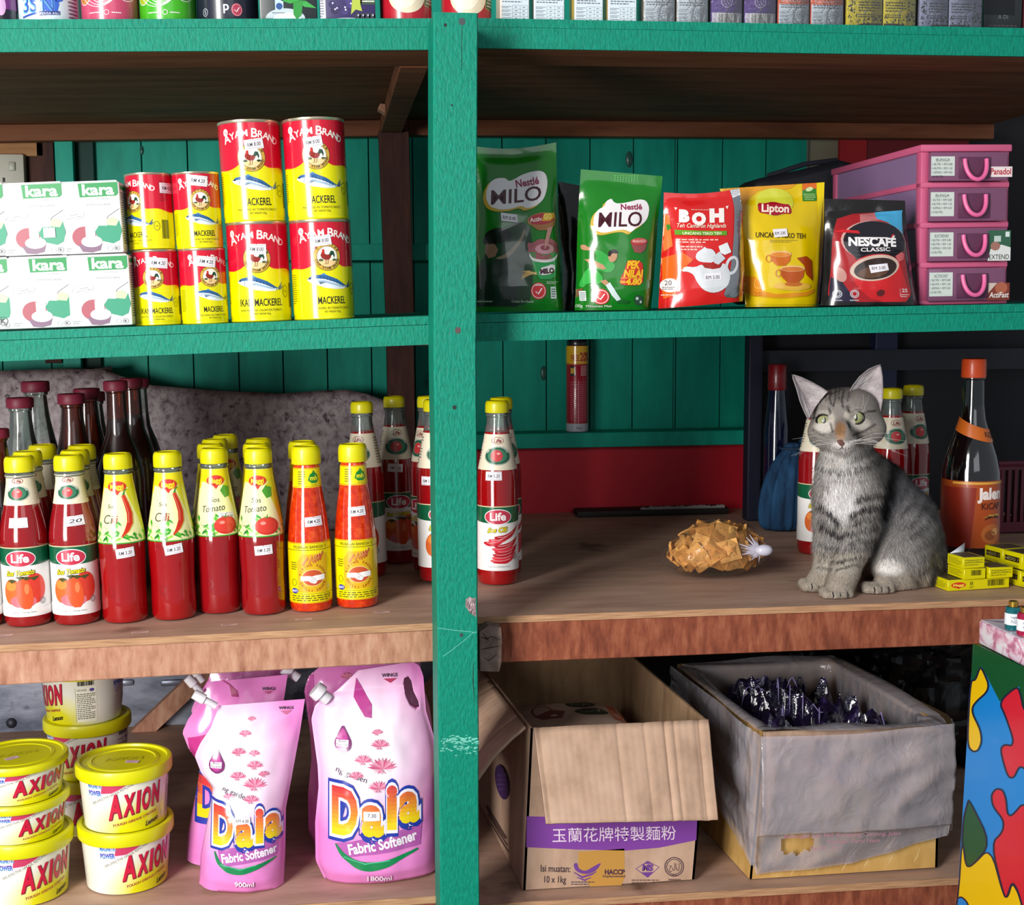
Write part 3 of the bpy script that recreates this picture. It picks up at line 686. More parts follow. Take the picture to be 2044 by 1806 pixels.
for px_, Y, rot, ml, tg, k, lab in (
    (317, .060, 0, True, (.010, .103, -.08), 0, 'small mackerel can below, beside the white cartons, reading ikan mackerel'),
    (410.6, .055, 24, False, (-.006, .103, -.12), 0, 'small mackerel can in the bottom row against the large cans'),
    (305, .060, -36, False, (.062, .1, 0), 1, 'small mackerel can in the upper row beside the white cartons'),
    (400, .055, 14, False, (-.002, .110, -.12), 1, 'small mackerel can in the upper row against the large cans')):
    put_can(px_, Y, rot, ml, tg, k, lab, 'small mackerel cans', SC, 'RM 4.20')
# ---------------------------------------------------------------- white coconut milk cartons
KW, KD, KH = .0762, .062, .0868
kflat = lambda u, v, h: (u, -h, v*.8812)
def kara_art():
    A = Art(.4, .1); g = '#0a8a44'
    A.poly([(-.010, .0775), (.0338, .0785), (.0362, .0815), (.0362, .0972), (-.0112, .0965)], g, 1).text('kara', .0125, .0805, .0150, '#f2f6f0', 2, w=.038, bold=.03)
    A.text('EKSTRAK', .017, .0735, .0026, '#9aa0a0', 1, w=.016).text('KRIM KELAPA', .012, .0655, .0032, '#8e9494', 1, w=.029)
    A.ring(-.019, .0520, .0135, .0060, .0004, '#5a5f66', 1, rot=.22).text('TUKARAN', -.019, .0525, .0020, '#44484f', 1, w=.012, rot=.22).text('TANPA KOLESTEROL', -.0185, .0490, .0020, '#44484f', 1, w=.020, rot=.22)
    A.poly([(.005, .0295), (.010, .0380), (.020, .0375), (.0205, .0470), (.027, .0495), (.035, .0440), (.0372, .0300), (.034, .0170), (.026, .0128), (.014, .0165), (.008, .0225)], '#1d8f6c', 1)
    A.poly([(.0195, .0385), (.0205, .0470), (.027, .0495), (.0345, .0440), (.031, .037)], '#b8cfa0', 2).stroke([(.0205, .047), (.022, .0505), (.036, .0605)], .0006, '#4a4f4a', 2)
    A.ell(-.008, .0230, .0145, .0145, '#a34a58', 2).poly([(-.016, .0125), (-.011, .0025), (0, -.0005+.002), (.010, .004), (.0125, .0135)], '#7a5a74', 3).ell(.0005, .0165, .0125, .0078, '#f6f2f2', 4).ell(.0005, .0165, .0125, .0078, '#e9dfe2', 3, rot=.02)
    A.rect(-.006, .0235, .0052, .0365, '#f4f2f2', 4); A.ring(.030, .0062, .0035, .0035, .0004, '#55585c', 2).text('K', .030, .0045, .0034, INK, 2, bold=.02).ring(.0215, .0060, .0032, .0032, .0004, '#9aa0a8', 2)
    A.lines(-.034, .003, -.024, .009, 2, '#8a8f94', 1)
    return A
def make_kara(name, label):
    t = thing(name, label, 'carton', group='coconut milk cartons')
    white = pm('#dcdcde', .38, bump=.15, bscale=40)
    mb = MB(); mb.rbox((0, KD/2, KH/2), (KW, KD, KH), .0022, white); mb.build('carton_body', t)
    mb = MB(); mb.prism([(-KW/2+.002, KH-.0006), (KW/2-.002, KH-.0006), (KW/2-.004, KH+.0016), (-KW/2+.004, KH+.0012)], .004, KD-.004, white); mb.build('top_flap', t)
    kara_art().build('label_print', t, kflat, du=0, dv=0, clip=(-KW/2+.0005, .001, KW/2-.0005, .0975))
    A = Art(.4); A.lines(.006, .012, KD-.006, .085, 22, '#6a6f74', 1, seed=9).rect(.004, .088, KD-.004, .094, '#0f9a50', 1)
    A.build('side_print', t, lambda u, v, h: (KW/2+h, u, v*.8812), du=0, dv=0)
    return t
kp = make_kara('drink_carton', 'white coconut milk carton at the top of the stack next to the small cans')
kara_spots = [(178.5, 1, -.012, 'white coconut milk carton at the top of the stack next to the small cans'),
    (200.5, 0, 0, 'white coconut milk carton at the bottom of the stack next to the small cans'),
    (66, 1, -.008, 'white coconut milk carton on top of the middle stack, sticker over its coconut'),
    (83, 0, 0, 'white coconut milk carton at the bottom of the middle stack of cartons'),
    (-52, 1, 0, 'white coconut milk carton cut by the picture edge, upper one of its stack'),
    (-39, 0, 0, 'white coconut milk carton cut by the picture edge, lower one of its stack')]
for i, (px_, k, ln, lab) in enumerate(kara_spots):
    o = kp if i == 0 else copy_tree(kp)
    x = at(px_+(0 if k == 0 else 4), 585 if k == 0 else 435, .02).x; z = sz('S2L', x)+k*(KH+.0026)
    place(o, (x, .018, z+.0015), [0, 0, -.02, .01, 0, 0][i], lab, lean=-.031-.01*k)
    if i in (2,): sticker(o, kflat, .018, .030, '', w=.014, h=.0135, du=0, base=5)
    if i in (5,): A = Art(.4); A.ring(.026, .012, .0058, .0058, .0006, INK, 5).text('K', .026, .009, .006, INK, 5, bold=.04); A.build('kosher_print', o, kflat, du=0, dv=0)
# ---------------------------------------------------------------- wall socket on its board, light batten above
m_pl = pm('#c9c6b8', .4, bump=.05)
sk = thing('wall_socket', 'cream plastic power socket on the brown board behind the white cartons', 'socket', at(8, 400, .855))
p = sk.location; w_ = .078
mb = MB(); mb.rbox((0, .004, 0), (w_, .022, .165), .004, m_pl); mb.build('face_plate', sk)
A = Art(.6)
for dx, dz in ((-.008, .052), (-.019, .036), (.003, .036)): A.rect(dx-.0022, dz-.004, dx+.0022, dz+.004, '#15130f', 1)
A.build('pin_holes', sk, flat(-.007), du=0, dv=0)
mb = MB(); mb.rbox((.018, -.008, .060), (.012, .006, .016), .002, pm('#b4b2a4', .4)); mb.build('rocker_switch', sk)
brd = thing('mounting_board', 'old brown wooden board on the wall around the power socket', 'board', (0, 0, 0))
a, b = at(-80, 300, .865).x, at(112, 300, .865).x
mb = MB(); mb.box((a, .870, 1.28), (b-.018, .8795, 1.66), BROWN); mb.build('back_board', brd)
mb = MB(); mb.box((b-.034, .8605, 1.20), (b-.004, .8698, 1.66), BROWN); mb.build('side_batten', brd, bevel=.001)
zb = at(40, 310, .85).z; mb = MB(); mb.box((a, .8605, zb), (at(86, 300, .86).x, .8698, zb+.05), ramp_mat('pale_batten', [(.3, '#96673f'), (.8, '#bb8c5f')], 9, (1.2, 8, 12), rough=.7)); mb.build('top_batten', brd, bevel=.001)
# ---------------------------------------------------------------- sauce bottles
SAUCE = {'ketchup': pm('#8e0d14', .12, coat=.8, spec=.6, var=.08, vscale=30), 'chili': pm('#96060c', .12, coat=.8, spec=.6, var=.08, vscale=30),
         'mh': ramp_mat('chunky_sauce', [(.3, '#b01c06'), (.55, '#d23408'), (.72, '#e05a1c'), (.8, '#f09a4a')], 130, (1, 1, 1), rough=.12, bump=.05, coat=.8, spec=.6)}
def sauce_bottle(name, label, prof, fill, cap, sauce, cat='bottle', group=None, capm=None, glass=None):
    """prof from the base up; glass is clear above fill"""
    t = thing(name, label, cat, group=group)
    zs = [p[1] for p in prof]; ms = [SAUCE[sauce] if (prof[i][1]+prof[i+1][1])/2 < fill else (glass or GLASS) for i in range(len(prof)-1)]
    mb = MB(); mb.lathe(prof, 48, None, ms=ms); mb.build('glass_bottle', t)
    cap_mb(cap[0], cap[1], cap[2], capm or YCAP).build('screw_cap', t)
    return t
LIFE = [(.0225, 0), (.0280, .0012), (.0300, .006), (.0304, .02), (.0304, .104), (.0309, .112), (.0305, .121), (.0280, .137), (.0220, .163), (.0180, .188), (.0176, .195), (.0192, .197), (.0192, .2), (.0172, .2025), (.0172, .2045)]
TALL = [(.0225, 0), (.0275, .0012), (.0295, .006), (.0298, .02), (.0298, .150), (.0285, .165), (.0225, .195), (.0176, .222), (.0152, .236), (.0150, .243), (.0165, .2445), (.0165, .2475), (.0150, .250), (.0150, .252)]
MAGGI = [(.0225, 0), (.0275, .0015), (.0296, .007), (.0294, .03), (.0288, .05), (.0296, .075), (.0302, .095), (.0302, .106), (.0284, .124), (.0226, .158), (.0181, .188), (.0172, .1975), (.0188, .199), (.0188, .2015), (.0170, .2035), (.0170, .205)]
MHB = [(.0220, 0), (.0270, .0015), (.0288, .007), (.0288, .09), (.0276, .108), (.0240, .140), (.0190, .172), (.0176, .196), (.0168, .199), (.0180, .2), (.0168, .2035)]
def band(prof, z0, z1, m, lift=.0003, n=48):
    R = prof_r(prof); k = 10; mb = MB(); ps = [(R(z0+(z1-z0)*i/k)+lift, z0+(z1-z0)*i/k) for i in range(k+1)]
    vs, fs = [], []
    for r, z in ps: vs += [(r*math.sin(2*math.pi*q/n), -r*math.cos(2*math.pi*q/n), z) for q in range(n)]
    fs = [(i*n+q, i*n+(q+1) % n, (i+1)*n+(q+1) % n, (i+1)*n+q) for i in range(k) for q in range(n)]
    return mb.add(vs, fs, m)
WHITE = pm('#eceae8', .38); CREAM = pm('#e6dcc4', .4); LY = pm('#efe98a', .35)
def halal(A, x, y, r, c='#7a7f88', l=3):
    A.ring(x, y, r, r, r*.14, c, l).ring(x, y, r*.72, r*.72, r*.12, c, l, n=8).text('\u062d\u0644\u0627\u0644', x, y-r*.25, r*.55, c, l, w=r*.95)
def life_label(kind, H0, H1, r):
    """body label between heights H0 and H1"""
    A = Art(.28, .4); h = H1-H0; Y = lambda f: H0+h*f; C = 2*math.pi*r; k = h/.092
    n = 40; us = [-C/2+C*i/n for i in range(n+1)]; A.raw([(u, Y(.775)-.004*math.cos(u/r*.8)) for u in us]+[(u, Y(1)) for u in us], [(i, i+1, n+2+i, n+1+i) for i in range(n)], '#0e5c3c', 1)
    A.raw([(u, Y(.985)) for u in us]+[(u, Y(1)) for u in us], [(i, i+1, n+2+i, n+1+i) for i in range(n)], '#d8c9a0', 2)
    A.rect(-C/2, Y(0), C/2, Y(.012), '#c9b98a', 2)
    if kind == 'tomato':
        A.ell(-.013*k, Y(.36), .0125*k, .017*k, '#d9662c', 1, rot=-.1).ell(.017*k, Y(.40), .0145*k, .020*k, '#d83c2c', 1).ell(.001*k, Y(.22), .017*k, .0085*k, '#d8707a', 2)
        A.ell(.0035*k, Y(.33), .0105*k, .0215*k, '#dc5426', 3, rot=.12).ell(-.014*k, Y(.44), .008*k, .006*k, '#e88a3c', 2).ell(.0065*k, Y(.40), .003*k, .007*k, '#ea8050', 4)
        for dx, dz, a in ((-.001, .565, .5), (.006, .56, -.5), (.016, .55, .9), (-.012, .52, .2)):
            A.poly([(dx*k-.006*k, Y(dz)+.001), (dx*k, Y(dz)-.0035*k), (dx*k+.007*k, Y(dz)+.002*k*a), (dx*k+.001, Y(dz)+.002*k)], '#4a4a20', 4)
        big, tx = 'Sos Tomato', .036
    else:
        rn = random.Random(5)
        for i in range(9):
            x0, z0 = rn.uniform(-.022, -.004)*k, Y(.16+.045*i); q = [(x0+.038*k*j/8, z0+(.010*k)*(j/8)**2*(.6+.12*i)-.003*k*math.sin(j/8*3)) for j in range(9)]
            A.stroke(q, [.002*k, .0055*k, .007*k, .0075*k, .0075*k, .007*k, .0055*k, .0035*k, .0008*k], ['#c21528', '#d62a3c', '#b30f22'][i % 3], 2+(i % 3)*.5)
            A.stroke([(p[0], p[1]+.0012*k) for p in q[1:7]], .0007, '#eeb0b4', 3.6)
        big, tx = 'Sos Cili', .028
    A.poly([(-C*.30, Y(.0)), (C*.30, Y(.0)), (C*.30, Y(.15))]+[(C*.30-C*.60*i/16, Y(.15)+.0-(h*.05)*math.sin(math.pi*i/16)+h*.10*(i/16)**3) for i in range(1, 17)], '#eceae8', 4.2)
    A.ell(0, Y(.835), .0198*k, .0112*k, '#f2f0ee', 3).ell(0, Y(.835), .0186*k, .0100*k, '#c2304a', 4).text('Life', 0, Y(.785), .0112*k, '#f6f2f0', 5, w=.0225*k, bold=.03)
    A.text(big, -.001, Y(.600), .0068*k, '#2a2408', 5, w=tx*k*1.04, bold=.075, shear=.3, skew=.06).text(big, -.001, Y(.602), .0066*k, '#f0dc10', 6, w=tx*k, bold=.03, shear=.3, skew=.06)
    A.text('a great cooking sauce', .002, Y(.055), .0022*k, '#4a5058', 5, w=.030*k); halal(A, .0265*k, Y(.21), .0044*k, l=6)
    A.lines(C*.36, Y(.08), C*.47, Y(.92), 24, '#5a5f58', 2, seed=2).rect(C*.345, Y(.05), C*.35, Y(.95), '#8a8f88', 2)
    return A
def life_neck(z0, z1, r, simple=False):
    A = Art(.35); zc = z0+(z1-z0)*.40; k = (z1-z0)/.040
    A.ring(0, z0+(z1-z0)*.84, .0085*k, .0042*k, .0008, '#8a2a36', 1, n=20).text('Life', 0, z0+(z1-z0)*.785, .0045*k, '#8a2a36', 1, w=.0105*k, bold=.03, shear=.2)
    A.ell(0, zc, .0155*k, .0108*k, '#1d5c42', 1).ring(0, zc, .0150*k, .0103*k, .0005, '#d8e0d4', 2).ell(0, zc, .0112*k, .0075*k, '#3e7a5e', 2).ell(-.001*k, zc, .0068*k, .0068*k, '#c8383c', 3).ell(.001*k, zc+.0025*k, .002*k, .0013*k, '#eaa6a4', 4)
    A.arctext('ORIGINAL BLEND', 0, zc-.0022*k, .0125*k, .0022*k, '#e4eae0', 3, 152, 28, bold=.02).arctext('Tomato Sauce', 0, zc+.006*k, .0160*k, .0018*k, '#3a4a40', 3, 215, 325, bold=.01, inward=True)
    A.lines(r*1.25, z0+.004, r*2.1, z1-.004, 10, '#8a8478', 1, seed=8).lines(-r*2.1, z0+.004, -r*1.25, z1-.004, 10, '#8a8478', 1, seed=18)
    return A
def make_life(name, label, kind, tall, group):
    prof = TALL if tall else LIFE
    t = sauce_bottle(name, label, prof, .218 if tall else .182, (.0172, .2495, .2665) if tall else (.0195, .2030, .2232), 'ketchup' if kind == 'tomato' else 'chili', group=group)
    z0, z1 = (.022, .116) if tall else (.0145, .1065); r = .0298 if tall else .0304
    n0, n1 = (.168, .219) if tall else (.1605, .199)
    bl = band(prof, z0, z1, WHITE).build('body_label', t); life_label(kind, z0, z1, r).build('label_print', bl, wrap(prof, r, off=.0003), du=.0035, dv=.02)
    nl = band(prof, n0, n1, CREAM).build('neck_label', t); rm = prof_r(prof)((n0+n1)/2); life_neck(n0+.001, n1-.001, rm).build('label_print', nl, wrap(prof, rm, off=.0003), du=.003, dv=.006)
    return t
def maggi_logo(A, z, k=1.0, l=3):
    A.ell(0, z, .0148*k, .0072*k, '#d9761c', l).ell(0, z, .0138*k, .0064*k, '#cf2a1c', l+1).poly([(-.006*k, z-.0045*k), (.006*k, z-.0045*k), (.0005*k, z-.0115*k)], '#cf2a1c', l+1).text('Maggi', 0, z-.0032*k, .0068*k, '#f2d818', l+2, w=.0205*k, bold=.03)
def maggi_label(kind):
    A = Art(.3, .35); z0 = .107; r = .0236; C = 2*math.pi*r
    A.poly([(-C*.5, .17), (C*.5, .17), (C*.5, .1965), (-C*.5, .1965)], '#e8d812', 1)
    A.poly([(-.024, .180), (-.010, .178), (0, .172), (.010, .178), (.026, .182), (.034, .15), (.040, .115), (.04, .107), (-.04, .107), (-.036, .14)], '#f0ecb0', 2)
    A.poly([(.012, .176), (.028, .185), (.045, .16), (.05, .107), (.034, .107), (.026, .14)], '#d8d41c', 2.2)
    rn = random.Random(11)
    for i in range(34):
        x, z = rn.uniform(-.040, .046), .1075+abs(rn.gauss(0, .009)); a = rn.uniform(-.8, .8); ll = rn.uniform(.005, .011)
        A.poly([(x, z), (x+ll*math.sin(a)-.0025, z+ll*.6), (x+ll*math.sin(a)*1.4, z+ll), (x+ll*math.sin(a)+.0025, z+ll*.55)], rn.choice(('#2f9a22', '#58b82e', '#1f7a24', '#8cc83c')), 2.6+i*.02)
    A.rect(-C*.5, .107, C*.5, .1086, '#2f9a22', 4.2)
    maggi_logo(A, .1815, 1.0, 4)
    if kind == 'cili':
        q = [(.0085, .170), (.0125, .158), (.0150, .146), (.0140, .134), (.0095, .124), (.0040, .1155)]
        A.stroke(q, [.0058, .0070, .0078, .0074, .0055, .0008], '#e0861c', 5).stroke([(x-.0006, z) for x, z in q], [.0046, .0058, .0064, .0060, .0042, .0006], '#cc2a14', 6).stroke([(x-.0018, z) for x, z in q[:4]], .0009, '#ee8466', 7).stroke([(.0085, .170), (.0105, .1755), (.014, .178)], [.003, .0016, .0012], '#3f8a2a', 6)
        A.text('Sos', -.0075, .1535, .0052, '#34352c', 5, w=.0105, shear=.12).text('Cili', -.0085, .1335, .0120, '#34352c', 5, w=.0175, shear=.16, bold=-.004).text('ili', -.0030, .1345, .0105, '#b8401c', 6, w=.0070, shear=.16)
        A.ring(-.0170, .1235, .0055, .0055, .0004, '#8a9a70', 5)
    else:
        A.ell(.0100, .1215, .0135, .0118, '#c92a22', 5).ell(.0090, .1225, .0115, .0100, '#d63a2c', 5.5).ell(.0055, .1255, .0030, .0022, '#ee9080', 6)
        for a in (20, 75, 130, 185): A.poly([(.0090, .1322), (.0090+.007*math.cos(math.radians(a)), .1322+.006*math.sin(math.radians(a))), (.0105, .1318)], '#3f8a2a', 6.5)
        A.poly([(.006, .168), (.012, .175), (.022, .172), (.020, .160), (.012, .158)], '#4f9a2e', 4.6)
        A.text('Sos', -.002, .1530, .0068, '#24252c', 6, w=.0125, shear=.12, bold=-.002).text('Tomato', -.004, .1405, .0090, '#24252c', 6, w=.0285, shear=.14, skew=.10, bold=-.002)
        A.ring(-.0150, .1215, .0062, .0062, .0004, '#8a9a70', 5).text('99%', -.0150, .1202, .003, '#7a8a60', 5, w=.007)
    A.lines(C*.30, .118, C*.42, .172, 12, '#5a6a28', 3, seed=4)
    return A
def make_maggi(name, label, kind, group):
    t = sauce_bottle(name, label, MAGGI, .1885, (.0186, .2035, .2235), 'chili' if kind == 'cili' else 'ketchup', group=group)
    nl = band(MAGGI, .107, .1968, LY).build('neck_label', t); maggi_label(kind).build('label_print', nl, wrap(MAGGI, .0236, off=.0003), du=.003, dv=.006)
    R = MAGGI; A = Art(.2, .6); A.ring(-.0135, .042, .0045, .006, .0008, '#7a0c12', 0).ring(-.0145, .1, .004, .0025, .0008, '#7a0c12', 0)
    A.build('embossed_mark', t, wrap(MAGGI, .029), du=.003, dv=0, lift=.0003)
    return t
def mh_label():
    A = Art(.3, .3); Y0 = '#ead800'; r = .0289; C = 2*math.pi*r
    A.rect(-C*.5, .0135, C*.5, .0145, '#c99a10', 1).rect(-C*.5, .094, C*.5, .095, '#c99a10', 1).rect(-C*.5, .0855, C*.5, .0862, '#5c5a10', 2).text("PELBAGAI BANGSA 'A'", 0, .0880, .0042, '#6a6410', 2, w=.048)
    A.poly([(-.019, .028), (.022, .028), (.024, .080), (-.012, .080), (-.019, .07)], '#dcae14', 2)
    zg = [(-.0115, .0655), (-.004, .0765), (-.003, .0675), (.0015, .0780), (.0020, .0690), (.0055, .0790), (.0050, .0690), (.0085, .0800), (.0085, .0705), (.0120, .0810), (.0115, .0720), (.0165, .0835)]
    A.stroke(zg, .0019, '#f3e6b0', 3).stroke(zg, .0012, '#c3361c', 4).stroke([(x+.0012, z-.0012) for x, z in zg], .0007, '#c3361c', 4.5)
    A.ell(.002, .0480, .0150, .0115, '#f0d890', 3).ell(.002, .0480, .0142, .0107, '#c4502a', 4)
    A.poly([(-.0145, .0500), (-.004, .0508), (.001, .0500), (.0060, .0512), (.0185, .0520), (.0185, .0450), (.0080, .0440), (.0060, .0405), (.0040, .0400), (.0015, .0405), (-.0010, .0415), (-.0040, .0440), (-.0145, .0440)], '#f0eeee', 5)
    A.stroke([(-.001, .0495), (.0035, .0475), (.0065, .0440)], .0006, '#8a8a90', 6).stroke([(.001, .0465), (.0035, .0425)], .0005, '#8a8a90', 6).stroke([(-.001, .0455), (.0012, .0415)], .0005, '#8a8a90', 6)
    A.arctext('PIPING SAUCE', .002, .0480, .0162, .0032, '#a0341c', 4, 165, 15, bold=.02).arctext('CHILLI SAUCE', .002, .0480, .0190, .0032, '#a0341c', 4, 205, 335, bold=.02, inward=True)
    A.ell(-.0245, .0300, .0058, .0036, '#2c3c9a', 3).text('MeSTI', -.0245, .0286, .0030, '#eef0ff', 4, w=.0088, bold=.02).ring(-.0250, .0415, .0040, .0048, .0005, '#4a4a1a', 3).lines(-.0300, .058, -.020, .070, 4, '#7a7414', 3)
    A.lines(-.030, .0155, .030, .0245, 3, '#5c5a10', 2, seed=12).rect(-C*.5, .0258, C*.5, .0263, '#5c5a10', 2)
    return A
def mh_neck():
    A = Art(.3, .3)
    A.poly([(.0005, .179), (.0030, .1865), (.0065, .189), (.0085, .1925), (.0105, .189), (.0140, .1865), (.0165, .179), (.012, .175), (.005, .175)], '#1d8030', 2).text('mh', .0085, .1790, .0062, '#f0e020', 3, w=.0105, bold=.03).lines(-.013, .173, -.003, .192, 6, '#7a7414', 2).text('No MSG', .0085, .1718, .0018, '#5c5a10', 2, w=.008)
    for z in (.1702, .1945): A.rect(-.055, z, .055, z+.0005, '#c0391c', 2)
    return A
def make_mh(name, label, group):
    t = sauce_bottle(name, label, MHB, .200, (.0198, .2000, .2238), 'mh', group=group)
    bl = band(MHB, .0130, .0955, pm('#ead800', .3, .3)).build('body_label', t); mh_label().build('label_print', bl, wrap(MHB, .0289, off=.0003), du=.0035, dv=.03)
    nl = band(MHB, .1690, .1955, pm('#ead800', .3, .3)).build('neck_label', t); mh_neck().build('label_print', nl, wrap(MHB, .0183, off=.0003), du=.0025, dv=.006)
    return t
G3 = 'sauce bottles on the plywood shelf'
P = {'lt': make_life('sauce_bottle', 'x', 'tomato', False, G3), 'mc': make_maggi('sauce_bottle', 'x', 'cili', G3), 'mt': make_maggi('sauce_bottle', 'x', 'tomato', G3), 'mh': make_mh('sauce_bottle', 'x', G3),
     'ltt': make_life('sauce_bottle', 'x', 'tomato', True, G3), 'lct': make_life('sauce_bottle', 'x', 'cili', True, G3), 'lc': make_life('sauce_bottle', 'x', 'cili', False, G3)}
used = set(); BOT = []
def put(kind, p, rot, lab, lean, tagat=None):
    o = P[kind] if kind not in used else copy_tree(P[kind]); used.add(kind)
    if p.x > .115 and p.x < .19: p.z = max(p.z, sz('S3R', .15)+.0004)
    place(o, p, math.radians(rot), lab, lean=lean); BOT.append((o, .0312))
    if tagat:
        prof = {'lt': LIFE, 'lc': LIFE, 'mc': MAGGI, 'mt': MAGGI, 'mh': MHB}.get(kind, TALL)
        sticker(o, wrap(prof, prof_r(prof)(tagat[1])), tagat[0], tagat[1], tagat[2], rot=tagat[3], w=.0235, h=.0128, lift=.0001, base=8)
    return o
def front(px, py, r, s='S3L'):
    p = on(px, py, s); d = Vector((p.x, p.y+1.7, 0)).normalized(); p += d*r; p.z = sz(s, p.x); return p
def behind(kind, p0, k, cappx, cappy, h, s='S3L', step=.066):
    Y = p0.y+step*k; x = at(cappx, cappy, Y).x; x += .0156*h; return Vector((x, Y, sz(s, x)))
LN = -.0156
rows = [  # kind, base px, rot, tag, label, [(cap px, cap py)...] behind
    ('lt', 63, 1254, 0, (.0, .1385, '', .0), 'tomato ketchup bottle with a blank tag, front of the outermost row', [(60, 922), (75, 908)]),
    ('lt', 159, 1250, 2, (.008, .1390, '  20', .06), 'tomato ketchup bottle with a half hidden price, front of the second row', [(149, 917), (162, 905)]),
    ('mc', 252, 1246, 0, (.008, .095, 'RM 3.20', .1), 'chili sauce bottle in front of the tall brown bottles', []),
    ('mc', 348, 1241, 4, (.004, .0965, 'RM 3.20', .14), 'chili sauce bottle standing next to the tomato sauce row', []),
    ('mt', 438, 1234, 6, (.014, .1320, 'RM 3.20', .0), 'tomato sauce bottle with its tag on the label, front of a deep row', [(422, 906), (431, 893), (447, 881)]),
    ('mt', 528, 1230, -4, (.006, .0895, 'RM 3.20', .06), 'tomato sauce bottle with its tag below the label, beside the orange bottles', [(511, 905), (515, 892)]),
    ('mh', 622, 1224, 4, (.006, .124, 'RM 4.20', .06), 'orange chili sauce bottle with another close behind it', [(600, 895)]),
    ('mh', 708, 1218, 2, (.002, .134, 'RM 4.20', .05), 'orange chili sauce bottle standing alone at the end of its row', [])]
NTH = ['second bottle of the row behind', 'third bottle of the row behind', 'last bottle of the row behind']
KN = {'lt': 'tomato ketchup', 'mc': 'chili sauce', 'mt': 'tomato sauce', 'mh': 'orange chili sauce'}
WHERE = ['outermost ketchup', 'second ketchup', '', '', 'first tomato sauce', 'second tomato sauce', 'orange sauce', '']
for ri, (kind, px_, py_, rot, tg, lab, back) in enumerate(rows):
    p0 = front(px_, py_, .029); put(kind, p0, rot, lab, LN, tg)
    for k, (cx, cy) in enumerate(back):
        p = behind(kind, p0, k+1, cx, cy, .2232); rr = [24, -30, 15][k]
        put(kind, p, rr, 'yellow capped %s bottle, %s the %s bottle' % (KN[kind], NTH[k], WHERE[ri]) if len(back) > 1 else 'yellow capped orange chili sauce bottle hidden behind the tagged one', LN)
put('lc', front(-30, 1258, .03), -10, 'chili sauce bottle cut by the picture edge next to the ketchup rows', LN)
# tall bottles further back and by the post
def back_at(px, Y, s): return stand(px, 1100, Y, s)
o = put('ltt', front(796, 1127, .03), 3, 'tall ketchup bottle in the shade with a tag, just before the rear post', LN, (-.004, .155, 'RM 5.20', -.08))
q = o.location.y
put('ltt', back_at(733, q-.10, 'S3L'), -24, 'tall ketchup bottle behind the lone orange sauce bottle', -.02)
put('ltt', front(877, 1171, .03), 8, 'tall ketchup bottle half hidden behind the green post', LN, (-.019, .150, 'RM 5.20', 0))
put('ltt', back_at(862, front(877, 1171, .03).y+.075, 'S3L'), -48, 'tall ketchup bottle squeezed behind the one at the green post', LN)
o = put('lct', front(994, 1170, .03, 'S3R'), -6, 'tall chili sauce bottle beside the green post with chilies on its label', 0, (-.006, .160, 'RM 5.20', .02))
q = o.location
put('lct', Vector((at(1000, 797, q.y+.066).x, q.y+.066, sz('S3R', q.x))), 20, 'tall chili sauce bottle hidden behind the one beside the post', 0)
# ---------------------------------------------------------------- vinegar and soy bottles behind the sauces
CLEAR = thin_mat('clear_liquid', '#eceef2', .93, rough=.02, white='#b8bcc0')
AMBER = thin_mat('amber_glass', '#c8743c', .62, rough=.03, white='#4a1a08')
DARK = thin_mat('dark_liquor', '#a8481c', .34, rough=.03, white='#240a06')
VIN = [(.024, 0), (.0300, .0015), (.0325, .008), (.0325, .14), (.0305, .160), (.0225, .195), (.0165, .225), (.0142, .250), (.0140, .2545), (.0158, .2562), (.0158, .2590), (.0140, .261), (.0140, .264)]
TALLB = [(.026, 0), (.0330, .0015), (.0352, .008), (.0352, .165), (.0340, .182), (.0255, .210), (.0170, .232), (.0145, .255), (.0132, .292), (.0150, .294), (.0150, .298), (.0135, .300)]
CORK = pm('#7c1c36', .5, bump=.1, bscale=200)
def make_vin(name, label, prof, low, high, fill, capr, group):
    t = thing(name, label, 'bottle', group=group); top = prof[-1][1]
    ms = [low if (prof[i][1]+prof[i+1][1])/2 < fill else high for i in range(len(prof)-1)]
    mb = MB(); mb.lathe(prof, 40, None, ms=ms); mb.build('glass_bottle', t)
    mb = MB(); mb.lathe([(capr*.97, top-.004), (capr, top-.002), (capr, top+.008), (capr*.94, top+.010), (.0001, top+.0102)], 28, CORK); mb.build('stopper_cap', t)
    return t
GV = 'stoppered bottles behind the sauces'
v1 = make_vin('vinegar_bottle', 'x', VIN, CLEAR, GLASS, .205, .0185, GV); v2 = make_vin('vinegar_bottle', 'x', VIN, DARK, AMBER, .20, .0185, GV); v3 = make_vin('vinegar_bottle', 'x', TALLB, DARK, AMBER, .262, .0175, GV)
v4 = make_vin('vinegar_bottle', 'x', TALLB, CLEAR, GLASS, .262, .0175, GV)
def stand_by_top(px, py, h, Y, s='S3L'):
    """the depth where a bottle of height h on the shelf shows its top at this row"""
    lo, hi = .05, .80
    for _ in range(40):
        Y = (lo+hi)/2; p = at(px, py, Y)
        if p.z-h > sz(s, p.x): lo = Y
        else: hi = Y
    x = p.x+.0156*h; return Vector((x, Y, sz(s, x)))
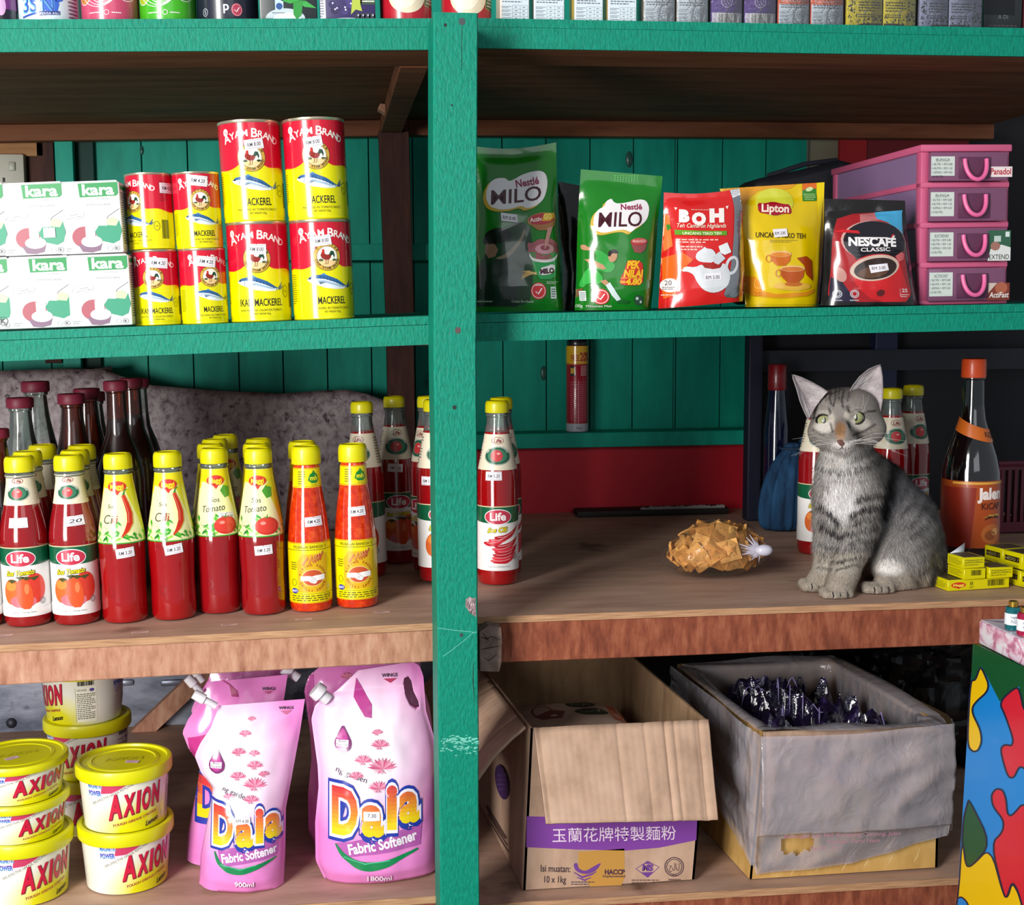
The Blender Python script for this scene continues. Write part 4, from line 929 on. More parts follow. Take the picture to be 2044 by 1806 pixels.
for i, (pr, px_, py_, h, Y_, lab) in enumerate(((v1, 47, 798, .274, .265, 'clear vinegar bottle with a maroon stopper, first behind the ketchup rows'), (v1, 68, 763, .274, .365, 'clear vinegar bottle with a maroon stopper, second behind the ketchup rows'),
        (v1, 180, 784, .274, .455, 'clear vinegar bottle behind the pair of short brown bottles'), (v2, 128, 788, .274, .300, 'short brown bottle with a maroon stopper, front one of two'), (v2, 150, 778, .274, .375, 'short brown bottle with a maroon stopper, rear one of two'),
        (v3, 230, 760, .310, .300, 'tall dark brown bottle with a maroon stopper, front one of two'), (v3, 252, 755, .310, .385, 'tall dark brown bottle with a maroon stopper, rear one of two'), (v4, 272, 756, .310, .480, 'tall clear bottle beside the tall brown ones'),
        (v2, -8, 856, .274, .230, 'short brown bottle cut by the picture edge'))):
    t_ = at(px_, py_, Y_); k_ = (t_.z-sz('S3L', t_.x))/h; x_ = t_.x+.0156*h
    o = pr if not pr.get('put') else copy_tree(pr)
    place(o, (x_, Y_, sz('S3L', x_)), 0, lab, lean=LN); pr['put'] = 1; o.scale = (k_, k_, k_); BOT.append((o, (.0356 if h == .310 else .0328)*k_))
for o in [x for x in bpy.data.objects if x.get('put')]: del o['put']
def settle():
    # bottles stand free of one another: nudge the farther one of any touching pair
    for _ in range(40):
        for i in range(len(BOT)):
            for j in range(i+1, len(BOT)):
                (a, ra), (b, rb) = BOT[i], BOT[j]
                if abs(a.location.z-b.location.z) > .05: continue
                dx, dy = b.location.x-a.location.x, b.location.y-a.location.y; d = math.hypot(dx, dy); need = ra+rb+.0012
                if 1e-6 < d < need:
                    f, g = (b, 1) if b.location.y >= a.location.y else (a, -1); f.location.x += g*dx/d*(need-d)*.4; f.location.y += abs(dy)/d*(need-d)*.9+.0004
    for o, r in BOT:
        if o.location.x < .115: o.location.z = sz('S3L', o.location.x)
settle()
# ---------------------------------------------------------------- speckled vinyl sheet leaning at the back
VINYL = ramp_mat('speckled_vinyl', [(.30, '#5c4c52'), (.42, '#93858a'), (.55, '#b0a4a8'), (.75, '#c0b6b9')], 75, (1, 1, .8), rough=.55, bump=.08, detail=5, dist=.5, extra=('#5b4d52', 62, .62))
top = [(-260, 742), (-60, 744), (0, 741), (120, 737), (205, 738), (240, 752), (300, 770), (420, 780), (560, 787), (640, 781), (690, 779), (730, 787), (765, 800)]
def yv(px): return .768+.012*math.sin((px+200)/300.0)
tp = [at(a, b, yv(a)) for a, b in top]
def vin(u, v):
    f = u*(len(tp)-1); i = min(int(f), len(tp)-2); f -= i; p = tp[i].lerp(tp[i+1], f)
    zb = sz('S3L', p.x)+.0015; yb = p.y-.008-.006*math.sin(u*9)
    roll = max(0, (v-.9)/.1)
    return (p.x+.012*math.sin(v*3)*u, yb+(p.y-yb)*v+.012*math.sin(v*math.pi)*math.sin(u*14+1)+.012*roll*roll, zb+(p.z-zb)*v)
sh = thing('vinyl_sheet', 'sheet of grey speckled floor vinyl leaning at the back behind the sauce bottles', 'sheet', (0, 0, 0))
mb = MB(); mb.grid(72, 16, vin, VINYL); mb.build('printed_face', sh, solid=.0025, angle=60)
a, b = at(165, 735, yv(200)+.01), at(222, 752, yv(222)+.01)
mb = MB(); mb.add([(a.x, a.y+.002, a.z-.004), (a.x+.05, a.y+.004, a.z+.003), (b.x, b.y+.02, b.z-.004), (b.x-.03, b.y+.01, b.z-.022)], [(0, 1, 2, 3)], pm('#3d3a36', .7)); mb.build('folded_corner', sh, solid=.002)
# ---------------------------------------------------------------- top shelf: drink cans and cartons cut by the picture's upper edge
def canister(name, label, pxc, pxw, s, col, art, cat='can', rough=.3, metal=0.0, hh=.125, Y=.02, rim=True, group=None):
    x = at(pxc, 40, Y+.03).x; r = pxw/2*mpp(Vector((x, Y+.03, 1.65))); p = Vector((x, Y+r, sz(s, x)))
    t = thing(name, label, cat, p, group=group, lean=-.02 if s == 'S1L' else 0)
    pr = [(r*.94, 0), (r*.985, .0012), (r, .004), (r, hh-.004), (r*.97, hh)]
    mb = MB(); mb.lathe(pr, 48, pm(col, rough, .4, metal)); mb.build('can_body', t)
    mb = MB(); mb.lathe([(r*.93, hh+.0002), (r*.985, hh+.001), (r*.985, hh+.006), (.0001, hh+.006)], 48, CREAM_METAL); mb.build('lid', t)
    if art:
        A = Art(.3, .4); art(A, r); A.build('label_print', t, wrap([(r, 0), (r, .2)]), du=.004, dv=0, clip=(-r*2.6, .001, r*2.6, hh-.005))
    return t
GT = 'drink cans on the top shelf'
def a_jar(A, r): A.rect(-r*2.6, .016, r*2.6, .09, '#7a2f7a', 1).ell(.006, .02, .006, .012, '#cfa6cf', 2)
canister('food_jar', 'dark jar with a purple band in the top corner of the picture', 4, 66, 'S1L', '#231c2c', a_jar, 'jar')
def a_white(A, r):
    for x, z, a, b in ((-.006, .030, .013, .007), (.010, .022, .010, .012), (.018, .030, .008, .006)): A.ell(x, z, a, b, '#3c62c8', 1, n=9)
    A.text('3SIN', -.006, .012, .019, '#5fb4e0', 2, w=.040, bold=.03).text('3SIN', -.0055, .0125, .019, '#2e4ea8', 2.5, w=.038, bold=.0).poly([(-.004, .0075), (.020, .0092), (.020, .0138), (-.004, .0125)], '#1c2f7a', 3).text('PERISA ASLI', .008, .0088, .0032, '#e8ecf4', 4, w=.022, rot=.06).poly([(-.027, .0058), (-.006, .0098), (-.006, .0122), (-.027, .0080)], '#2e4ea8', 3)
    A.lines(.032, .006, .048, .06, 12, '#6c4a78', 2, seed=3)
canister('drink_canister', 'white canister splashed with blue lettering on the top shelf', 96, 118, 'S1L', '#cfdde6', a_white, 'canister', group=GT)
def a_rings(c1, c2, c3):
    def f(A, r):
        for k in range(4): A.ring(-.010+.003*k, .052, .028-.003*k, .034-.002*k, .0007, '#f0e6ea', 2, a0=200, a1=345)
        A.ell(.026, .040, .014, .014, c2, 1).ring(.026, .040, .0145, .0145, .0008, '#f0e6ea', 2).ell(-.030, .036, .011, .014, c3, 1).ring(-.030, .036, .0115, .0145, .0008, '#f0e6ea', 2)
        A.ring(0, .0115, .0032, .0032, .0007, '#e6d8dc', 2).lines(-.022, .0100, -.006, .0128, 1, '#e6d8dc', 2).lines(.006, .0100, .020, .0128, 1, '#e6d8dc', 2, seed=5).ring(.042, .009, .0045, .0045, .0006, c3, 2)
    return f
canister('drink_can', 'pink drink can with white swirls on the top shelf', 221, 112, 'S1L', '#c04668', a_rings(0, '#c85a7c', '#c07a3c'), group=GT)
canister('drink_can', 'green drink can with white swirls on the top shelf', 336, 111, 'S1L', '#3fa81c', a_rings(0, '#2f8a1c', '#9cb82c'), group=GT)
def a_dark(A, r):
    A.text('d', .0005, .0205, .011, '#d8dce8', 2, bold=.02, rot=math.pi).ell(.0135, .0145, .0070, .0078, '#b03a52', 2).ring(.0135, .0145, .0062, .0070, .0005, '#e2b4bc', 3).stroke([(.0105, .0145), (.0130, .0120), (.0165, .0175)], .0012, '#f0d8dc', 4).ring(-.0275, .0125, .0040, .0048, .0006, '#c8ccd8', 2).text('S', -.0275, .0102, .005, '#c8ccd8', 2)
canister('drink_can', 'black drink can with a red seal on the top shelf', 455, 122, 'S1L', '#1d2030', a_dark, group=GT)
def a_lychee(A, r):
    A.ell(.000, .034, .025, .024, '#ded0b4', 2).ell(-.004, .036, .018, .020, '#e8dec8', 3).poly([(.024, .020), (.045, .017), (.047, .06), (.024, .06)], '#c8b87c', 2).poly([(.0248, .0208), (.0442, .0178), (.0460, .06), (.0248, .06)], '#1d5c2c', 3).lines(.027, .022, .043, .034, 3, '#d8e0c8', 4, seed=4)
canister('fruit_can', 'red fruit can with a cream picture standing just before the green post', 811, 103, 'S1L', '#b01a2a', a_lychee, group=GT)
canister('fruit_can', 'red fruit can standing behind the top of the green post', 931, 100, 'S1R', '#b01a2a', a_lychee, group=GT, Y=.035)
def box_item(name, label, pa, pb, s, col, art, Y=.02, dep=.055, hh=.13, cat='carton', group=None, side=None, film=False):
    x0, x1 = at(pa, 40, Y).x, at(pb, 40, Y).x; xc = (x0+x1)/2; w = x1-x0
    t = thing(name, label, cat, (xc, Y, sz(s, xc)), group=group, lean=-.02 if s == 'S1L' else 0)
    mb = MB(); mb.rbox((0, dep/2, hh/2), (w, dep, hh), .0018, pm(col, .35, .3)); mb.build('carton_body', t)
    mb = MB(); mb.prism([(-w*.45, hh-.0006), (w*.45, hh-.0006), (w*.42, hh+.007), (-w*.42, hh+.007)], dep*.3, dep*.7, pm(col, .35, .3)); mb.build('top_flap', t)
    A = Art(.3, .3); art(A, w); A.build('label_print', t, flat(0), du=0, dv=0, clip=(-w/2+.0008, .0012, w/2-.0008, hh-.002))
    if side:
        A = Art(.3, .3); A.rect(.004, .002, dep-.004, hh-.002, side, 1); A.build('side_print', t, lambda u, v, h: (-w/2-h, u, v), du=0, dv=0)
    if film:
        mb = MB(); mb.rbox((0, dep/2, hh/2), (w+.003, dep+.003, hh+.001), .004, thin_mat('shrink_film', '#fafafc', .96, rough=.06, bump=.35, bscale=60)); mb.build('shrink_film', t)
    return t
def a_mint(A, w):
    A.ell(-.004, .0035, .024, .012, '#b9c6cc', 2, a0=0, a1=180).ell(-.002, .002, .017, .0085, '#d2dde2', 3, a0=0, a1=180)
    for a in (80, 30, 130, -20, 175): A.poly([(.012, .024), (.012+.010*math.cos(math.radians(a-22)), .024+.010*math.sin(math.radians(a-22))), (.012+.024*math.cos(math.radians(a)), .024+.024*math.sin(math.radians(a))), (.012+.010*math.cos(math.radians(a+22)), .024+.010*math.sin(math.radians(a+22)))], '#2f9a3c' if a != 30 else '#1f7a30', 4)
    A.poly([(.006, .024), (.018, .023), (.016, .008), (.010, .002), (.006, .008)], '#238a32', 5).rect(-.016, .014, -.006, .034, '#b8d4ea', 4).ell(-.011, .018, .004, .004, '#2e4e8a', 5).lines(-.020, .009, -.004, .011, 1, '#5a6a72', 5)
box_item('tea_carton', 'black carton with a mint leaf picture on the top shelf', 519, 634, 'S1L', '#20282c', a_mint)
def a_berry(A, w):
    rn = random.Random(2)
    for k in range(30): x, z = rn.uniform(-.022, .010), rn.uniform(.006, .045); A.ell(x, z, .0045, .0045, rn.choice(('#2c2158', '#3b2c70', '#231a48')), 2+k*.01, n=14).ell(x+.001, z+.0015, .0012, .0012, '#c8c4e6', 3, n=8)
    A.poly([(.004, .008), (.010, .014), (.018, .012), (.016, .020), (.022, .026), (.013, .028), (.010, .036), (.006, .026)], '#a8b83c', 4).rect(.016, .020, .038, .06, '#27402a', 4).lines(.018, .022, .036, .034, 3, '#d8e0c8', 5).rect(-.040, .002, -.027, .06, '#dcdce4', 2).lines(-.038, .004, -.029, .06, 18, '#6a6a7a', 3, seed=7).ell(.0, .001, .02, .003, '#c8ccd8', 3, a0=0, a1=180)
    for k in range(6): A.ell(.012+.006*k, .006, .0040, .0042, '#1f1a30', 4.2, n=14).ell(.013+.006*k, .0072, .0012, .0012, '#aab0c8', 4.4, n=8)
box_item('drink_carton', 'purple berry drink carton with a pale side panel on the top shelf', 639, 750, 'S1L', '#33285c', a_berry)
def a_table(top=None, bg='#c8d4dc', edge=None):
    def f(A, w):
        A.rect(-w/2+.001, .0012, w/2-.001, .028 if top else .13, bg, 1)
        if top: A.rect(-w/2, .028, w/2, .13, top, 1).rect(-w*.42, .0295, w*.42, .0335, '#e0502c', 2).lines(-w*.40, .0298, w*.40, .0332, 2, '#f2e2d8', 3)
        if edge: A.rect(-w/2, .0, -w/2+.003, .13, edge, 2)
        z0 = .0195; A.lines(-w*.42, z0+.003, w*.42, z0+.009, 2, '#5a626c', 2, seed=int(w*1e5))
        for k in range(5): A.rect(-w*.08, z0-.0045*k, w*.44, z0-.0045*k+.0003, '#5a626c', 2)
        for q in (-.08, .18, .44): A.rect(w*q-.00015, .0, w*q+.00015, z0, '#5a626c', 2)
        for k in range(4):
            A.lines(-w*.44, z0-.0045*k-.0040, -w*.12, z0-.0045*k-.0006, 2, '#5a626c', 2, seed=k).lines(w*.0, z0-.0045*k-.003, w*.10, z0-.0045*k-.001, 1, '#5a626c', 2, seed=k).lines(w*.26, z0-.0045*k-.003, w*.36, z0-.0045*k-.001, 1, '#5a626c', 2, seed=k+4)
    return f
GW = 'small drink cartons along the top shelf'
for a, b, col, art, sd, film, lab in (
    (998, 1057, '#d6c8b8', a_table(edge='#e2d4c8'), '#dcc8b4', 0, 'white drink carton with a nutrition table, first one after the green post'),
    (1066, 1127, '#d2d4d8', a_table(), '#7c2c48', 0, 'white drink carton with a maroon side next to the first one'),
    (1147, 1204, '#d2d4d8', a_table(), '#e2b400', 0, 'white drink carton with a yellow side panel, first of two'),
    (1214, 1271, '#d2d4d8', a_table(), '#d8a818', 0, 'white drink carton with a yellow side panel, second of two'),
    (1285, 1347, '#b8b4a8', a_table(), '#a89c88', 1, 'grey white drink carton in clear film, first of a pair'),
    (1351, 1413, '#b8b4a8', a_table(), '#a89c88', 1, 'grey white drink carton in clear film, second of a pair')):
    box_item('drink_carton', lab, a, b, 'S1R', col, art, side=sd, group=GW, dep=.04, film=film)
def a_purple(A, w):
    A.rect(-w/2, .0012, w/2, .0155, '#c4bccc', 1).barcode(-w*.32, .002, w*.40, .0152, 2, seed=8); A.rect(-w/2, .0155, w/2, .13, '#4a2080', 1).ring(0, .0300, .0075, .0078, .0008, '#d8cce8', 2).ring(0, .0300, .0050, .0052, .0007, '#d8cce8', 2, n=8).text('\u062d\u0644\u0627\u0644', 0, .0285, .0035, '#d8cce8', 2, w=.007)
for a, b, lab in ((1420, 1481, 'purple drink carton with a barcode, first of two'), (1486, 1548, 'purple drink carton with a barcode, second of two')):
    box_item('drink_carton', lab, a, b, 'S1R', '#4a2080', a_purple, group=GW, dep=.04, film=1)
for a, b, lab in ((1553, 1615, 'orange topped drink carton with a nutrition table, first of two'), (1618, 1683, 'orange topped drink carton with a nutrition table, second of two')):
    box_item('drink_carton', lab, a, b, 'S1R', '#d8542c', a_table('#e2622c'), group=GW, dep=.04, film=1)
def a_spots(bg, dot, mir):
    def f(A, w):
        A.rect(-w/2, .0012, w/2, .13, bg, 1); rn = random.Random(6)
        for k in range(95):
            x, z = rn.uniform(-w*.48, w*.48), rn.uniform(.001, .034); d = (x*mir+w*.5)/w
            if d < .28 or z < .010-(.3-d)*.01: A.ell(x, z, .0011, .0013, dot, 2, n=7)
        x0 = -w*.18 if mir > 0 else -w*.44; A.lines(x0, .020, x0+w*.62, .034, 4, dot, 3, seed=3).lines(x0, .0125, x0+w*.5, .018, 2, dot, 3, seed=9)
        A.ell(-mir*-.012, .0, w*.55, .006, dot, 2, a0=0, a1=180)
    return f
for a, b, m_, bg, dot, lab in ((1690, 1761, 1, '#d2c000', '#2c2808', 'yellow drink carton with black dots, first of two'), (1763, 1827, -1, '#d2c000', '#2c2808', 'yellow drink carton with black dots, second of two'),
        (1836, 1892, 1, '#8c90ac', '#23252f', 'grey drink carton with black dots, first of two'), (1894, 1959, -1, '#8c90ac', '#23252f', 'grey drink carton with black dots, second of two')):
    box_item('drink_carton', lab, a, b, 'S1R', bg, a_spots(bg, dot, m_), group=GW, dep=.04, film=1)
def a_darkpack(A, w): A.rect(-w*.5, .026, w*.3, .05, '#0d0e12', 1).text('A DI', .0, .021, .0055, '#6c7478', 2, w=.014).lines(-w*.4, .010, w*.4, .014, 1, '#4c4448', 2)
box_item('drink_carton', 'dark grey carton at the end of the top shelf', 1963, 2040, 'S1R', '#23282a', a_darkpack, Y=.05, group=GW, dep=.04)
box_item('drink_carton', 'dark carton in the top corner past the dotted ones', 2043, 2110, 'S1R', '#4a1a20', a_darkpack, Y=.05, group=GW, dep=.04)
# ---------------------------------------------------------------- pouches on the second shelf
FOIL = dict(rough=.22, coat=.5)
def pouch(name, label, left, right, Y, shelf, T, col, cat='pouch', group='drink pouches on the green shelf', back=None, mat=None, lean=.05, **k):
    P_ = Pouch(left, right, Y, shelf, T, lean=lean, **k); t = thing(name, label, cat, P_.org, group=group)
    P_.mesh(mat or pm(col, bump=.12, bscale=120, **FOIL), mback=back).build('pouch_body', t, angle=70); P_.t = t; return P_
GREEN = '#127416'
K7 = (900, 260, 3.926); K8 = (1300, 260, 3.925); K9 = (1600, 260, 3.926)
def neg(pts): return [(x, -y) for x, y in pts]
def milo_logo(A, pts, gold, milo, nestle, l=2):
    pts = chaikin(pts, 2); g = [(x-22, y+20) for x, y in pts]; A.poly(neg(g), '#c9a83c', l-.5); A.poly(neg([(x*1.0, y) for x, y in pts]), '#e6e2e4', l)
    (x, y, h, w, r) = milo; A.text('MILO', x, -y, h, '#43101f', l+1, w=w, bold=.012, rot=r, shear=.12)
    (x, y, h, w, r) = nestle; A.text('Nestl\u00e9', x, -y, h, '#8e2248', l+1, w=w, bold=.03, rot=r)
b1 = [(280, 520), (285, 450), (315, 385), (360, 352), (432, 345), (455, 372), (490, 364), (560, 320), (640, 297), (710, 295), (750, 320), (768, 375), (765, 440), (740, 520), (690, 570), (600, 600), (572, 580), (540, 577), (480, 600), (380, 608), (310, 585)]
m1 = pouch('malt_drink_pouch', 'tall green malt drink pouch beside the green post with a glass of chocolate drink', [(940, 617), (934, 560), (936, 450), (940, 283)], [(1126, 614), (1122, 560), (1114, 420), (1113, 276)], .085, 'S2R', [(0, .055), (.15, .066), (.6, .05), (.9, .012), (.95, .001), (1, .001)], GREEN, seed=1, topbow=-.006)
A = Art(.22, .5); milo_logo(A, b1, 0, (520, 548, 118, 405, .10), (608, 412, 62, 185, .13))
A.poly(cur([(640, 1330), (640, 760), (560, 700), (430, 740), (330, 830), (260, 1000), (205, 1080), (205, 1380), (520, 1380)]), '#0f3a18', 1)  # boy's figure coloured dark green, the shadow over it put into the print
A.poly(neg([(280, 880), (345, 885), (372, 930), (350, 985), (300, 1000), (272, 950)]), '#8c6a54', 2).poly(cur([(255, 880), (280, 790), (370, 750), (470, 770), (480, 860), (390, 880), (350, 885), (290, 890)]), '#10140f', 2).poly(cur([(345, 1000), (440, 960), (545, 840), (575, 765), (590, 770), (560, 860), (470, 980), (400, 1010)]), '#8c7a5c', 2).poly(neg([(205, 1110), (330, 1010), (450, 1000), (510, 1100), (520, 1380), (205, 1380)]), '#16281c', 2)
A.ell(722, -690, 122, 56, '#b98a3c', 2, rot=.10).ell(722, -684, 112, 46, '#a8323c', 3, rot=.10).poly(neg([(740, 640), (830, 636), (838, 668), (790, 700), (720, 702)]), '#d8a02c', 3.5).text('Activ', 672, -704, 34, '#f0e4d8', 4, w=100, rot=.12, bold=.02).text('GO', 772, -684, 40, '#f0d86c', 4, w=70, rot=.12, bold=.03)
A.poly(neg([(620, 712), (838, 690), (828, 740), (760, 775), (690, 776), (640, 745)]), '#a06a3c', 2.6).poly(neg([(770, 755), (815, 745), (770, 880), (740, 930), (745, 860)]), '#b8887c', 4)
A.ell(735, -935, 132, 80, '#a45a62', 3, rot=.0).poly(cur([(600, 870), (640, 880), (690, 845), (760, 850), (800, 840), (858, 880), (862, 940), (600, 930)]), '#a45a62', 3).ell(742, -925, 80, 40, '#c8929a', 3.5).ell(745, -915, 40, 22, '#8e4450', 3.8)
A.poly(neg([(612, 950), (858, 950), (835, 1140), (790, 1165), (700, 1165), (665, 1120)]), '#2a9a50', 3).poly(cur([(612, 955), (640, 1000), (735, 1015), (820, 1000), (858, 955), (856, 985), (820, 1025), (735, 1035), (640, 1022), (615, 985)]), '#e6e2e0', 4).poly(cur([(690, 1125), (705, 1075), (760, 1062), (800, 1045), (830, 1055), (830, 1095), (790, 1125), (720, 1135)]), '#e8e4e6', 5).text('MILO', 762, -1118, 38, '#43101f', 6, w=120, bold=.06, rot=.1)
for k in range(4): A.stroke(neg([(548+6*k, 1165-20*k), (610, 1125-6*k), (672, 1112+5*k)]), [8, 22, 8], ['#c99a4c', '#dcb46c'][k % 2], 3+.2*k)
A.ell(686, -1258, 64, 66, '#c82c30', 3).ring(686, -1258, 56, 58, 5, '#f0d8d8', 4).stroke(neg([(662, 1262), (682, 1282), (714, 1236)]), 9, '#f6eeee', 5).lines(655, -1222, 716, -1206, 1, '#f0d8d8', 5)
A.poly(neg([(786, 1225), (834, 1225), (838, 1318), (788, 1318)]), '#d8e0e0', 3).lines(793, -1310, 830, -1235, 4, '#3a5a48', 4).lines(755, -1205, 860, -1180, 2, '#c8e0c0', 3).lines(212, -1352, 330, -1330, 1, '#9cc49c', 3).text('Coklat Berkhasiat', 560, -1350, 20, '#d0e4c8', 3, w=175)
A.build('label_print', m1.t, m1.crop(*K7), du=9, dv=9, lift=.00018); 
A = Art(.5); A.poly(neg([(393, 632), (522, 648), (524, 712), (396, 700)]), PAPER, 9).text('RM 8.40', 458, -690, 30, INK, 10, w=100, rot=-.1); A.build('price_tag', m1.t, m1.crop(*K7), du=9, dv=9, lift=.00018)
m2 = pouch('malt_drink_pouch', 'smaller green malt drink pouch with a football player picture', [(1147, 614), (1150, 560), (1155, 430), (1162, 331)], [(1299, 613), (1305, 560), (1316, 430), (1326, 345)], .075, 'S2R', [(0, .045), (.15, .056), (.6, .044), (.86, .010), (.92, .001), (1, .001)], GREEN, seed=4)
A = Art(.22, .5); b2 = [(1125, 740), (1130, 670), (1160, 620), (1215, 590), (1222, 555), (1268, 528), (1285, 560), (1320, 572), (1400, 560), (1490, 535), (1545, 545), (1572, 600), (1560, 680), (1520, 730), (1455, 762), (1415, 802), (1365, 775), (1300, 782), (1210, 804), (1150, 790)]
milo_logo(A, b2, 0, (1335, 752, 118, 350, .02), (1425, 618, 46, 170, .02))
A.ell(1480, -872, 72, 30, '#a8323c', 3, rot=.05).ell(1480, -866, 64, 24, '#c0504c', 3.5, rot=.05).text('ActivGO', 1480, -876, 20, '#f0e4d8', 4, w=110).poly(neg([(1412, 892), (1545, 892), (1530, 935), (1495, 962), (1440, 955)]), '#8e4a48', 3)
SK = '#b98a68'
A.poly(cur([(1035, 895), (1062, 890), (1090, 915), (1140, 925), (1150, 942), (1085, 940), (1040, 930)]), SK, 3).poly(cur([(1130, 930), (1200, 950), (1290, 1050), (1280, 1090), (1240, 1120), (1140, 1090), (1120, 1060), (1150, 1000)]), '#2c9a3c', 3).poly(neg([(1060, 1010), (1100, 1005), (1200, 1055), (1215, 1085), (1190, 1092), (1110, 1055)]), SK, 4)
A.ell(1268, -985, 34, 48, SK, 4, rot=-.15).poly(cur([(1232, 985), (1235, 945), (1275, 930), (1308, 945), (1306, 968), (1262, 962), (1248, 990)]), '#1c1612', 5)
A.poly(cur([(1075, 1075), (1145, 1090), (1200, 1160), (1175, 1205), (1085, 1195), (1045, 1235), (1020, 1210)]), '#34a844', 4).poly(neg([(1170, 1180), (1215, 1170), (1245, 1205), (1215, 1222)]), SK, 4.5).poly(neg([(1212, 1215), (1245, 1190), (1290, 1270), (1330, 1330), (1300, 1345), (1255, 1295)]), '#c8d8d8', 5).poly(neg([(1290, 1340), (1335, 1322), (1405, 1340), (1370, 1358), (1295, 1355)]), '#1c5a24', 6).poly(neg([(1000, 1245), (1050, 1235), (1030, 1290), (960, 1345), (945, 1330), (985, 1290)]), '#7a5438', 4)
A.poly(cur([(1385, 1012), (1505, 1025), (1515, 1100), (1510, 1215), (1318, 1215), (1330, 1150), (1350, 1120)]), '#c82c1c', 3)
for t_, y_, h_, w_ in (('PEK', 1082, 60, 112), ('NILAI', 1148, 56, 165), ('4.80', 1208, 46, 138)): A.text(t_, 1432 if t_ != '4.80' else 1432, -y_, h_, '#f0b81c', 5, w=w_, bold=.05, shear=.2)
A.text('RM', 1342, -1198, 20, '#f0b81c', 5, w=36, bold=.03).rect(1330, -1160, 1505, -1155, '#f0b81c', 5)
A.ell(1172, -1304, 66, 62, '#c82c30', 4.6).ring(1172, -1304, 58, 54, 5, '#f0d8d8', 5).stroke(neg([(1148, 1306), (1168, 1326), (1200, 1282)]), 9, '#f6eeee', 6)
A.ell(1472, -1330, 38, 40, '#2c4a38', 4).ell(1460, -1318, 14, 14, '#b8c8c0', 5, n=6).ell(1490, -1345, 10, 12, '#b8c8c0', 5, n=6)
A.poly(neg([(1022, 1258), (1066, 1258), (1068, 1335), (1024, 1335)]), '#d8e0e0', 5).lines(1028, -1330, 1062, -1265, 4, '#3a5a48', 6).text('200g', 1012, -1386, 24, '#e0ece0', 5, w=58).text('Minuman Malt', 1160, -1386, 18, '#e0ece0', 5, w=190)
for k in range(9): A.lines(1290+k*22, -400, 1302+k*22, -345, 4, '#5cc45c', 3, seed=k)
A.build('label_print', m2.t, m2.crop(*K7), du=9, dv=9, lift=.00018)
pouch('drink_pouch', 'black pouch standing in the gap between the two green ones', [(1112, 612), (1116, 352)], [(1168, 612), (1166, 362)], .16, 'S2R', [(0, .05), (.3, .06), (.9, .01), (1, .001)], '#101310', seed=9)
# red tea pouch with a silver side
m3 = pouch('tea_pouch', 'red tea pouch with a white teapot picture and a silver side', [(1314, 611), (1317, 560), (1326, 440), (1328, 378)], [(1483, 596), (1487, 540), (1485, 420), (1479, 370)], .07, 'S2R', [(0, .050), (.15, .060), (.6, .046), (.88, .012), (.95, .001), (1, .001)], '#cf1c1c', seed=14, topbow=-.004)
A = Art(.22, .5); SIL = pm('#b9bcc0', .2, metal=.9, bump=.5, bscale=60)
A.poly(cur([(625, 450), (702, 430), (722, 500), (735, 600), (738, 900), (728, 1200), (705, 1312), (560, 1310), (600, 1200), (640, 1020), (660, 800), (665, 600), (645, 520)]), SIL, 2).poly(neg([(630, 448), (702, 432), (712, 500), (648, 520)]), '#d8dade', 3).lines(640, -505, 702, -450, 4, '#8a8c92', 4)
A.poly(neg([(100, 1000), (250, 950), (330, 1010), (240, 1100), (200, 1290), (120, 1320)]), '#e0641c', 1).poly(neg([(95, 640), (160, 660), (185, 900), (110, 960)]), '#e27a3c', 1)
for ch, x, y, h, w in (('B', 265, 702, 90, 78), ('O', 377, 722, 90, 112), ('H', 520, 700, 100, 118)): A.text(ch, x, -y, h, '#f2e6e2', 4, w=w, bold=.08)
A.poly(neg([(190, 592), (215, 596), (200, 615)]), '#f0e0d8', 4).poly(neg([(592, 582), (616, 578), (604, 606)]), '#f0e0d8', 4).lines(318, -612, 478, -598, 1, '#e8b0a0', 4)
A.text('Teh Cameron Highlands', 403, -752, 34, '#f2dcc8', 4, w=382, shear=.25, bold=.01).poly(neg([(195, 772), (598, 780), (596, 815), (200, 812)]), '#5c9c1c', 4).text('UNCANG TEKO TEH', 402, -808, 22, '#e8ecc8', 5, w=300, bold=.02)
A.poly(neg([(140, 735), (160, 728), (172, 760), (150, 780)]), '#3c8a2c', 4).lines(205, -880, 530, -840, 2, '#f0c8b8', 4, seed=3).lines(205, -940, 400, -895, 2, '#f0c8b8', 4, seed=5)
TP = '#d6d8dc'
A.poly(cur([(240, 1105), (265, 1062), (340, 1072), (395, 1045), (420, 1082), (540, 1078), (565, 1030), (615, 1085), (625, 1150), (600, 1220), (540, 1262), (470, 1275), (400, 1250), (355, 1190), (330, 1130), (290, 1105)]), TP, 5).ring(640, -1055, 56, 78, 24, TP, 5, rot=-.4).poly(neg([(400, 1045), (548, 1040), (540, 1075), (480, 1086), (415, 1075)]), '#a02018', 6)
A.poly(cur([(345, 1000), (355, 955), (405, 920), (418, 905), (432, 920), (480, 925), (510, 965), (495, 1035), (380, 1030)]), TP, 5.5).poly(neg([(528, 902), (602, 872), (635, 950), (580, 972), (545, 955)]), '#e6e8ea', 6).poly(neg([(485, 985), (535, 945), (585, 1000), (525, 1050), (490, 1035)]), '#c8ccd2', 6.5)
A.ell(163, -1213, 58, 56, '#e8e2e0', 5).text('20', 152, -1212, 40, '#4a3a3a', 6, w=44).lines(118, -1250, 208, -1222, 2, '#6a5a5a', 6).lines(108, -1298, 255, -1280, 1, '#f0c8b8', 5)
A.poly(neg([(408, 1122), (545, 1112), (552, 1168), (416, 1180)]), PAPER, 8).text('RM 3.00', 478, -1165, 30, INK, 9, w=108, rot=.06)
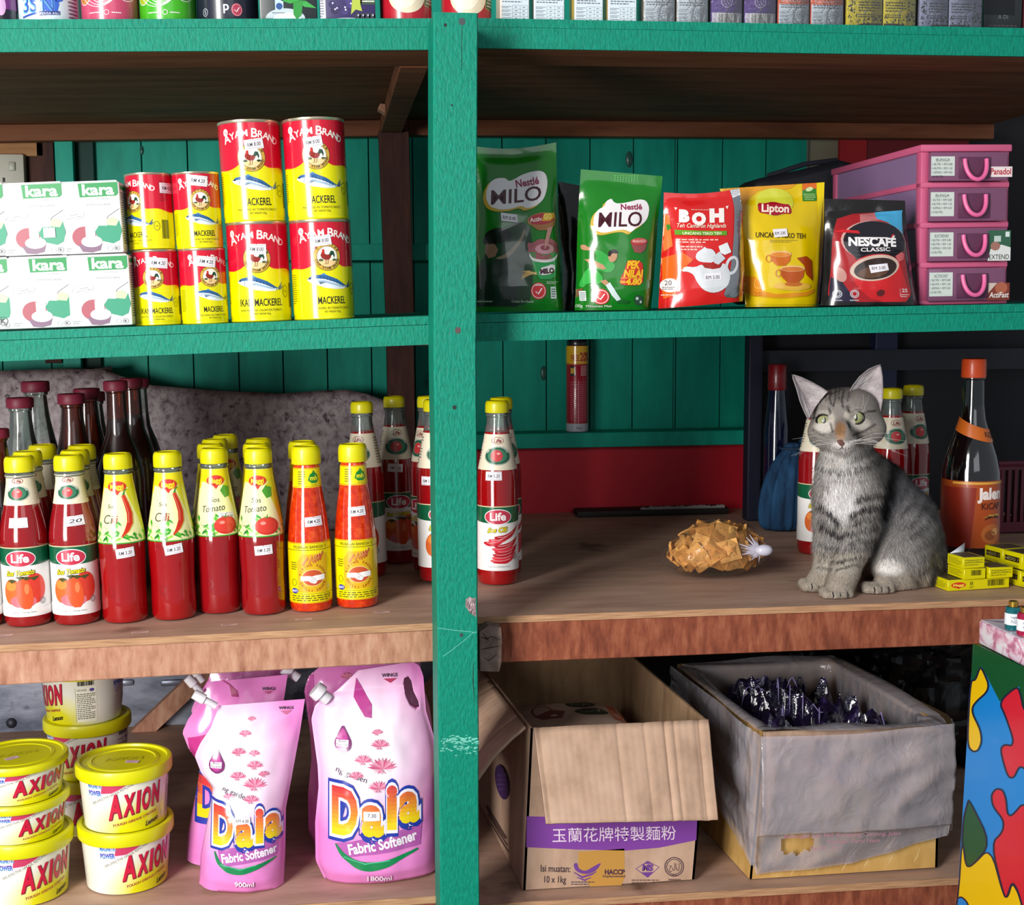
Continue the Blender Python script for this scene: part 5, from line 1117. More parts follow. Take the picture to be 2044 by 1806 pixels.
A.build('label_print', m3.t, m3.crop(*K8), du=9, dv=9, lift=.00018)
# yellow tea pouch
m4 = pouch('tea_pouch', 'yellow tea pouch with two glass cups of tea pictured', [(1488, 607), (1482, 540), (1460, 440), (1440, 370)], [(1634, 606), (1641, 540), (1648, 440), (1650, 357)], .10, 'S2R', [(0, .046), (.15, .056), (.55, .044), (.84, .012), (.9, .001), (1, .001)], '#d8b800', seed=21)
A = Art(.22, .4)
A.poly(cur([(560, 440), (1370, 390), (1190, 392), (1080, 470), (880, 450), (760, 540), (740, 700), (600, 480)]), '#d8941c', 1).poly(neg([(1300, 388), (1375, 382), (1320, 1360), (1290, 1360), (1330, 700)]), '#e8cc00', 1.2).poly(neg([(745, 1290), (850, 1310), (1000, 1330), (1310, 1300), (1310, 1365), (740, 1365)]), '#e8c400', 1.3).poly(cur([(745, 1130), (850, 1150), (880, 1290), (1290, 1260), (1280, 1180), (1290, 1290), (1000, 1318), (760, 1290)]), '#d88a1c', 1.4)
A.ell(975, -560, 150, 110, '#c8c838', 1.1).poly(cur([(840, 565), (900, 570), (960, 555), (1040, 575), (1095, 578), (1110, 655), (1050, 650), (980, 670), (900, 652), (848, 640)]), '#9c1024', 3).text('Lipton', 978, -638, 62, '#f0dcc8', 4, w=215, bold=.03, rot=-.03)
A.text('UNCANG TEKO TEH', 1020, -842, 42, '#3a2c10', 3, w=385, bold=.01, rot=-.03).lines(930, -880, 1150, -855, 2, '#a08a2c', 3)
A.poly(neg([(1198, 392), (1310, 386), (1306, 550), (1196, 552)]), '#2f7a1c', 3).poly(neg([(1198, 392), (1310, 386), (1308, 455), (1240, 445), (1198, 470)]), '#d8641c', 4).ell(1252, -458, 30, 16, '#c8d8a0', 5, rot=.3).lines(1210, -545, 1298, -490, 4, '#a8c880', 5)
for cx, cy, w_, h_, c1, c2 in ((1015, 990, 82, 70, '#c86414', '#d8822c'), (1105, 1105, 100, 90, '#b04e10', '#c8702c')):
    A.poly(neg([(cx-w_, cy-20), (cx+w_, cy-30), (cx+w_*.85, cy+h_*.5), (cx+w_*.4, cy+h_), (cx-w_*.4, cy+h_), (cx-w_*.85, cy+h_*.5)]), c1, 4).ell(cx, -(cy-22), w_, 24, '#e2b878', 5).ell(cx, -(cy-18), w_*.9, 17, c2, 6).ring(cx-w_-12, -(cy+15), 22, 30, 7, '#c87a2c', 4)
A.ell(1105, -1222, 150, 34, '#d8a83c', 3).ell(1110, -1205, 70, 18, '#b8641c', 4).poly(neg([(1140, 1000), (1220, 985), (1270, 1020), (1275, 1180), (1215, 1130), (1200, 1060)]), '#9a3c10', 3).ring(850, -1200, 26, 40, 5, '#e8b04c', 3).text('20', 848, -1300, 36, '#b86a14', 3, w=46)
A.poly(neg([(952, 775), (1062, 768), (1072, 828), (965, 840)]), PAPER, 8).text('RM 3.80', 1012, -818, 26, INK, 9, w=84, rot=.06)
A.build('label_print', m4.t, m4.crop(*K8), du=9, dv=9, lift=.00018)
# instant coffee pouch
m5 = pouch('coffee_pouch', 'black and red coffee pouch with a red cup picture by the pink drawers', [(1638, 605), (1645, 540), (1650, 440), (1650, 391)], [(1831, 604), (1822, 540), (1812, 440), (1811, 395)], .05, 'S2R', [(0, .046), (.15, .052), (.6, .040), (.84, .010), (.88, .001), (1, .001)], '#15100f', seed=31)
A = Art(.22, .5)
A.poly(cur([(300, 660), (805, 625), (822, 800), (830, 1000), (905, 1345), (230, 1345), (262, 1100), (270, 800)]), '#a01018', 1).poly(neg([(590, 640), (805, 624), (822, 830), (760, 780), (690, 720), (600, 690)]), '#3f9cc8', 2).poly(neg([(470, 655), (620, 640), (660, 700), (560, 705), (470, 720)]), '#b86a6c', 1.5).poly(neg([(240, 1345), (258, 1150), (330, 1180), (420, 1345)]), '#1c1630', 2)
A.ell(585, -870, 262, 162, '#c89a94', 2, rot=-.08).ell(590, -875, 250, 165, '#17131c', 3, rot=-.08).poly(neg([(385, 905), (815, 905), (770, 1010), (440, 1040)]), '#17131c', 3)
A.poly(cur([(385, 1080), (420, 1020), (520, 975), (660, 965), (768, 1010), (800, 1100), (900, 1345), (560, 1345), (430, 1230)]), '#c4161c', 4).ell(578, -1078, 195, 100, '#c9b0a0', 5, rot=.16).ell(582, -1084, 170, 82, '#2c1a14', 6, rot=.16).ell(560, -1110, 120, 45, '#5a3a26', 6.5, rot=.16).poly(neg([(740, 985), (800, 950), (822, 970), (815, 1010), (770, 1030)]), '#c4585c', 5)
A.ell(320, -1130, 40, 60, '#b8847c', 3, rot=.4).ell(612, -1275, 34, 26, '#5a1012', 5, rot=.3).poly(neg([(275, 790), (330, 775), (455, 785), (465, 808), (300, 795)]), '#c81c24', 4)
A.text('NESCAF\u00c9', 562, -905, 66, '#f0ecec', 7, w=375, bold=.045, rot=-.02, skew=.0).poly(neg([(415, 842), (430, 835), (685, 838), (684, 848), (432, 846)]), '#f0ecec', 7).text('CLASSIC', 580, -948, 30, '#e8e2e2', 7, w=232, bold=.02, rot=.02).poly(neg([(708, 832), (722, 812), (738, 815), (728, 838)]), '#c81c24', 7)
for x in (294, 412): A.ring(x, -1282, 32, 32, 5, '#c8ccd4', 6).ring(x, -1282, 22, 22, 5, '#c8ccd4', 6, n=8).lines(x-34, -1342, x+34, -1322, 1, '#a8acb4', 6)
A.text('25', 818, -1268, 28, '#f0dcdc', 6, w=54, bold=.02).lines(780, -1310, 860, -1280, 2, '#f0c8c8', 6).stroke(neg([(775, 1240), (775, 1300), (800, 1300)]), 3, '#f0c8c8', 6)
A.poly(neg([(522, 1058), (668, 1042), (682, 1095), (540, 1120)]), PAPER, 9).text('RM 3.00', 600, -1092, 26, INK, 10, w=105, rot=.08)
A.build('label_print', m5.t, m5.crop(*K9), du=9, dv=9, lift=.00018)
# ---------------------------------------------------------------- pink drawer tower
YD = .07
fl, fr_ = at(1836, 603, YD), at(2010, 603, YD); ftl, ftr = at(1844, 287, YD), at(2021, 291, YD)
xl, xr = (fl.x+ftl.x)/2, (fr_.x+ftr.x)/2; xc = (xl+xr)/2; zb = sz('S2R', xc); Wd = xr-xl; Hd = ftl.z-zb; Dd = .33
tw = thing('drawer_tower', 'pink plastic tower of four see-through drawers at the end of the green shelf', 'drawers', (xc, YD, zb), lean=-.014)
PINK = pm('#c65a80', .4, coat=.1); PVIO = thin_mat('violet_clear_plastic', '#c8a0b8', .45, rough=.12, white='#a0628a')
mb = MB(); w2 = Wd/2
mb.rbox((0, Dd/2, Hd-.005), (Wd+.004, Dd+.004, .010), .002, PINK)
for k in range(1, 4): mb.rbox((0, Dd/2, Hd*k/4), (Wd, Dd, .008), .0015, PINK)
mb.rbox((0, Dd/2, .003), (Wd, Dd, .006), .0015, PINK)
for sx in (-1, 1):
    for y in (.004, Dd-.008): mb.rbox((sx*(w2-.006), y+.006 if y < .1 else y, Hd/2), (.012, .016, Hd-.002), .002, PINK)
mb.box((-w2+.004, Dd-.006, .004), (w2-.004, Dd-.003, Hd-.006), PINK); mb.build('drawer_frame', tw)
mb = MB()
for sx in (-1, 1): mb.box((sx*(w2-.003)-.0008, .02, .006), (sx*(w2-.003)+.0008, Dd-.014, Hd-.010), pm('#8a6c94', .35))
mb.build('side_panel', tw)
notes = [('Panadol', '#b3162a', 0), (None, 0, 0), ('EXTEND', '#1c1c1c', 1), ('ActiFast', '#e6e0de', 2)]
heads = ['BUNGA', 'BUNGA', 'EXTEND', 'ACTIVE FAST']
for k in range(4):
    z0, z1 = Hd*(3-k)/4+.0045, Hd*(4-k)/4-(.011 if k == 0 else .0045)
    mb = MB(); mb.rbox((.001, -.004, (z0+z1)/2), (Wd-.016, .008, z1-z0), .002, PVIO); mb.box((-w2+.012, .006, z0+.002), (w2-.012, Dd-.02, z0+.004), pm('#7a4a6a', .4)); mb.box((-w2+.012, .03, z0+.006), (w2-.014, Dd-.03, z0+(z1-z0)*.55), pm(['#7c4a70', '#8a5a7c', '#6a4868', '#5c4460'][k], .6, var=.3, vscale=40))
    d = mb.build('drawer', tw)
    xh, zh, rr = .0085, z1-.014, .0150; pts = [(xh+rr*1.05*math.sin(a), -.010-.008*math.cos(a*.9), zh+.004-(rr*1.55)*math.cos(a)*.0-(.028 if 1 else 0)*max(0, math.cos(a))**.8) for a in [math.radians(-90+180*i/20) for i in range(21)]]
    mb = MB(); mb.rbox((xh, -.0085, (z0+z1)/2-.002), (.046, .003, (z1-z0)*.74), .001, pm('#5c2c4a', .35, coat=.2)); mb.build('handle_recess', d)
    mb = MB(); mb.tube(pts, .0031, 12, pm('#e0649a', .35, coat=.2)); mb.build('handle', d)
    A = Art(.6); x0, x1_, za, zb_ = -w2+.010, -w2+.044, z0+.007, z1-.006; A.rect(x0, za, x1_, zb_, '#c9d2cc', 1).text(heads[k], (x0+x1_)/2, zb_-.006, .0034, INK, 2, w=.020).rect(x0+.006, zb_-.0068, x1_-.008, zb_-.0065, INK, 2)
    for i, t_ in enumerate(('1 BUTIR = RM 0.80', '4 BUTIR = RM 1.50', '1 KEPING = RM 4.50', '(10 BUTIR)')): A.text(t_, x0+.0015, zb_-.012-.0055*i, .0032, '#3a3a4a', 2, w=.029 if i < 3 else .016, al='l')
    A.build('price_note', d, flat(-.0081), du=0, dv=0)
    t_, c_, kind = notes[k]
    if t_:
        A = Art(.5); x0, x1_ = w2-.0345, w2-.001
        if kind == 0: A.rect(x0, z0+.005, x1_, z0+.019, '#e6d8d8', 1).text(t_, (x0+x1_)/2, z0+.0085, .0085, c_, 2, w=.030, bold=.02)
        elif kind == 1: A.rect(x0, z0+.0, x1_, z1-.004, '#2f5c44', 1).poly([(x0, z0), (x1_, z0), (x1_, z0+.018), (x0+.02, z0+.022), (x0+.004, z0+.016)], '#d6d8d6', 2).ell(x0+.011, z0+.020, .007, .006, '#9c6c60', 3).rect(x0+.009, z0+.026, x0+.019, z0+.034, '#b8c8c0', 3).rect(x1_-.008, z1-.013, x1_-.002, z1-.006, '#d0dcd8', 3).text(t_, (x0+x1_)/2, z0+.002, .0068, c_, 4, w=.029)
        else: A.rect(x0, z0, x1_, z0+.024, '#7c3428', 1).poly([(x0, z0+.008), (x0, z0+.024), (x0+.015, z0+.024)], '#c8b8ac', 2).ell(x0+.021, z0+.017, .009, .008, '#a85c44', 2).text(t_, (x0+x1_)/2+.001, z0+.004, .0075, c_, 3, w=.029, shear=.2, bold=.02)
        A.build('brand_card', d, flat(-.0083), du=0, dv=0)
# dark bag, red board and folds behind the pouches
def sheet_px(name, label, cat, px, Y, m, thick=.004, kindname='cloth_face'):
    t = thing(name, label, cat, at(*px[0], Y)); o = t.location
    ps = [at(a, b, Y)-o for a, b in px]; mb = MB(); mb.prism([(p.x, p.z) for p in ps], 0, thick, m); mb.build(kindname, t); return t
RB = pm('#a8101c', .6, var=.15, vscale=10)
rb = thing('red_board', 'red painted board at the back above the pink drawers', 'board', at(1720, 340, .86)); o_ = rb.location
a, b = at(1677, 300, .86).x-o_.x, at(1840, 300, .86).x-o_.x
mb = MB(); mb.box((a, 0, -.15), ((a+b)/2-.03, .012, .12), RB); mb.build('board_face', rb); mb = MB(); mb.box(((a+b)/2-.029, .004, -.15), (b+.1, .016, .12), pm('#70101a', .6)); mb.build('board_edge', rb)
bq_ = stand(1590, 600, .42, 'S2R'); bq_.z = sz('S2R', .95); bag = thing('dark_bag', 'dark navy bag lying behind the yellow tea pouch', 'bag', bq_); o_ = bag.location
top = [at(a, b, .42)-o_ for a, b in ((1505, 358), (1540, 350), (1600, 338), (1680, 318), (1730, 330), (1760, 420))]
mb = MB(); poly = [(p.x, p.z) for p in top]; poly = [(poly[0][0]-.01, 0.0)]+poly+[(poly[-1][0], 0.0)]
mb.prism(poly[::-1], 0, .10, pm('#15161f', .6, bump=.4, bscale=30)); mb.build('bag_body', bag, bevel=.012)
mb = MB(); p0, p1 = top[1], top[3]; mb.tube([(p0.x, .02, p0.z+.001), ((p0.x+p1.x)/2, .01, (p0.z+p1.z)/2+.006), (p1.x, .02, p1.z+.001)], .004, 8, pm('#20222e', .5)); mb.build('bag_strap', bag)
# ---------------------------------------------------------------- things standing at the back of the right shelf
def lathe_thing(name, label, cat, p, prof, mats, rot=0.0, body='bottle_body', n=40, group=None):
    t = thing(name, label, cat, p, rot, group=group); mb = MB(); mb.lathe(prof, n, None, ms=mats); mb.build(body, t); return t
p = at(1152, 863, .8455); r = .0215; hA = .20
ae = thing('spray_can', 'slim red spray can with a yellow free offer band standing on the wall ledge', 'can', (p.x, .845, 1.0592))
pr = [(r*.93, 0), (r, .0015), (r, .163), (r*.95, .166)]; mb = MB(); mb.lathe(pr, 36, pm('#a8142c', .25, .4)); mb.build('can_body', ae)
mb = MB(); mb.lathe([(r*.93, .166), (r*.95, .168), (r*.95, .174), (r*.8, .184), (r*.62, .190), (.0001, .191)], 36, pm('#15141a', .3, .3)); mb.build('spray_cap', ae)
mb = MB(); mb.lathe([(r*.95, .0002), (r*1.01, .0018), (r*1.01, .016), (r*.99, .0165)], 36, pm('#b8bcc6', .35)); mb.build('base_ring', ae)
A = Art(.25, .4); C_ = 2*math.pi*r; A.rect(-C_/2, .132, C_/2, .1655, '#e8b400', 1).text('FREE', -.0085, .1370, .0115, '#b01018', 3, w=.0165, bold=.02).text('20%', .0120, .1370, .0165, '#b01018', 3, w=.0215, bold=.03).rect(-C_/2, .130, C_/2, .1318, '#c87820', 1)
A.poly([(-.018, .128), (-.008, .126), (-.0075, .110), (-.016, .107), (-.018, .112)], '#1c1a14', 2).poly([(-.017, .124), (-.0085, .122), (-.009, .114), (-.017, .112)], '#d8a81c', 3).lines(.003, .108, .018, .128, 6, '#f0c8c8', 2, seed=4)
A.lines(-.018, .022, -.003, .098, 18, '#d06a80', 2, seed=7, fill=.3).lines(.001, .022, .018, .098, 18, '#d06a80', 2, seed=8, fill=.3).rect(-.0022, .018, -.0008, .1, '#d88a98', 2).text('300ml', 0, .006, .004, '#3a3a50', 3, w=.012)
A.build('label_print', ae, wrap([(r, 0), (r, .2)]), du=.003, dv=0)
# dark rack in the gloom, blue cloth bag, dark bottle with a red cap
NAVY = pm('#10142c', .55, var=.2)
rk = thing('plastic_rack', 'dark navy plastic rack standing in the gloom behind the cat', 'rack', (0, 0, 0))
def bar(px0, py0, px1, py1, Y, d=.02):
    a, b = at(px0, py0, Y), at(px1, py1, Y); mb = MB(); mb.box((a.x, Y, b.z), (b.x, Y+d, a.z), NAVY); return mb
zf = sz('S3R', .9)
a, b = at(1494, 800, .70), at(1522, 800, .70); mb = MB(); mb.box((a.x, .70, zf), (b.x, .73, 1.262), NAVY); mb.build('rack_leg', rk, bevel=.003)
a, b = at(1745, 800, .74), at(1790, 800, .74); mb = MB(); mb.box((a.x, .74, zf), (b.x, .77, 1.262), pm('#141a3c', .5)); mb.build('rack_leg', rk, bevel=.003)
a, b = at(1500, 700, .735), at(2140, 735, .735); mb = MB(); mb.box((a.x+.02, .735, b.z), (b.x, .7385, a.z), pm('#171a26', .5)); mb.build('rack_shelf', rk)
a, b = at(1500, 985, .80), at(2140, 985, .80); mb = MB(); mb.box((a.x, .785, zf), (b.x, .80, 1.262), pm('#0b0d16', .7)); mb.build('dark_backing', rk)  # near-black sheet added where only darkness lies behind the rack
DEN = ramp_mat('blue_cloth', [(.3, '#0c2038'), (.55, '#1d4468'), (.8, '#2c5c86')], 18, (3, 3, .7), rough=.85, bump=.6, bdist=.004)
bb = on(1560, 990, 'S3R'); Yb = .60; b0 = stand(1562, 990, Yb, 'S3R'); q = mpp(b0)
bg_ = thing('cloth_bag', 'blue cloth bag drawn together at the top, standing behind the cat', 'bag', b0)
prof = [(30, 0), (44, 3), (50, 25), (50, 60), (46, 100), (36, 135), (22, 158), (16, 166), (19, 176), (12, 182)]
mb = MB(); n = 64; vs, fs = [], []
for j, (rr, zz_) in enumerate(prof):
    for k in range(n):
        a = 2*math.pi*k/n; fold = 1+.10*math.sin(a*9+1.3*math.sin(j*.5))*(.35+.65*zz_/182)+.05*math.sin(a*17+j*.3)
        vs.append((rr*q*fold*math.sin(a)+(.020*(zz_/182)**2), -rr*q*.8*fold*math.cos(a), zz_*q*.96))
fs = [(i*n+k, i*n+(k+1) % n, (i+1)*n+(k+1) % n, (i+1)*n+k) for i in range(len(prof)-1) for k in range(n)]+[tuple(range(n))[::-1], tuple(range((len(prof)-1)*n, len(prof)*n))]
mb.add(vs, fs, DEN); mb.build('bag_body', bg_, subs=1, angle=80)
mb = MB(); zt = 150*q; mb.tube([(.02+.026*math.cos(a), -.021*math.sin(a), zt+.012) for a in [math.radians(20*i) for i in range(19)]], .0022, 8, pm('#16304a', .8)); mb.tube([(.034, .0, zt+.02), (.052, .004, zt+.045), (.075, .008, zt+.052)], .007, 10, DEN); mb.build('draw_string', bg_)
bt = stand(1553, 980, .665, 'S3R'); bt = Vector((bt.x-.004, .668, bt.z)); q = mpp(bt)
db = thing('dark_bottle', 'dark blue bottle with a red cap behind the blue cloth bag', 'bottle', bt)
hz = at(1553, 727, .665).z-bt.z; mb = MB(); mb.lathe([(.020, 0), (.023, .002), (.023, hz*.60), (.019, hz*.72), (.0155, hz*.84)], 32, pm('#0d1330', .12, .6)); mb.build('glass_bottle', db)
mb = MB(); mb.lathe([(.0165, hz*.84), (.0175, hz*.85), (.017, hz*.99), (.0155, hz), (.0001, hz)], 28, pm('#7a0c18', .35, .2)); mb.build('screw_cap', db)
# folded paper lying along the red board, pink basket at the far right
pp = thing('paper_stack', 'dark paper bundle with a pale torn edge at the foot of the red board', 'paper', stand(1290, 1015, .80, 'S3R')); o_ = pp.location
a, b = at(1150, 1012, .80).x-o_.x, at(1452, 1012, .80).x-o_.x
mb = MB(); mb.rbox(((a+b)/2, .012, .0065), (b-a, .05, .012), .003, pm('#1a0f0e', .7, bump=.4, bscale=60)); mb.build('paper_cover', pp)
rn = random.Random(3); c0 = at(1276, 1012, .80).x-o_.x; mb = MB(); x = c0; prv = None
vs = []; 
while x < b-.006:
    h_ = rn.uniform(.004, .011); vs.append((x, h_)); x += rn.uniform(.002, .006)
mb.prism([(c0, .0125)]+[(vs[-1][0], .0125)]+[(x_, .0132+h_*.6) for x_, h_ in vs[::-1]], -.012, -.0105, pm('#8f8a86', .8)); mb.build('torn_edge', pp)
bk = thing('plastic_basket', 'dark pink slotted plastic basket in the gloom past the soy bottle', 'basket', stand(2040, 1010, .50, 'S3R')); o_ = bk.location
PB = pm('#6a2038', .45); mb = MB(); x0, x1_ = at(1972, 980, .50).x-o_.x, .20; z1 = at(2000, 925, .50).z-o_.z
mb.box((x0, 0, z1-.012), (x1_, .01, z1), PB).box((x0, 0, .002), (x1_, .01, .02), PB)
k = x0
while k < x1_: mb.box((k, .001, .02), (k+.006, .008, z1-.012), PB); k += .0125
mb.box((x0, .01, .002), (x0+.004, .16, z1), PB).box((x1_-.004, .01, .002), (x1_, .16, z1), PB).box((x0, .01, .002), (x1_, .16, .005), PB); mb.build('basket_grille', bk)
mb = MB(); mb.tube([(x0-.002, -.002, z1), (x1_+.002, -.002, z1)], .005, 8, PB); mb.build('basket_rim', bk)
# bottles around the cat
put('ltt', front(1627, 1109, .03, 'S3R'), -6, 'ketchup bottle standing half hidden behind the cat', 0)
c = at(1781, 775, .40); put('lct', Vector((c.x, .40, sz('S3R', c.x))), 0, 'tall sauce bottle behind the cat, the nearer of the two', 0)
c = at(1815, 765, .475); put('ltt', Vector((c.x+.008, .475, sz('S3R', c.x))), 12, 'tall sauce bottle behind the cat, the farther of the two', 0)
kp_ = stand(1935, 1075, .30, 'S3R'); q = mpp(kp_); hk = at(1952, 715, .30).z-kp_.z
kc = thing('soy_sauce_bottle', 'large dark soy sauce bottle with an orange cap beside the cat', 'bottle', (kp_.x, .30, kp_.z), lean=-.006)
KP = [(.036, 0), (.0440, .002), (.0455, .010), (.0455, .118), (.0445, .140), (.0390, .165), (.0290, .195), (.0205, .222), (.0175, .245), (.0165, hk-.034), (.0185, hk-.032), (.0185, hk-.029), (.0165, hk-.028)]
mb = MB(); mb.lathe(KP, 48, None, ms=[pm('#0a0608', .06, 1.0, spec=.7)]*8+[GLASS]*0+[pm('#141a1c', .06, .8)]*4); mb.build('glass_bottle', kc)
mb = MB(); mb.lathe([(.0188, hk-.030), (.0192, hk-.028), (.0190, hk-.006), (.0178, hk-.001), (.0150, hk), (.0001, hk-.001)], 36, pm('#e0501c', .4, .2)); mb.build('screw_cap', kc)
OR = pm('#c8641c', .35, .2); bl = band(KP, .022, .128, pm('#a8460f', .4, .2)).build('body_label', kc)
A = Art(.35); A.rect(-.05, .123, .09, .1265, '#d8a03c', 1).poly([(-.07, .022), (-.02, .022), (-.012, .118), (-.07, .118)], '#8c2410', 1).text('Jalen', .012, .100, .0175, '#f0e2dc', 3, w=.046, bold=.05).text('KiCAP', .014, .0835, .0105, '#3a140a', 3, w=.036, bold=.01).poly([(-.002, .070), (.010, .075), (.030, .075), (.036, .070), (.030, .072), (.010, .072)], '#e0b04c', 3).text('LEMAK MANIS', .017, .0665, .0055, '#2a120c', 4, w=.030, bend=.003, bold=.02).ell(.016, .044, .020, .016, '#b8662c', 2).ell(.012, .042, .010, .008, '#8c4a20', 3).ell(.022, .047, .007, .006, '#d89a5c', 3)
A.build('label_print', bl, wrap(KP, .0455, off=.0003), du=.004, dv=.03)
def tilt_band(u, v, h):  # neck label slants down to the right
    z = v+.207-.010*math.cos(u*1.0-.9); R_ = prof_r(KP)(z)+.0004+h; return (R_*math.sin(u), -R_*math.cos(u), z)
mb = MB(); mb.grid(48, 6, lambda a, b: tilt_band(-2.2+4.4*a, -.0105+.021*b, 0), OR); nl = mb.build('neck_label', kc)
A = Art(.35); A.text('KiCAP', .75, -.003, .009, '#3a140a', 2, w=.95, bold=.01).text('JALEN', .9, -.0085, .0035, '#f0d8b8', 2, w=.6); A.build('label_print', nl, tilt_band, du=.1, dv=0)
# ---------------------------------------------------------------- yellow stock cube boxes beside the cat
YB = pm('#d2c800', .35, .2)
GB = 'yellow stock cube boxes beside the cat'
def cube_box(label, p, d, rz, art, side=None):
    t = thing('stock_cube_box', label, 'box', p, rz, group=GB); w, dp, h = d
    mb = MB(); mb.rbox((w/2, dp/2, h/2), d, .0008, YB, seg=1); mb.build('box_body', t)
    A = Art(.35, .2); art(A, w, h); A.build('label_print', t, flat(0), du=0, dv=0, clip=(.0005, .0005, w-.0005, h-.0005))
    A = Art(.35, .2); A.lines(.004, .003, dp-.004, h-.003, 4, '#8f870c', 1, seed=len(label)); A.build('side_print', t, lambda u, v, h_: (-h_, dp-u, v), du=0, dv=0)
    mb = MB(); mb.box((.004, .003, h), (w-.004, dp-.004, h+.0004), pm('#4a4030', .5, var=.3, vscale=60)); mb.build('top_flap', t)
    return t
def ab1(A, w, h): A.ell(.0165, h*.52, .0118, h*.27, '#d8661c', 1).ell(.0165, h*.52, .0110, h*.23, '#c83018', 2).poly([(.013, h*.32), (.020, h*.32), (.017, h*.16)], '#c83018', 2).text('Maggi', .0165, h*.42, h*.22, '#f0dc50', 3, w=.017, bold=.03).text('8', .037, h*.45, h*.34, '#4a4410', 2, w=.005).lines(.034, h*.16, .041, h*.36, 2, '#6a6410', 2).barcode(w-.037, h*.22, w-.006, h*.9, 2, c='#4a4410', bg=None)
def ab2(A, w, h): A.barcode(.010, h*.28, w-.006, h*.88, 2, c='#5a5410', bg=None)
def ab3(A, w, h): A.lines(.003, h*.2, w-.003, h*.85, 3, '#8f870c', 2, seed=3).stroke([(w*.1, h*.5), (w*.4, h*.7), (w*.8, h*.55)], h*.06, '#a8a020', 2)
def ab4(A, w, h): A.rect(.004, h*.38, w-.006, h*.72, '#2a1f0c', 1).text('HEDO 1', w*.46, h*.45, h*.2, '#a8a060', 2, w=w*.66).lines(.004, h*.06, w*.8, h*.2, 1, '#a8a020', 2)
p1 = on(1892, 1181, 'S3R'); rz = math.radians(6); hB = .0155
cube_box('yellow stock cube box with a red oval mark, lowest of the small stack', (p1.x, p1.y, sz('S3R', p1.x)), (.098, .050, hB), rz, ab1)
z2 = p1.z+hB+.0015; p2 = on(1924, 1157, z2); cube_box('yellow stock cube box with a barcode, middle layer nearer the cat', (p2.x, p2.y, z2), (.0345, .042, hB), rz, ab2)
p3 = on(1973, 1155, z2); cube_box('yellow stock cube box in the middle layer farther from the cat', (p3.x+.001, p3.y, z2), (.038, .040, hB), rz, ab3)
z3 = z2+hB+.0010; p4 = on(1922, 1135, z3); o4 = cube_box('opened yellow stock cube box on top of the small stack', (p4.x, p4.y, z3), (.0345, .040, hB), rz, ab3)
mb = MB(); mb.add([(.001, .036, hB), (.026, .039, hB+.0005), (.030, .044, hB+.013), (.012, .040, hB+.004)], [(0, 1, 2, 3)], pm('#c9cdd6', .4)); mb.build('open_flap', o4, solid=.0006)
d0, d1 = on(1943, 1108, sz('S3R', .9)+.018), on(2044, 1136, sz('S3R', .95)+.018)
ang = math.atan2((d1-d0).y, (d1-d0).x); ln = .0415; hL = .0225
base = on(1940, 1140, sz('S3R', .95)); dirx = Vector((math.cos(ang), math.sin(ang), 0))
f0 = Vector((on(2030, 1172, 'S3R').x+.004, on(2030, 1172, 'S3R').y, 0))-dirx*ln*2.0
for i in range(4):
    q = f0+dirx*(ln+.0008)*i; q.z = sz('S3R', q.x)+.0004; cube_box('yellow stock cube box in the lower row of the long stack, %s from the cat' % ['nearest', 'second', 'third', 'fourth'][i], q, (ln, .045, hL), ang, ab4)
for i in range(4):
    q = f0+dirx*((ln+.0008)*i)+Vector((-math.sin(ang), math.cos(ang), 0))*.002; q.z = sz('S3R', f0.x)+hL+.0022; cube_box('yellow stock cube box in the upper row of the long stack, %s from the cat' % ['nearest', 'second', 'third', 'fourth'][i], q, (ln, .045, hL), ang, ab4)
# ---------------------------------------------------------------- clear bag of square crackers
cb = on(1450, 1166, 'S3R'); cb.y += .058; cb.z = sz('S3R', cb.x); q = mpp(cb)
bagr = thing('cracker_bag', 'clear knotted plastic bag filled with square golden crackers', 'bag', cb)
FILM = thin_mat('clear_bag_film', '#fbf8f4', .98, rough=.04, bump=.22, bscale=45, fk=.45)
bx, by, bz = 114*q, .058, .084
def bagpt(u, v):
    a = 2*math.pi*u; t = math.pi*(v-.5); ct = math.cos(t); x = bx*ct*math.cos(a); y = by*ct*math.sin(a); z = .5*bz*(1+math.sin(t))
    x *= 1-.12*(z/bz); k = 1+.10*noise.noise((x*30, y*30, z*30)); z = z*(1-.35*max(0, -x/bx)**1.5); return (x*k, y*k, max(.0008, z*k))
mb = MB(); mb.grid(56, 26, bagpt, FILM); film = mb.build('bag_film', bagr, angle=70)
kx, ky, kz = at(1525, 1098, cb.y-.06)-cb
KN_ = pm('#c8c6d6', .25, .4); mb = MB(); mb.ball((kx, ky, kz), (.013, .009, .0085), KN_)
for i in range(13):
    a = math.radians(95+15*i+9*random.random()); ll = .012+.020*random.random(); ex = Vector((kx-.008+1.2*ll*math.cos(a), ky+.010+.01*random.random(), kz+ll*math.sin(a))); mb.tube([(kx-.008, ky+.001, kz), (kx-.008+.012*math.cos(a), ky+.003, kz+.010*math.sin(a)), ex], [.0030, .0016, .0004], 5, thin_mat('knot_film', '#f4f2fa', .45, rough=.15, white='#d8d4e6'))
mb.build('knot', bagr)
CR = [ramp_mat('cracker_%d' % i, [(.3, a), (.6, b), (.8, c)], 60, (1, 1, 1), rough=.7, bump=.4) for i, (a, b, c) in enumerate((('#c08440', '#dba65c', '#ecc68a'), ('#ae7030', '#cf9448', '#e4b46c')))]
crk = MB(); rn = random.Random(8)
cr0 = None
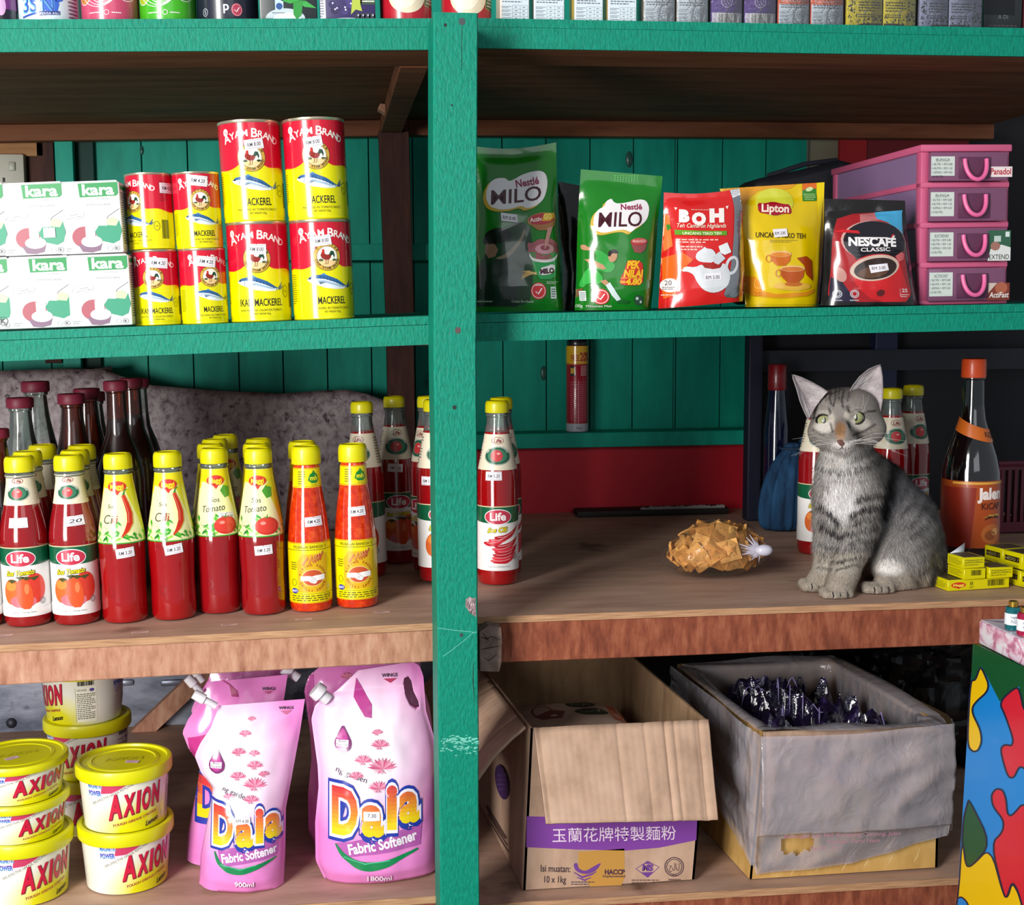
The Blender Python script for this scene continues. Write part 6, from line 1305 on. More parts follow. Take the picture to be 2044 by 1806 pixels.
def cracker_mesh(m_):
    mb = MB(); s_ = .030; mb.grid(6, 6, lambda u, v: ((u-.5)*s_, (v-.5)*s_, .0022+.0012*math.sin(u*7)*math.cos(v*6)), m_); mb.grid(6, 6, lambda u, v: ((u-.5)*s_, (v-.5)*s_, -.0022+.0012*math.sin(u*7)*math.cos(v*6)), m_)
    for e in (0, 1):
        for ax in (0, 1):
            ps = [((e-.5)*s_, (k/6-.5)*s_) if ax == 0 else ((k/6-.5)*s_, (e-.5)*s_) for k in range(7)]
            f_ = lambda x, y: .0012*math.sin((x/s_+.5)*7)*math.cos((y/s_+.5)*6)
            vs = [(x, y, -.0022+f_(x, y)) for x, y in ps]+[(x, y, .0022+f_(x, y)) for x, y in ps]; mb.add(vs, [(k, k+1, 8+k, 7+k) for k in range(6)], m_)
    for i in range(3):
        for j in range(2): mb.ball(((j-.5)*.011, (i-1)*.008, .0032), (.0007, .0007, .0005), pm('#6a3c14', .8), nu=6, nv=4)
    return mb
cks = []
for i, m_ in enumerate(CR):
    o = cracker_mesh(m_).build('cracker', None, angle=50); tag(o, 'square golden cracker inside the clear knotted bag', 'cracker', 'crackers in the clear bag'); cks.append(o)
spots = []
for lat, cnt, fr in ((-.30, 15, .78), (.12, 17, .80), (.52, 13, .78), (.98, 7, .72), (.1, 9, .5), (.6, 5, .5)):
    for k in range(cnt):
        a = 2*math.pi*(k+.5*(lat > .2))/cnt; u_, v_ = (a/(2*math.pi)) % 1, .5+lat/math.pi
        p = Vector(bagpt(u_, v_)); c_ = Vector((0, 0, bz*.5)); spots.append((c_+(p-c_)*fr, (p-c_)))
for i, (p, nn) in enumerate(spots):
    o = cks[i] if i < 2 else cks[i % 2].copy()
    if i >= 2: COL.objects.link(o)
    sc_ = (1-.30*max(0, -p.x/bx))*(.98+.12*rn.random()); nn = Vector((nn.x*.6, nn.y, nn.z)).normalized(); nn = (nn+Vector((rn.uniform(-.45, .45), rn.uniform(-.45, .45), rn.uniform(-.4, .4)))).normalized()
    o.rotation_euler = (nn.to_track_quat('Z', 'Y').to_matrix() @ Matrix.Rotation(rn.uniform(0, 3.1), 3, 'Z')).to_euler()
    o.location = (cb.x+p.x, cb.y+p.y, cb.z+max(p.z, .006+.0155*math.hypot(nn.x, nn.y)*1.35)); o.scale = (sc_,)*3
def fade_mat(name, c0, c1, cen, rad, lo=.0, hi=.75, rough=.26, coat=.45, bump=.08):
    m, nt, b = newmat(name); N, L = nt.nodes, nt.links
    tc = N.new('ShaderNodeTexCoord'); mp = N.new('ShaderNodeMapping'); mp.vector_type = 'TEXTURE'; mp.inputs['Location'].default_value = cen; mp.inputs['Scale'].default_value = rad
    L.new(tc.outputs['Object'], mp.inputs['Vector']); g = N.new('ShaderNodeTexGradient'); g.gradient_type = 'SPHERICAL'; L.new(mp.outputs['Vector'], g.inputs['Vector'])
    cr = N.new('ShaderNodeValToRGB'); e = cr.color_ramp.elements; e[0].position, e[0].color = lo, lin(c0); e[1].position, e[1].color = hi, lin(c1); L.new(g.outputs['Fac'], cr.inputs['Fac'])
    L.new(cr.outputs['Color'], b.inputs['Base Color']); b.inputs['Roughness'].default_value = rough; b.inputs['Coat Weight'].default_value = coat
    n = N.new('ShaderNodeTexNoise'); n.inputs['Scale'].default_value = 30; L.new(tc.outputs['Object'], n.inputs['Vector']); bp = N.new('ShaderNodeBump'); bp.inputs['Strength'].default_value = bump; bp.inputs['Distance'].default_value = .003
    L.new(n.outputs['Fac'], bp.inputs['Height']); L.new(bp.outputs['Normal'], b.inputs['Normal']); return m
# ---------------------------------------------------------------- tubs of dishwashing paste
TB = [(.050, 0), (.0535, .0015), (.0560, .035), (.0592, .0735)]
YL = pm('#d8d400', .4, .15); TW = None
def tub_art():
    A = Art(.3, .3); r = .0565; C = 2*math.pi*r
    for off in (0, C/2):
        o = off
        A.poly([(o-.048, .070), (o-.020, .070), (o+.008, .070), (o-.040, .0425), (o-.044, .046)], '#d8d0ec', 2).poly([(o-.024, .0705), (o+.012, .0705), (o-.010, .058), (o-.026, .0565)], '#c43a60', 2.5)
        A.text('MAGNETIC', o-.0345, .0635, .0056, '#3a2f9a', 3, w=.022, bold=.035, rot=.04, grad=['#4a2a9a', '#2f5cb8', '#2f9ac0']).text('POWER', o-.0355, .0530, .0068, '#3a2f9a', 3, w=.020, bold=.035, rot=.06, grad=['#2f2f9a', '#3a5cc0', '#2f8ab8'])
        A.poly([(o-.046, .0405), (o+.016, .0715), (o+.024, .0715), (o-.042, .0365)], '#efece0', 3).text('100% EFFECTIVE GREASE REMOVAL', o-.012, .0535, .0034, '#2f2c30', 4, w=.062, rot=.463)
        for ch, u, w_ in (('A', -.0090, .0185), ('X', .0095, .0165), ('I', .0215, .0072), ('O', .0325, .0130), ('N', .0475, .0150)):
            zz_ = .0235+(u+.0090)*.20; h_ = .0320 if ch == 'A' else .0285
            A.text(ch, o+u+.0006, zz_-.0008, h_, '#7a1028', 4, w=w_, bold=.06, shear=.12, skew=.20).text(ch, o+u, zz_, h_, '#c8163c', 5, w=w_*.96, bold=.04, shear=.12, skew=.20)
        A.text('TOUGH GREASE STRIPPER', o+.018, .0165, .0036, '#a82c3c', 4, w=.062, skew=.20, shear=.1, bold=.01).text('Lemon', o+.042, .0080, .0070, '#2c2410', 4, w=.021, skew=.22, shear=.25, bold=.03)
    x = C/4; A.rect(x-.015, .006, x+.015, .058, '#efecd8', 1).rect(x-.015, .006, x-.0145, .058, '#5a5a40', 2).lines(x-.013, .010, x+.013, .050, 14, '#5a5848', 2, seed=5).barcode(x-.013, .0600, x+.013, .0715, 2, bg=None).text('SAVE WATER', x-.006, .0530, .0034, '#3a3a6a', 2, w=.013).ell(x+.008, .0545, .0035, .0025, '#5a4a9a', 2)
    return A
TW = fade_mat('tub_print', '#e9e7da', '#dcd60a', (.030, -.050, .0), (.085, .085, .062), lo=.12, hi=.60)
def make_tub(label):
    t = thing('cleaner_tub', label, 'tub', group='yellow dishwashing paste tubs')
    mb = MB(); mb.lathe(TB, 56, TW); mb.build('tub_body', t)
    mb = MB(); mb.lathe([(.0600, .0700), (.0625, .0690), (.0637, .0715), (.0637, .0840), (.0628, .0862), (.0600, .0872), (.0572, .0866), (.0560, .0838), (.0470, .0832), (.0460, .0846), (.0420, .0850), (.0410, .0836), (.0001, .0836)], 64, YL)
    l = mb.build('lid', t); A = Art(.4, .15)
    A.text('AXION', 0, -.004, .011, '#c2be00', 1, w=.050, bold=.02); A.build('embossed_print', l, lambda u, v, h: (u, v, .0837+h*4), du=0, dv=0)
    tub_art().build('label_print', t, wrap(TB, .0565), du=.004, dv=.02)
    return t
tb = make_tub('x'); tn = [0]
def put_tub(p, rot, lab, sc=1.0, tg=None):
    o = tb if tn[0] == 0 else copy_tree(tb); tn[0] = 1; place(o, p, math.radians(rot), lab); o.scale = (1, 1, sc)
    if tg: A = Art(.5); A.rect(-.009, -.005, .009, .005, '#e8c8d4', 6).lines(-.007, -.003, .007, .004, 2, '#b06a8a', 7); A.build('price_tag', o, lambda u, v, h: (tg[0]+u*math.cos(tg[2])-v*math.sin(tg[2]), tg[1]+u*math.sin(tg[2])+v*math.cos(tg[2]), .0839+h), du=0, dv=0)
    return o
PIT = .0886
p = on(243, 1788, 'S4L'); p.y += .0535; p.z = sz('S4L', p.x)
put_tub(p, 20, 'full size cleaner tub under the tagged one, nearest the pink pouches')
p2 = p.copy(); p2.x += at(236, 1600, p.y).x-at(245, 1700, p.y).x+.004; p2.z += PIT*.955; put_tub(p2, 4, 'full size cleaner tub with a tagged lid, nearest the pink pouches', tg=(.012, -.014, -.25))
p1_ = p; p = on(44, 1813, 'S4L'); p.y += .0535; p.x = min(p.x, p1_.x-.1290); p.z = sz('S4L', p.x)
put_tub(p, 24, 'cleaner tub at the bottom of the stack by the picture edge'); zz_ = p.z+PIT*.955
o = put_tub(Vector((p.x-.003, p.y, zz_)), 27, 'squat cleaner tub in the middle of the stack by the picture edge', .62); zz_ += PIT*.955*.62
put_tub(Vector((p.x-.003, p.y, zz_)), 22, 'squat cleaner tub with a tagged lid on top of the stack by the picture edge', .62, tg=(-.010, -.014, .3))
q = on(181, 1474, .5225+PIT*.955+.070); yr = q.y+.0637; xr_ = at(176, 1474, yr).x
for k, (rot, lab) in enumerate(((0, 'cleaner tub at the bottom of the rear stack against the zinc sheet'), (-20, 'cleaner tub in the middle of the rear stack, its lid showing'), (-76, 'cleaner tub on top of the rear stack, cut off by the wooden beam'))):
    put_tub(Vector((xr_+(-.004 if k == 2 else 0), yr, sz('S4L', xr_)+PIT*.955*k)), rot, lab)
# ---------------------------------------------------------------- pink fabric softener pouches
K3, K2 = (560, 1300, 3.57), (260, 1300, 3.568)
PKM = ramp_mat('pink_film', [(.3, '#dc6ec0'), (.55, '#e68ccc'), (.8, '#eea4d6')], 6, (1, 1, 1), rough=.24, bump=.10, coat=.5, spec=.5)
PKF = fade_mat('pink_film_print', '#e284ca', '#f3ecf5', (-.004, -.03, .165), (.085, .3, .135))
PKG = fade_mat('pink_film_print_large', '#e284ca', '#f3ecf5', (-.018, -.03, .185), (.105, .3, .135))
MAG = pm('#b02a80', .3, .4)
GD = 'pink fabric softener pouches'
WHT = '#ece6f0'
def daia_art(A, cx, cy, k, sk, ml, sc_col=True):
    """logo block: cx, cy = lower left of the D in enlarged view, k = height of the D"""
    pos = [('D', 0, 0, 1.0, .58), ('a', .66, -.06+.0, .92, .50), ('i', 1.22, .02, .98, .24), ('a', 1.50, .12, .92, .46)]
    for bold, col, l in ((.150, '#2438a0', 4), (.095, '#ece6f2', 5)):
        for ch, x, y, h, w in pos:
            A.text(ch, cx+(x+w/2)*k, cy+(y+x*sk)*k, k*h, col, l, w=w*k*(1+bold*1.9), bold=bold)
    for ch, x, y, h, w in pos:
        A.text(ch, cx+(x+w/2)*k, cy+(y+x*sk)*k, k*h, None, 6, w=w*k, bold=.045, grad=['#c8343c', '#cc403c', '#d04e3b', '#d65e39', '#da6c37', '#de7a34', '#e28a30', '#e59a2c', '#e8ac26', '#e9bc20', '#e9cc1c'])
def softener(label, left, right, Y, T, seed, tall, lean=.04, **kk):
    P_ = Pouch(left, right, Y, 'S4L', T, lean=lean, seed=seed, wr=.0026, **kk)
    t = thing('softener_pouch', label, 'pouch', P_.org, group=GD); P_.t = t; return P_
def drops(A, x, y, s):
    A.poly(cur([(x, y-1.0*s), (x+.32*s, y-.35*s), (x+.55*s, y+.15*s), (x+.45*s, y+.60*s), (x, y+.85*s), (x-.45*s, y+.60*s), (x-.55*s, y+.15*s), (x-.32*s, y-.35*s)]), '#7a2a6a', 3).poly(cur([(x-.02*s, y-.8*s), (x+.24*s, y-.3*s), (x+.36*s, y+.15*s), (x+.25*s, y+.50*s), (x-.05*s, y+.68*s), (x-.38*s, y+.45*s), (x-.46*s, y+.12*s), (x-.28*s, y-.3*s)]), '#b83a90', 4).poly(neg([(x-.42*s, y), (x+.34*s, y), (x+.32*s, y+.42*s), (x-.4*s, y+.42*s)]), WHT, 5)
    A.text('Bio', x-.04*s, -(y+.15*s), .17*s, '#6a4a6a', 6, w=.42*s).text('Scent', x-.02*s, -(y+.38*s), .17*s, '#6a4a6a', 6, w=.66*s)
def lily(A, x, y, s, l=3, rot=0.0):
    for k in range(11):
        a = rot+math.radians(10+16*k); ca, sa = math.cos(a), math.sin(a); w_ = .10*s
        A.poly([(x-sa*w_*.4, -y+ca*w_*.4), (x+ca*s*.6-sa*w_, -y+sa*s*.45+ca*w_), (x+ca*s, -y+sa*s*.75), (x+ca*s*.6+sa*w_, -y+sa*s*.45-ca*w_), (x+sa*w_*.4, -y-ca*w_*.4)], ['#d87a9a', '#c85c80', '#e09ab4'][k % 3], l+.05*k)
    for k in range(7):
        a = rot+math.radians(200+22*k); ca, sa = math.cos(a), math.sin(a); A.poly([(x, -y), (x+ca*s*.45-sa*.07*s, -y+sa*s*.28), (x+ca*s*.75, -y+sa*s*.36), (x+ca*s*.45+sa*.07*s, -y+sa*s*.20)], ['#d07090', '#e0a0b8'][k % 2], l+.6)
S1L_, S1R_ = [(397, 1748), (400, 1690), (418, 1600), (424, 1560), (400, 1530), (387, 1497), (398, 1472), (420, 1440), (436, 1397)], [(566, 1748), (569, 1690), (570, 1600), (585, 1520), (598, 1450), (608, 1384)]
d1 = softener('pink softener pouch in front, marked nine hundred millilitres', S1L_, S1R_, .065, [(0, .055), (.06, .070), (.4, .058), (.75, .035), (.95, .004), (1, .001)], 3, 0, basebow=1)
d1.mesh(PKF, nu=50, nv=70).build('pouch_body', d1.t, angle=75)
A = Art(.26, .4)
A.poly(neg([(640, 345), (1195, 310), (1192, 318), (640, 353)]), '#c88ab8', 1.5)
A.text('WINGS', 1108, -428, 22, '#4a3a4a', 3, w=106, bold=.02).poly(neg([(1068, 441), (1150, 437), (1108, 468)]), '#c05a80', 3)
drops(A, 612, 800, 110)
for x, y, s in ((862, 500, 34), (815, 610, 50), (770, 740, 60), (880, 745, 46), (885, 830, 66), (765, 910, 66), (885, 970, 92), (950, 890, 46), (860, 1070, 64), (700, 1060, 50)): lily(A, x, y, s)
A.text('ng garden', 740, -1040, 42, '#5a4a5a', 3, w=190, rot=-.32)
daia_art(A, 585, -1372, 250, .045, 0)
A.poly(neg([(620, 1420), (1060, 1340), (1045, 1470), (640, 1540)]), '#b05aa8', 2).text('Fabric Softener', 850, -1478, 62, '#f2eaf4', 4, w=400, bold=.03, rot=.16)
swoosh(A, neg([(595, 1440), (620, 1510), (690, 1555), (780, 1565), (900, 1535), (1040, 1485)]), [8, 26, 34, 36, 32, 10], '#10804a', 5); A.stroke(neg([(640, 1520), (780, 1548), (900, 1520)]), 6, '#4ab88a', 6)
A.text('900ml', 818, -1662, 38, '#a8489a', 3, w=140, bold=.05).text('900ml', 815, -1658, 38, '#f8f0f8', 4, w=138, bold=.02)
A.poly(neg([(738, 1190), (852, 1178), (856, 1222), (742, 1238)]), PAPER, 9).text('RM 4.30', 798, -1218, 24, INK, 10, w=90)
A.build('label_print', d1.t, d1.crop(*K2), du=10, dv=10, lift=.00018)
def spout(P_, pts, r0=.0085):
    a, b = at(*pts[0], P_.Y)-P_.org, at(*pts[1], P_.Y)-P_.org; a.y = b.y = .004
    mb = MB(); d = (b-a); mb.tube([a-d*.15, a+d*.45], [r0*.8, r0*.8], 14, pm('#d8d4dc', .35)); mb.build('spout', P_.t)
    mb = MB(); mb.tube([a+d*.45, a+d*.55, b], [r0*1.15, r0*1.2, r0*1.1], 20, pm('#e6e2ea', .35, .2)); mb.build('spout_cap', P_.t)
spout(d1, [(425, 1408), (386, 1386)], .006)
def shift(pts, dx, dy): return [(x+dx, y+dy) for x, y in pts]
d2 = softener('pink softener pouch peeking out behind the front one', shift(S1L_, -24, -22), shift(S1R_, -34, -24), .150, [(0, .05), (.06, .062), (.4, .05), (.75, .03), (.95, .004), (1, .001)], 8, 0)
d2.mesh(PKM, nu=40, nv=50).build('pouch_body', d2.t, angle=75); spout(d2, [(398, 1380), (373, 1353)], .006)
A = Art(.26, .4); A.poly(neg([(620, 200), (760, 290), (770, 330), (720, 330), (700, 240)]), '#a02a68', 2).text('WINGS', 985, -285, 22, '#4a3a4a', 3, w=96, bold=.02).poly(neg([(945, 295), (1020, 290), (985, 312)]), '#c05a80', 3).text('D', 545, -1190, 290, '#2438a0', 4, w=190, bold=.12).text('D', 548, -1180, 270, None, 5, w=160, bold=.04, grad=['#cc3a3c', '#d85a3c', '#e07a34', '#e8c81c']); A.poly(neg([(400, 640), (540, 600), (540, 900), (430, 900)]), '#c03a88', 1); A.build('label_print', d2.t, d2.crop(*K2), du=12, dv=12, lift=.00018)
d3 = softener('pink softener pouch third in its row, cut off by the wooden beam', shift(S1L_, -6, -42), shift(S1R_, -40, -46), .235, [(0, .05), (.06, .062), (.4, .05), (.75, .03), (.95, .004), (1, .001)], 12, 0)
d3.mesh(PKM, nu=30, nv=40).build('pouch_body', d3.t, angle=75); spout(d3, [(402, 1358), (385, 1335)], .006)
BL_ = [(647, 1750), (630, 1715), (629, 1640), (636, 1570), (634, 1530), (621, 1435), (630, 1408), (655, 1388), (690, 1396), (712, 1362)]
BR_ = [(874, 1730), (877, 1690), (875, 1608), (871, 1500), (866, 1468), (851, 1420), (846, 1350), (838, 1330), (822, 1322)]
d4 = softener('large pink softener pouch with a handle hole beside the green post', BL_[:8]+[(668, 1384), (715, 1340)], BR_, .075, [(0, .06), (.06, .085), (.4, .075), (.7, .045), (.88, .004), (1, .001)], 17, 1, topbow=.0)
body = d4.mesh(PKG, nu=60, nv=80).build('pouch_body', d4.t, angle=75)
hc = [at(x, y, d4.Y)-d4.org for x, y in ((808, 1356), (816, 1353), (822, 1362), (826, 1382), (836, 1402), (838, 1414), (830, 1417), (818, 1408), (809, 1388), (806, 1366))]
mb = MB(); mb.prism([(v.x, v.z) for v in hc], -.12, .12, MAG); cut = mb.build('handle_cut', d4.t)
bo = body.modifiers.new('handle_hole', 'BOOLEAN'); bo.object = cut; bo.operation = 'DIFFERENCE'; bo.solver = 'EXACT'
dg = bpy.context.evaluated_depsgraph_get(); nm = bpy.data.meshes.new_from_object(body.evaluated_get(dg)); body.modifiers.clear(); body.data = nm; bpy.data.objects.remove(cut)
A = Art(.26, .4)
A.poly(neg([(540, 200), (650, 380), (650, 480), (600, 470), (520, 330)]), '#b03a88', 2)
A.text('WINGS', 780, -192, 26, '#4a3a4a', 3, w=112, bold=.02, rot=.06).poly(neg([(735, 208), (832, 200), (785, 236)]), '#b0305a', 3)
drops(A, 445, 640, 118)
for x, y, s in ((690, 590, 46), (710, 680, 74), (590, 790, 72), (725, 840, 110), (700, 980, 82), (540, 900, 60)): lily(A, x, y, s)
A.text('ng garden', 500, -905, 44, '#5a4a5a', 3, w=230, rot=-.32)
daia_art(A, 365, -1300, 320, .11, 0)
A.poly(neg([(400, 1380), (1010, 1240), (1000, 1390), (470, 1470)]), '#b05aa8', 2).text('Fabric Softener', 735, -1400, 74, '#f2eaf4', 4, w=500, bold=.03, rot=.20)
swoosh(A, neg([(390, 1385), (440, 1460), (540, 1515), (640, 1525), (780, 1495), (980, 1415)]), [8, 34, 48, 50, 40, 14], '#10804a', 5); A.stroke(neg([(450, 1470), (600, 1508), (780, 1478)]), 7, '#4ab88a', 6)
A.text('1800ml', 709, -1620, 42, '#a8489a', 3, w=176, bold=.05, rot=.03).text('1800ml', 705, -1615, 42, '#f8f0f8', 4, w=174, bold=.02, rot=.03)
A.poly(neg([(590, 1140), (706, 1136), (708, 1200), (592, 1206)]), PAPER, 9).text('7.30', 650, -1178, 26, INK, 10, w=60)
A.build('label_print', d4.t, d4.crop(*K3), du=11, dv=11, lift=.00018)
spout(d4, [(652, 1396), (628, 1376)], .0105)
d5 = softener('large pink softener pouch behind the one with the handle hole', shift(BL_[:8]+[(668, 1384), (715, 1340)], -14, -46), shift(BR_, -8, -46), .175, [(0, .06), (.06, .075), (.4, .065), (.7, .04), (.88, .004), (1, .001)], 23, 1)
d5.mesh(PKM, nu=40, nv=50).build('pouch_body', d5.t, angle=75); spout(d5, [(592, 1352), (566, 1334)], .0085)
A = Art(.26, .4); lily(A, 475, 185, 52); lily(A, 455, 300, 52); A.poly(neg([(100, 240), (230, 130), (240, 300), (210, 600), (140, 560)]), '#c860a8', 1); A.build('label_print', d5.t, d5.crop(*K3), du=12, dv=12, lift=.00018)
# ---------------------------------------------------------------- open flour carton
CARD = ramp_mat('cardboard', [(.3, '#a1836e'), (.5, '#b6967f'), (.75, '#c6a791')], 12, (2, 2, 1), rough=.75, bump=.12)
CARDI = ramp_mat('cardboard_inside', [(.3, '#86694e'), (.5, '#9e7f60'), (.75, '#b09070')], 12, (4, 4, 1), rough=.8, bump=.15)
YCARD = ramp_mat('yellow_cardboard', [(.3, '#a97f42'), (.5, '#c39a58'), (.75, '#d2ad6c')], 12, (2, 2, 1), rough=.7, bump=.12)
K4 = (920, 1200, 2.98); CW = .0035
fL, fR = on(1044, 1777, 'S4R'), on(1386, 1760, 'S4R'); Yf = .033; dB = .40
zb = sz('S4R', .19)+.0004; zt = .7335; xL0, xR0 = at(1044, 1770, Yf).x, at(1386, 1755, Yf).x; xL1, xR1 = at(1059, 1453, Yf).x, at(1413, 1447, Yf).x
org = Vector(((xL0+xR0)/2, Yf, zb)); fc = thing('flour_carton', 'open brown flour carton with a purple band and white characters on its front', 'carton', org)
def L_(p): return Vector(p)-org
xb0, xb1 = xL0-.030, xR0-.018
def wall4(a, b, c, d, n, m, name, parent=fc):
    """board between four corners, thickened along n"""
    a, b, c, d = [L_(v) for v in (a, b, c, d)]; n = Vector(n).normalized()*CW; mb = MB()
    mb.hexa([a, b, b+n, a+n, d, c, c+n, d+n], m); return mb.build(name, parent)
FLb, FRb, FLt, FRt = Vector((xL0, Yf, zb)), Vector((xR0, Yf, zb)), Vector((xL1, Yf, zt)), Vector((xR1, Yf, zt))
BLb, BRb, BLt, BRt = Vector((xb0, Yf+dB, zb)), Vector((xb1, Yf+dB, zb)), Vector((xb0+.002, Yf+dB, zt)), Vector((xb1+.006, Yf+dB, zt))
frontw = wall4(FLb, FRb, FRt, FLt, (0, 1, 0), CARD, 'front_panel'); wall4(BLb, BRb, BRt, BLt, (0, -1, 0), CARDI, 'rear_panel')
sidew = wall4(FLb, BLb, BLt, FLt, (1, 0, 0), CARD, 'side_panel'); wall4(FRb, BRb, BRt, FRt, (-1, 0, 0), CARDI, 'side_panel')
wall4(FLb+Vector((CW, CW, 0)), FRb+Vector((-CW, CW, 0)), BRb+Vector((-CW, -CW, 0)), BLb+Vector((CW, -CW, 0)), (0, 0, 1), CARDI, 'bottom_panel')
cm = crop_map(*K4, (0, Yf, 0), (0, -1, 0), org)
A = Art(.6)
A.poly(neg([(392, 1278), (1405, 1300), (1400, 1420), (1180, 1465), (980, 1482), (700, 1476), (388, 1462)]), '#7a3a98', 1).text('\u7389\u862d\u82b1\u724c\u7279\u88fd\u9eb5\u7c89', 912, -1418, 66, '#e8d4e4', 3, w=735, bold=.0, rot=.022)
A.poly(neg([(698, 1490), (972, 1470), (974, 1640), (955, 1688), (770, 1696), (700, 1600)]), '#b9883c', 1)
A.text('Isi muatan:', 562, -1608, 42, '#3a2a30', 3, w=176, bold=.01, rot=-.02).text('10 x 1kg', 560, -1672, 40, '#3a2a30', 3, w=130, bold=.01, rot=-.02)
PU = '#6a3a8a'
A.poly(cur([(668, 1562), (690, 1552), (700, 1590), (740, 1605), (790, 1575), (838, 1550), (808, 1598), (760, 1622), (715, 1618), (680, 1600)]), PU, 3).stroke(neg([(672, 1610), (720, 1640), (780, 1622), (805, 1605)]), [4, 12, 10, 4], PU, 3).stroke(neg([(690, 1640), (735, 1658), (775, 1640)]), [4, 10, 4], PU, 3).lines(655, -1688, 795, -1662, 2, '#4a3a48', 3)
A.text('HACCP', 915, -1622, 28, '#4a2a40', 3, w=120, bold=.05).text('Implemented', 910, -1640, 14, '#4a2a40', 3, w=132, bold=.02)
A.stroke(neg([(1040, 1590), (1110, 1545), (1178, 1580), (1110, 1640)]), 5, PU, 3, closed=True).poly(neg([(1085, 1560), (1110, 1545), (1140, 1560)]), PU, 3.5).poly(neg([(1070, 1612), (1150, 1608), (1110, 1638)]), PU, 3.5).text('MS', 1110, -1600, 36, PU, 4, w=66, bold=.06, shear=.1).lines(1015, -1680, 1180, -1650, 2, '#6a5048', 3)
A.ring(1268, -1578, 58, 58, 5, '#4a3040', 3).ring(1268, -1578, 48, 48, 4, '#4a3040', 3, n=12).text('\u062d\u0644\u0627\u0644', 1268, -1590, 34, '#4a3040', 4, w=60).lines(1235, -1665, 1310, -1645, 1, '#6a5048', 3)
A.text('HALAL', 1268, -1632, 9, '#4a3040', 4, w=40); A.build('label_print', frontw, cm, du=0, dv=0)
# left side print: dark purple oval and slanting lines of lettering
nrm = Vector((-(BLb-FLb).y, (BLb-FLb).x, 0)).normalized(); nrm = nrm if nrm.x < 0 else -nrm
A = Art(.6); cs = crop_map(*K4, FLb, nrm, org); A.ell(243, -1075, 36, 105, '#4a2a60', 1, rot=.18).lines(215, -1130, 272, -1020, 4, '#6a4a80', 2, fill=.25)
for k in range(3): A.stroke(neg([(152+14*k, 1215+52*k), (210+14*k, 1320+48*k), (268+8*k, 1410+40*k)]), [14, 24, 14] if k == 0 else [6, 11, 7], '#5a4038', 1)
A.build('side_print', sidew, cs, du=0, dv=0)
# flaps with creases
def crease_flap(a, b, c, d, name, m, ncr, seed, sag=.0):
    rn = random.Random(seed); a, b, c, d = [L_(v) for v in (a, b, c, d)]; nn = (b-a).cross(d-a).normalized(); xs = sorted(rn.random() for _ in range(ncr))
    def f(u, v):
        p = a.lerp(b, u).lerp(d.lerp(c, u), v); h = sum(.0016*math.exp(-((u-x)/.012)**2) for x in xs)+.00012*math.sin(u*160)
        return p+nn*(h+sag*math.sin(v*math.pi)+.002*noise.noise((u*6+seed, v*4, 1)))
    mb = MB(); mb.grid(140, 14, f, m); return mb.build(name, fc, solid=CW, angle=60)
Yp = -.042
crease_flap(FLt+Vector((.004, -.002, .002)), FRt+Vector((0, -.002, .002)), at(1433, 1636, Yp), at(1090, 1644, Yp), 'front_flap', CARD, 9, 5)
lf = crease_flap(BLt+Vector((0, -.02, .001)), FLt+Vector((-.006, .004, .001)), FLt+Vector((-.088, -.01, -.088)), BLt+Vector((-.100, -.03, -.060)), 'side_flap', CARD, 4, 9, sag=-.008)
BAGM = ramp_mat('flour_packet_film', [(.3, '#b89a88'), (.6, '#cdb3a2'), (.8, '#dcc6b6')], 14, (1, 1, 1), rough=.4, bump=.3)
for k in range(4):
    x0, x1_, y0, y1 = xL0+.020, xR0-.050, Yf+.10, Yf+.30; zc = zb+CW+.0005+.0445*k
    if k == 3: y0 += .02; x0 += .004
    pk = thing('flour_packet', ['lowest', 'second', 'third', 'topmost'][k]+' flour packet stacked inside the open carton', 'packet', ((x0+x1_)/2, (y0+y1)/2, zc), group='flour packets in the open carton')
    wx, wy = (x1_-x0)/2, (y1-y0)/2
    def pil(u, v, s_):
        e = max(0.0, (1-abs(2*u-1)**3)*(1-abs(2*v-1)**3)); return ((2*u-1)*wx, (2*v-1)*wy, .0215+s_*.0205*e**.5+.0012*noise.noise((u*9, v*9, s_+k)))
    mb = MB(); mb.grid(24, 24, lambda u, v: pil(u, v, 1), BAGM); mb.grid(24, 24, lambda u, v: pil(u, v, -1), BAGM); mb.build('packet_body', pk, angle=70)
    A = Art(.5); A.ell(.020, .045, .024, .018, '#2a3626', 1).ell(.030, .005, .026, .018, '#33402c', 1).stroke([(.008, .0), (.03, .006), (.052, .012)], .001, '#a8a890', 2)
    for j in range(5): A.stroke([(.005+.009*j, .035), (.008+.009*j, .055)], .0016, '#8a9a78', 2)
    A.ring(-.045, .02, .016, .03, .003, '#7a3a34', 1, n=14).poly([(-.06, .0), (-.03, .02), (-.01, .01), (-.02, -.02), (-.05, -.02)], '#7a4a44', 1).rect(.058, -.03, .085, .05, '#c86a48', 1).text('FLOUR', .0715, -.02, .012, '#d8b0a0', 2, rot=math.pi/2, w=.05)
    A.build('label_print', pk, lambda u, v, h: (u, v, pil(u/wx/2+.5, v/wy/2+.5, 1)[2]+h), du=.012, dv=.012)
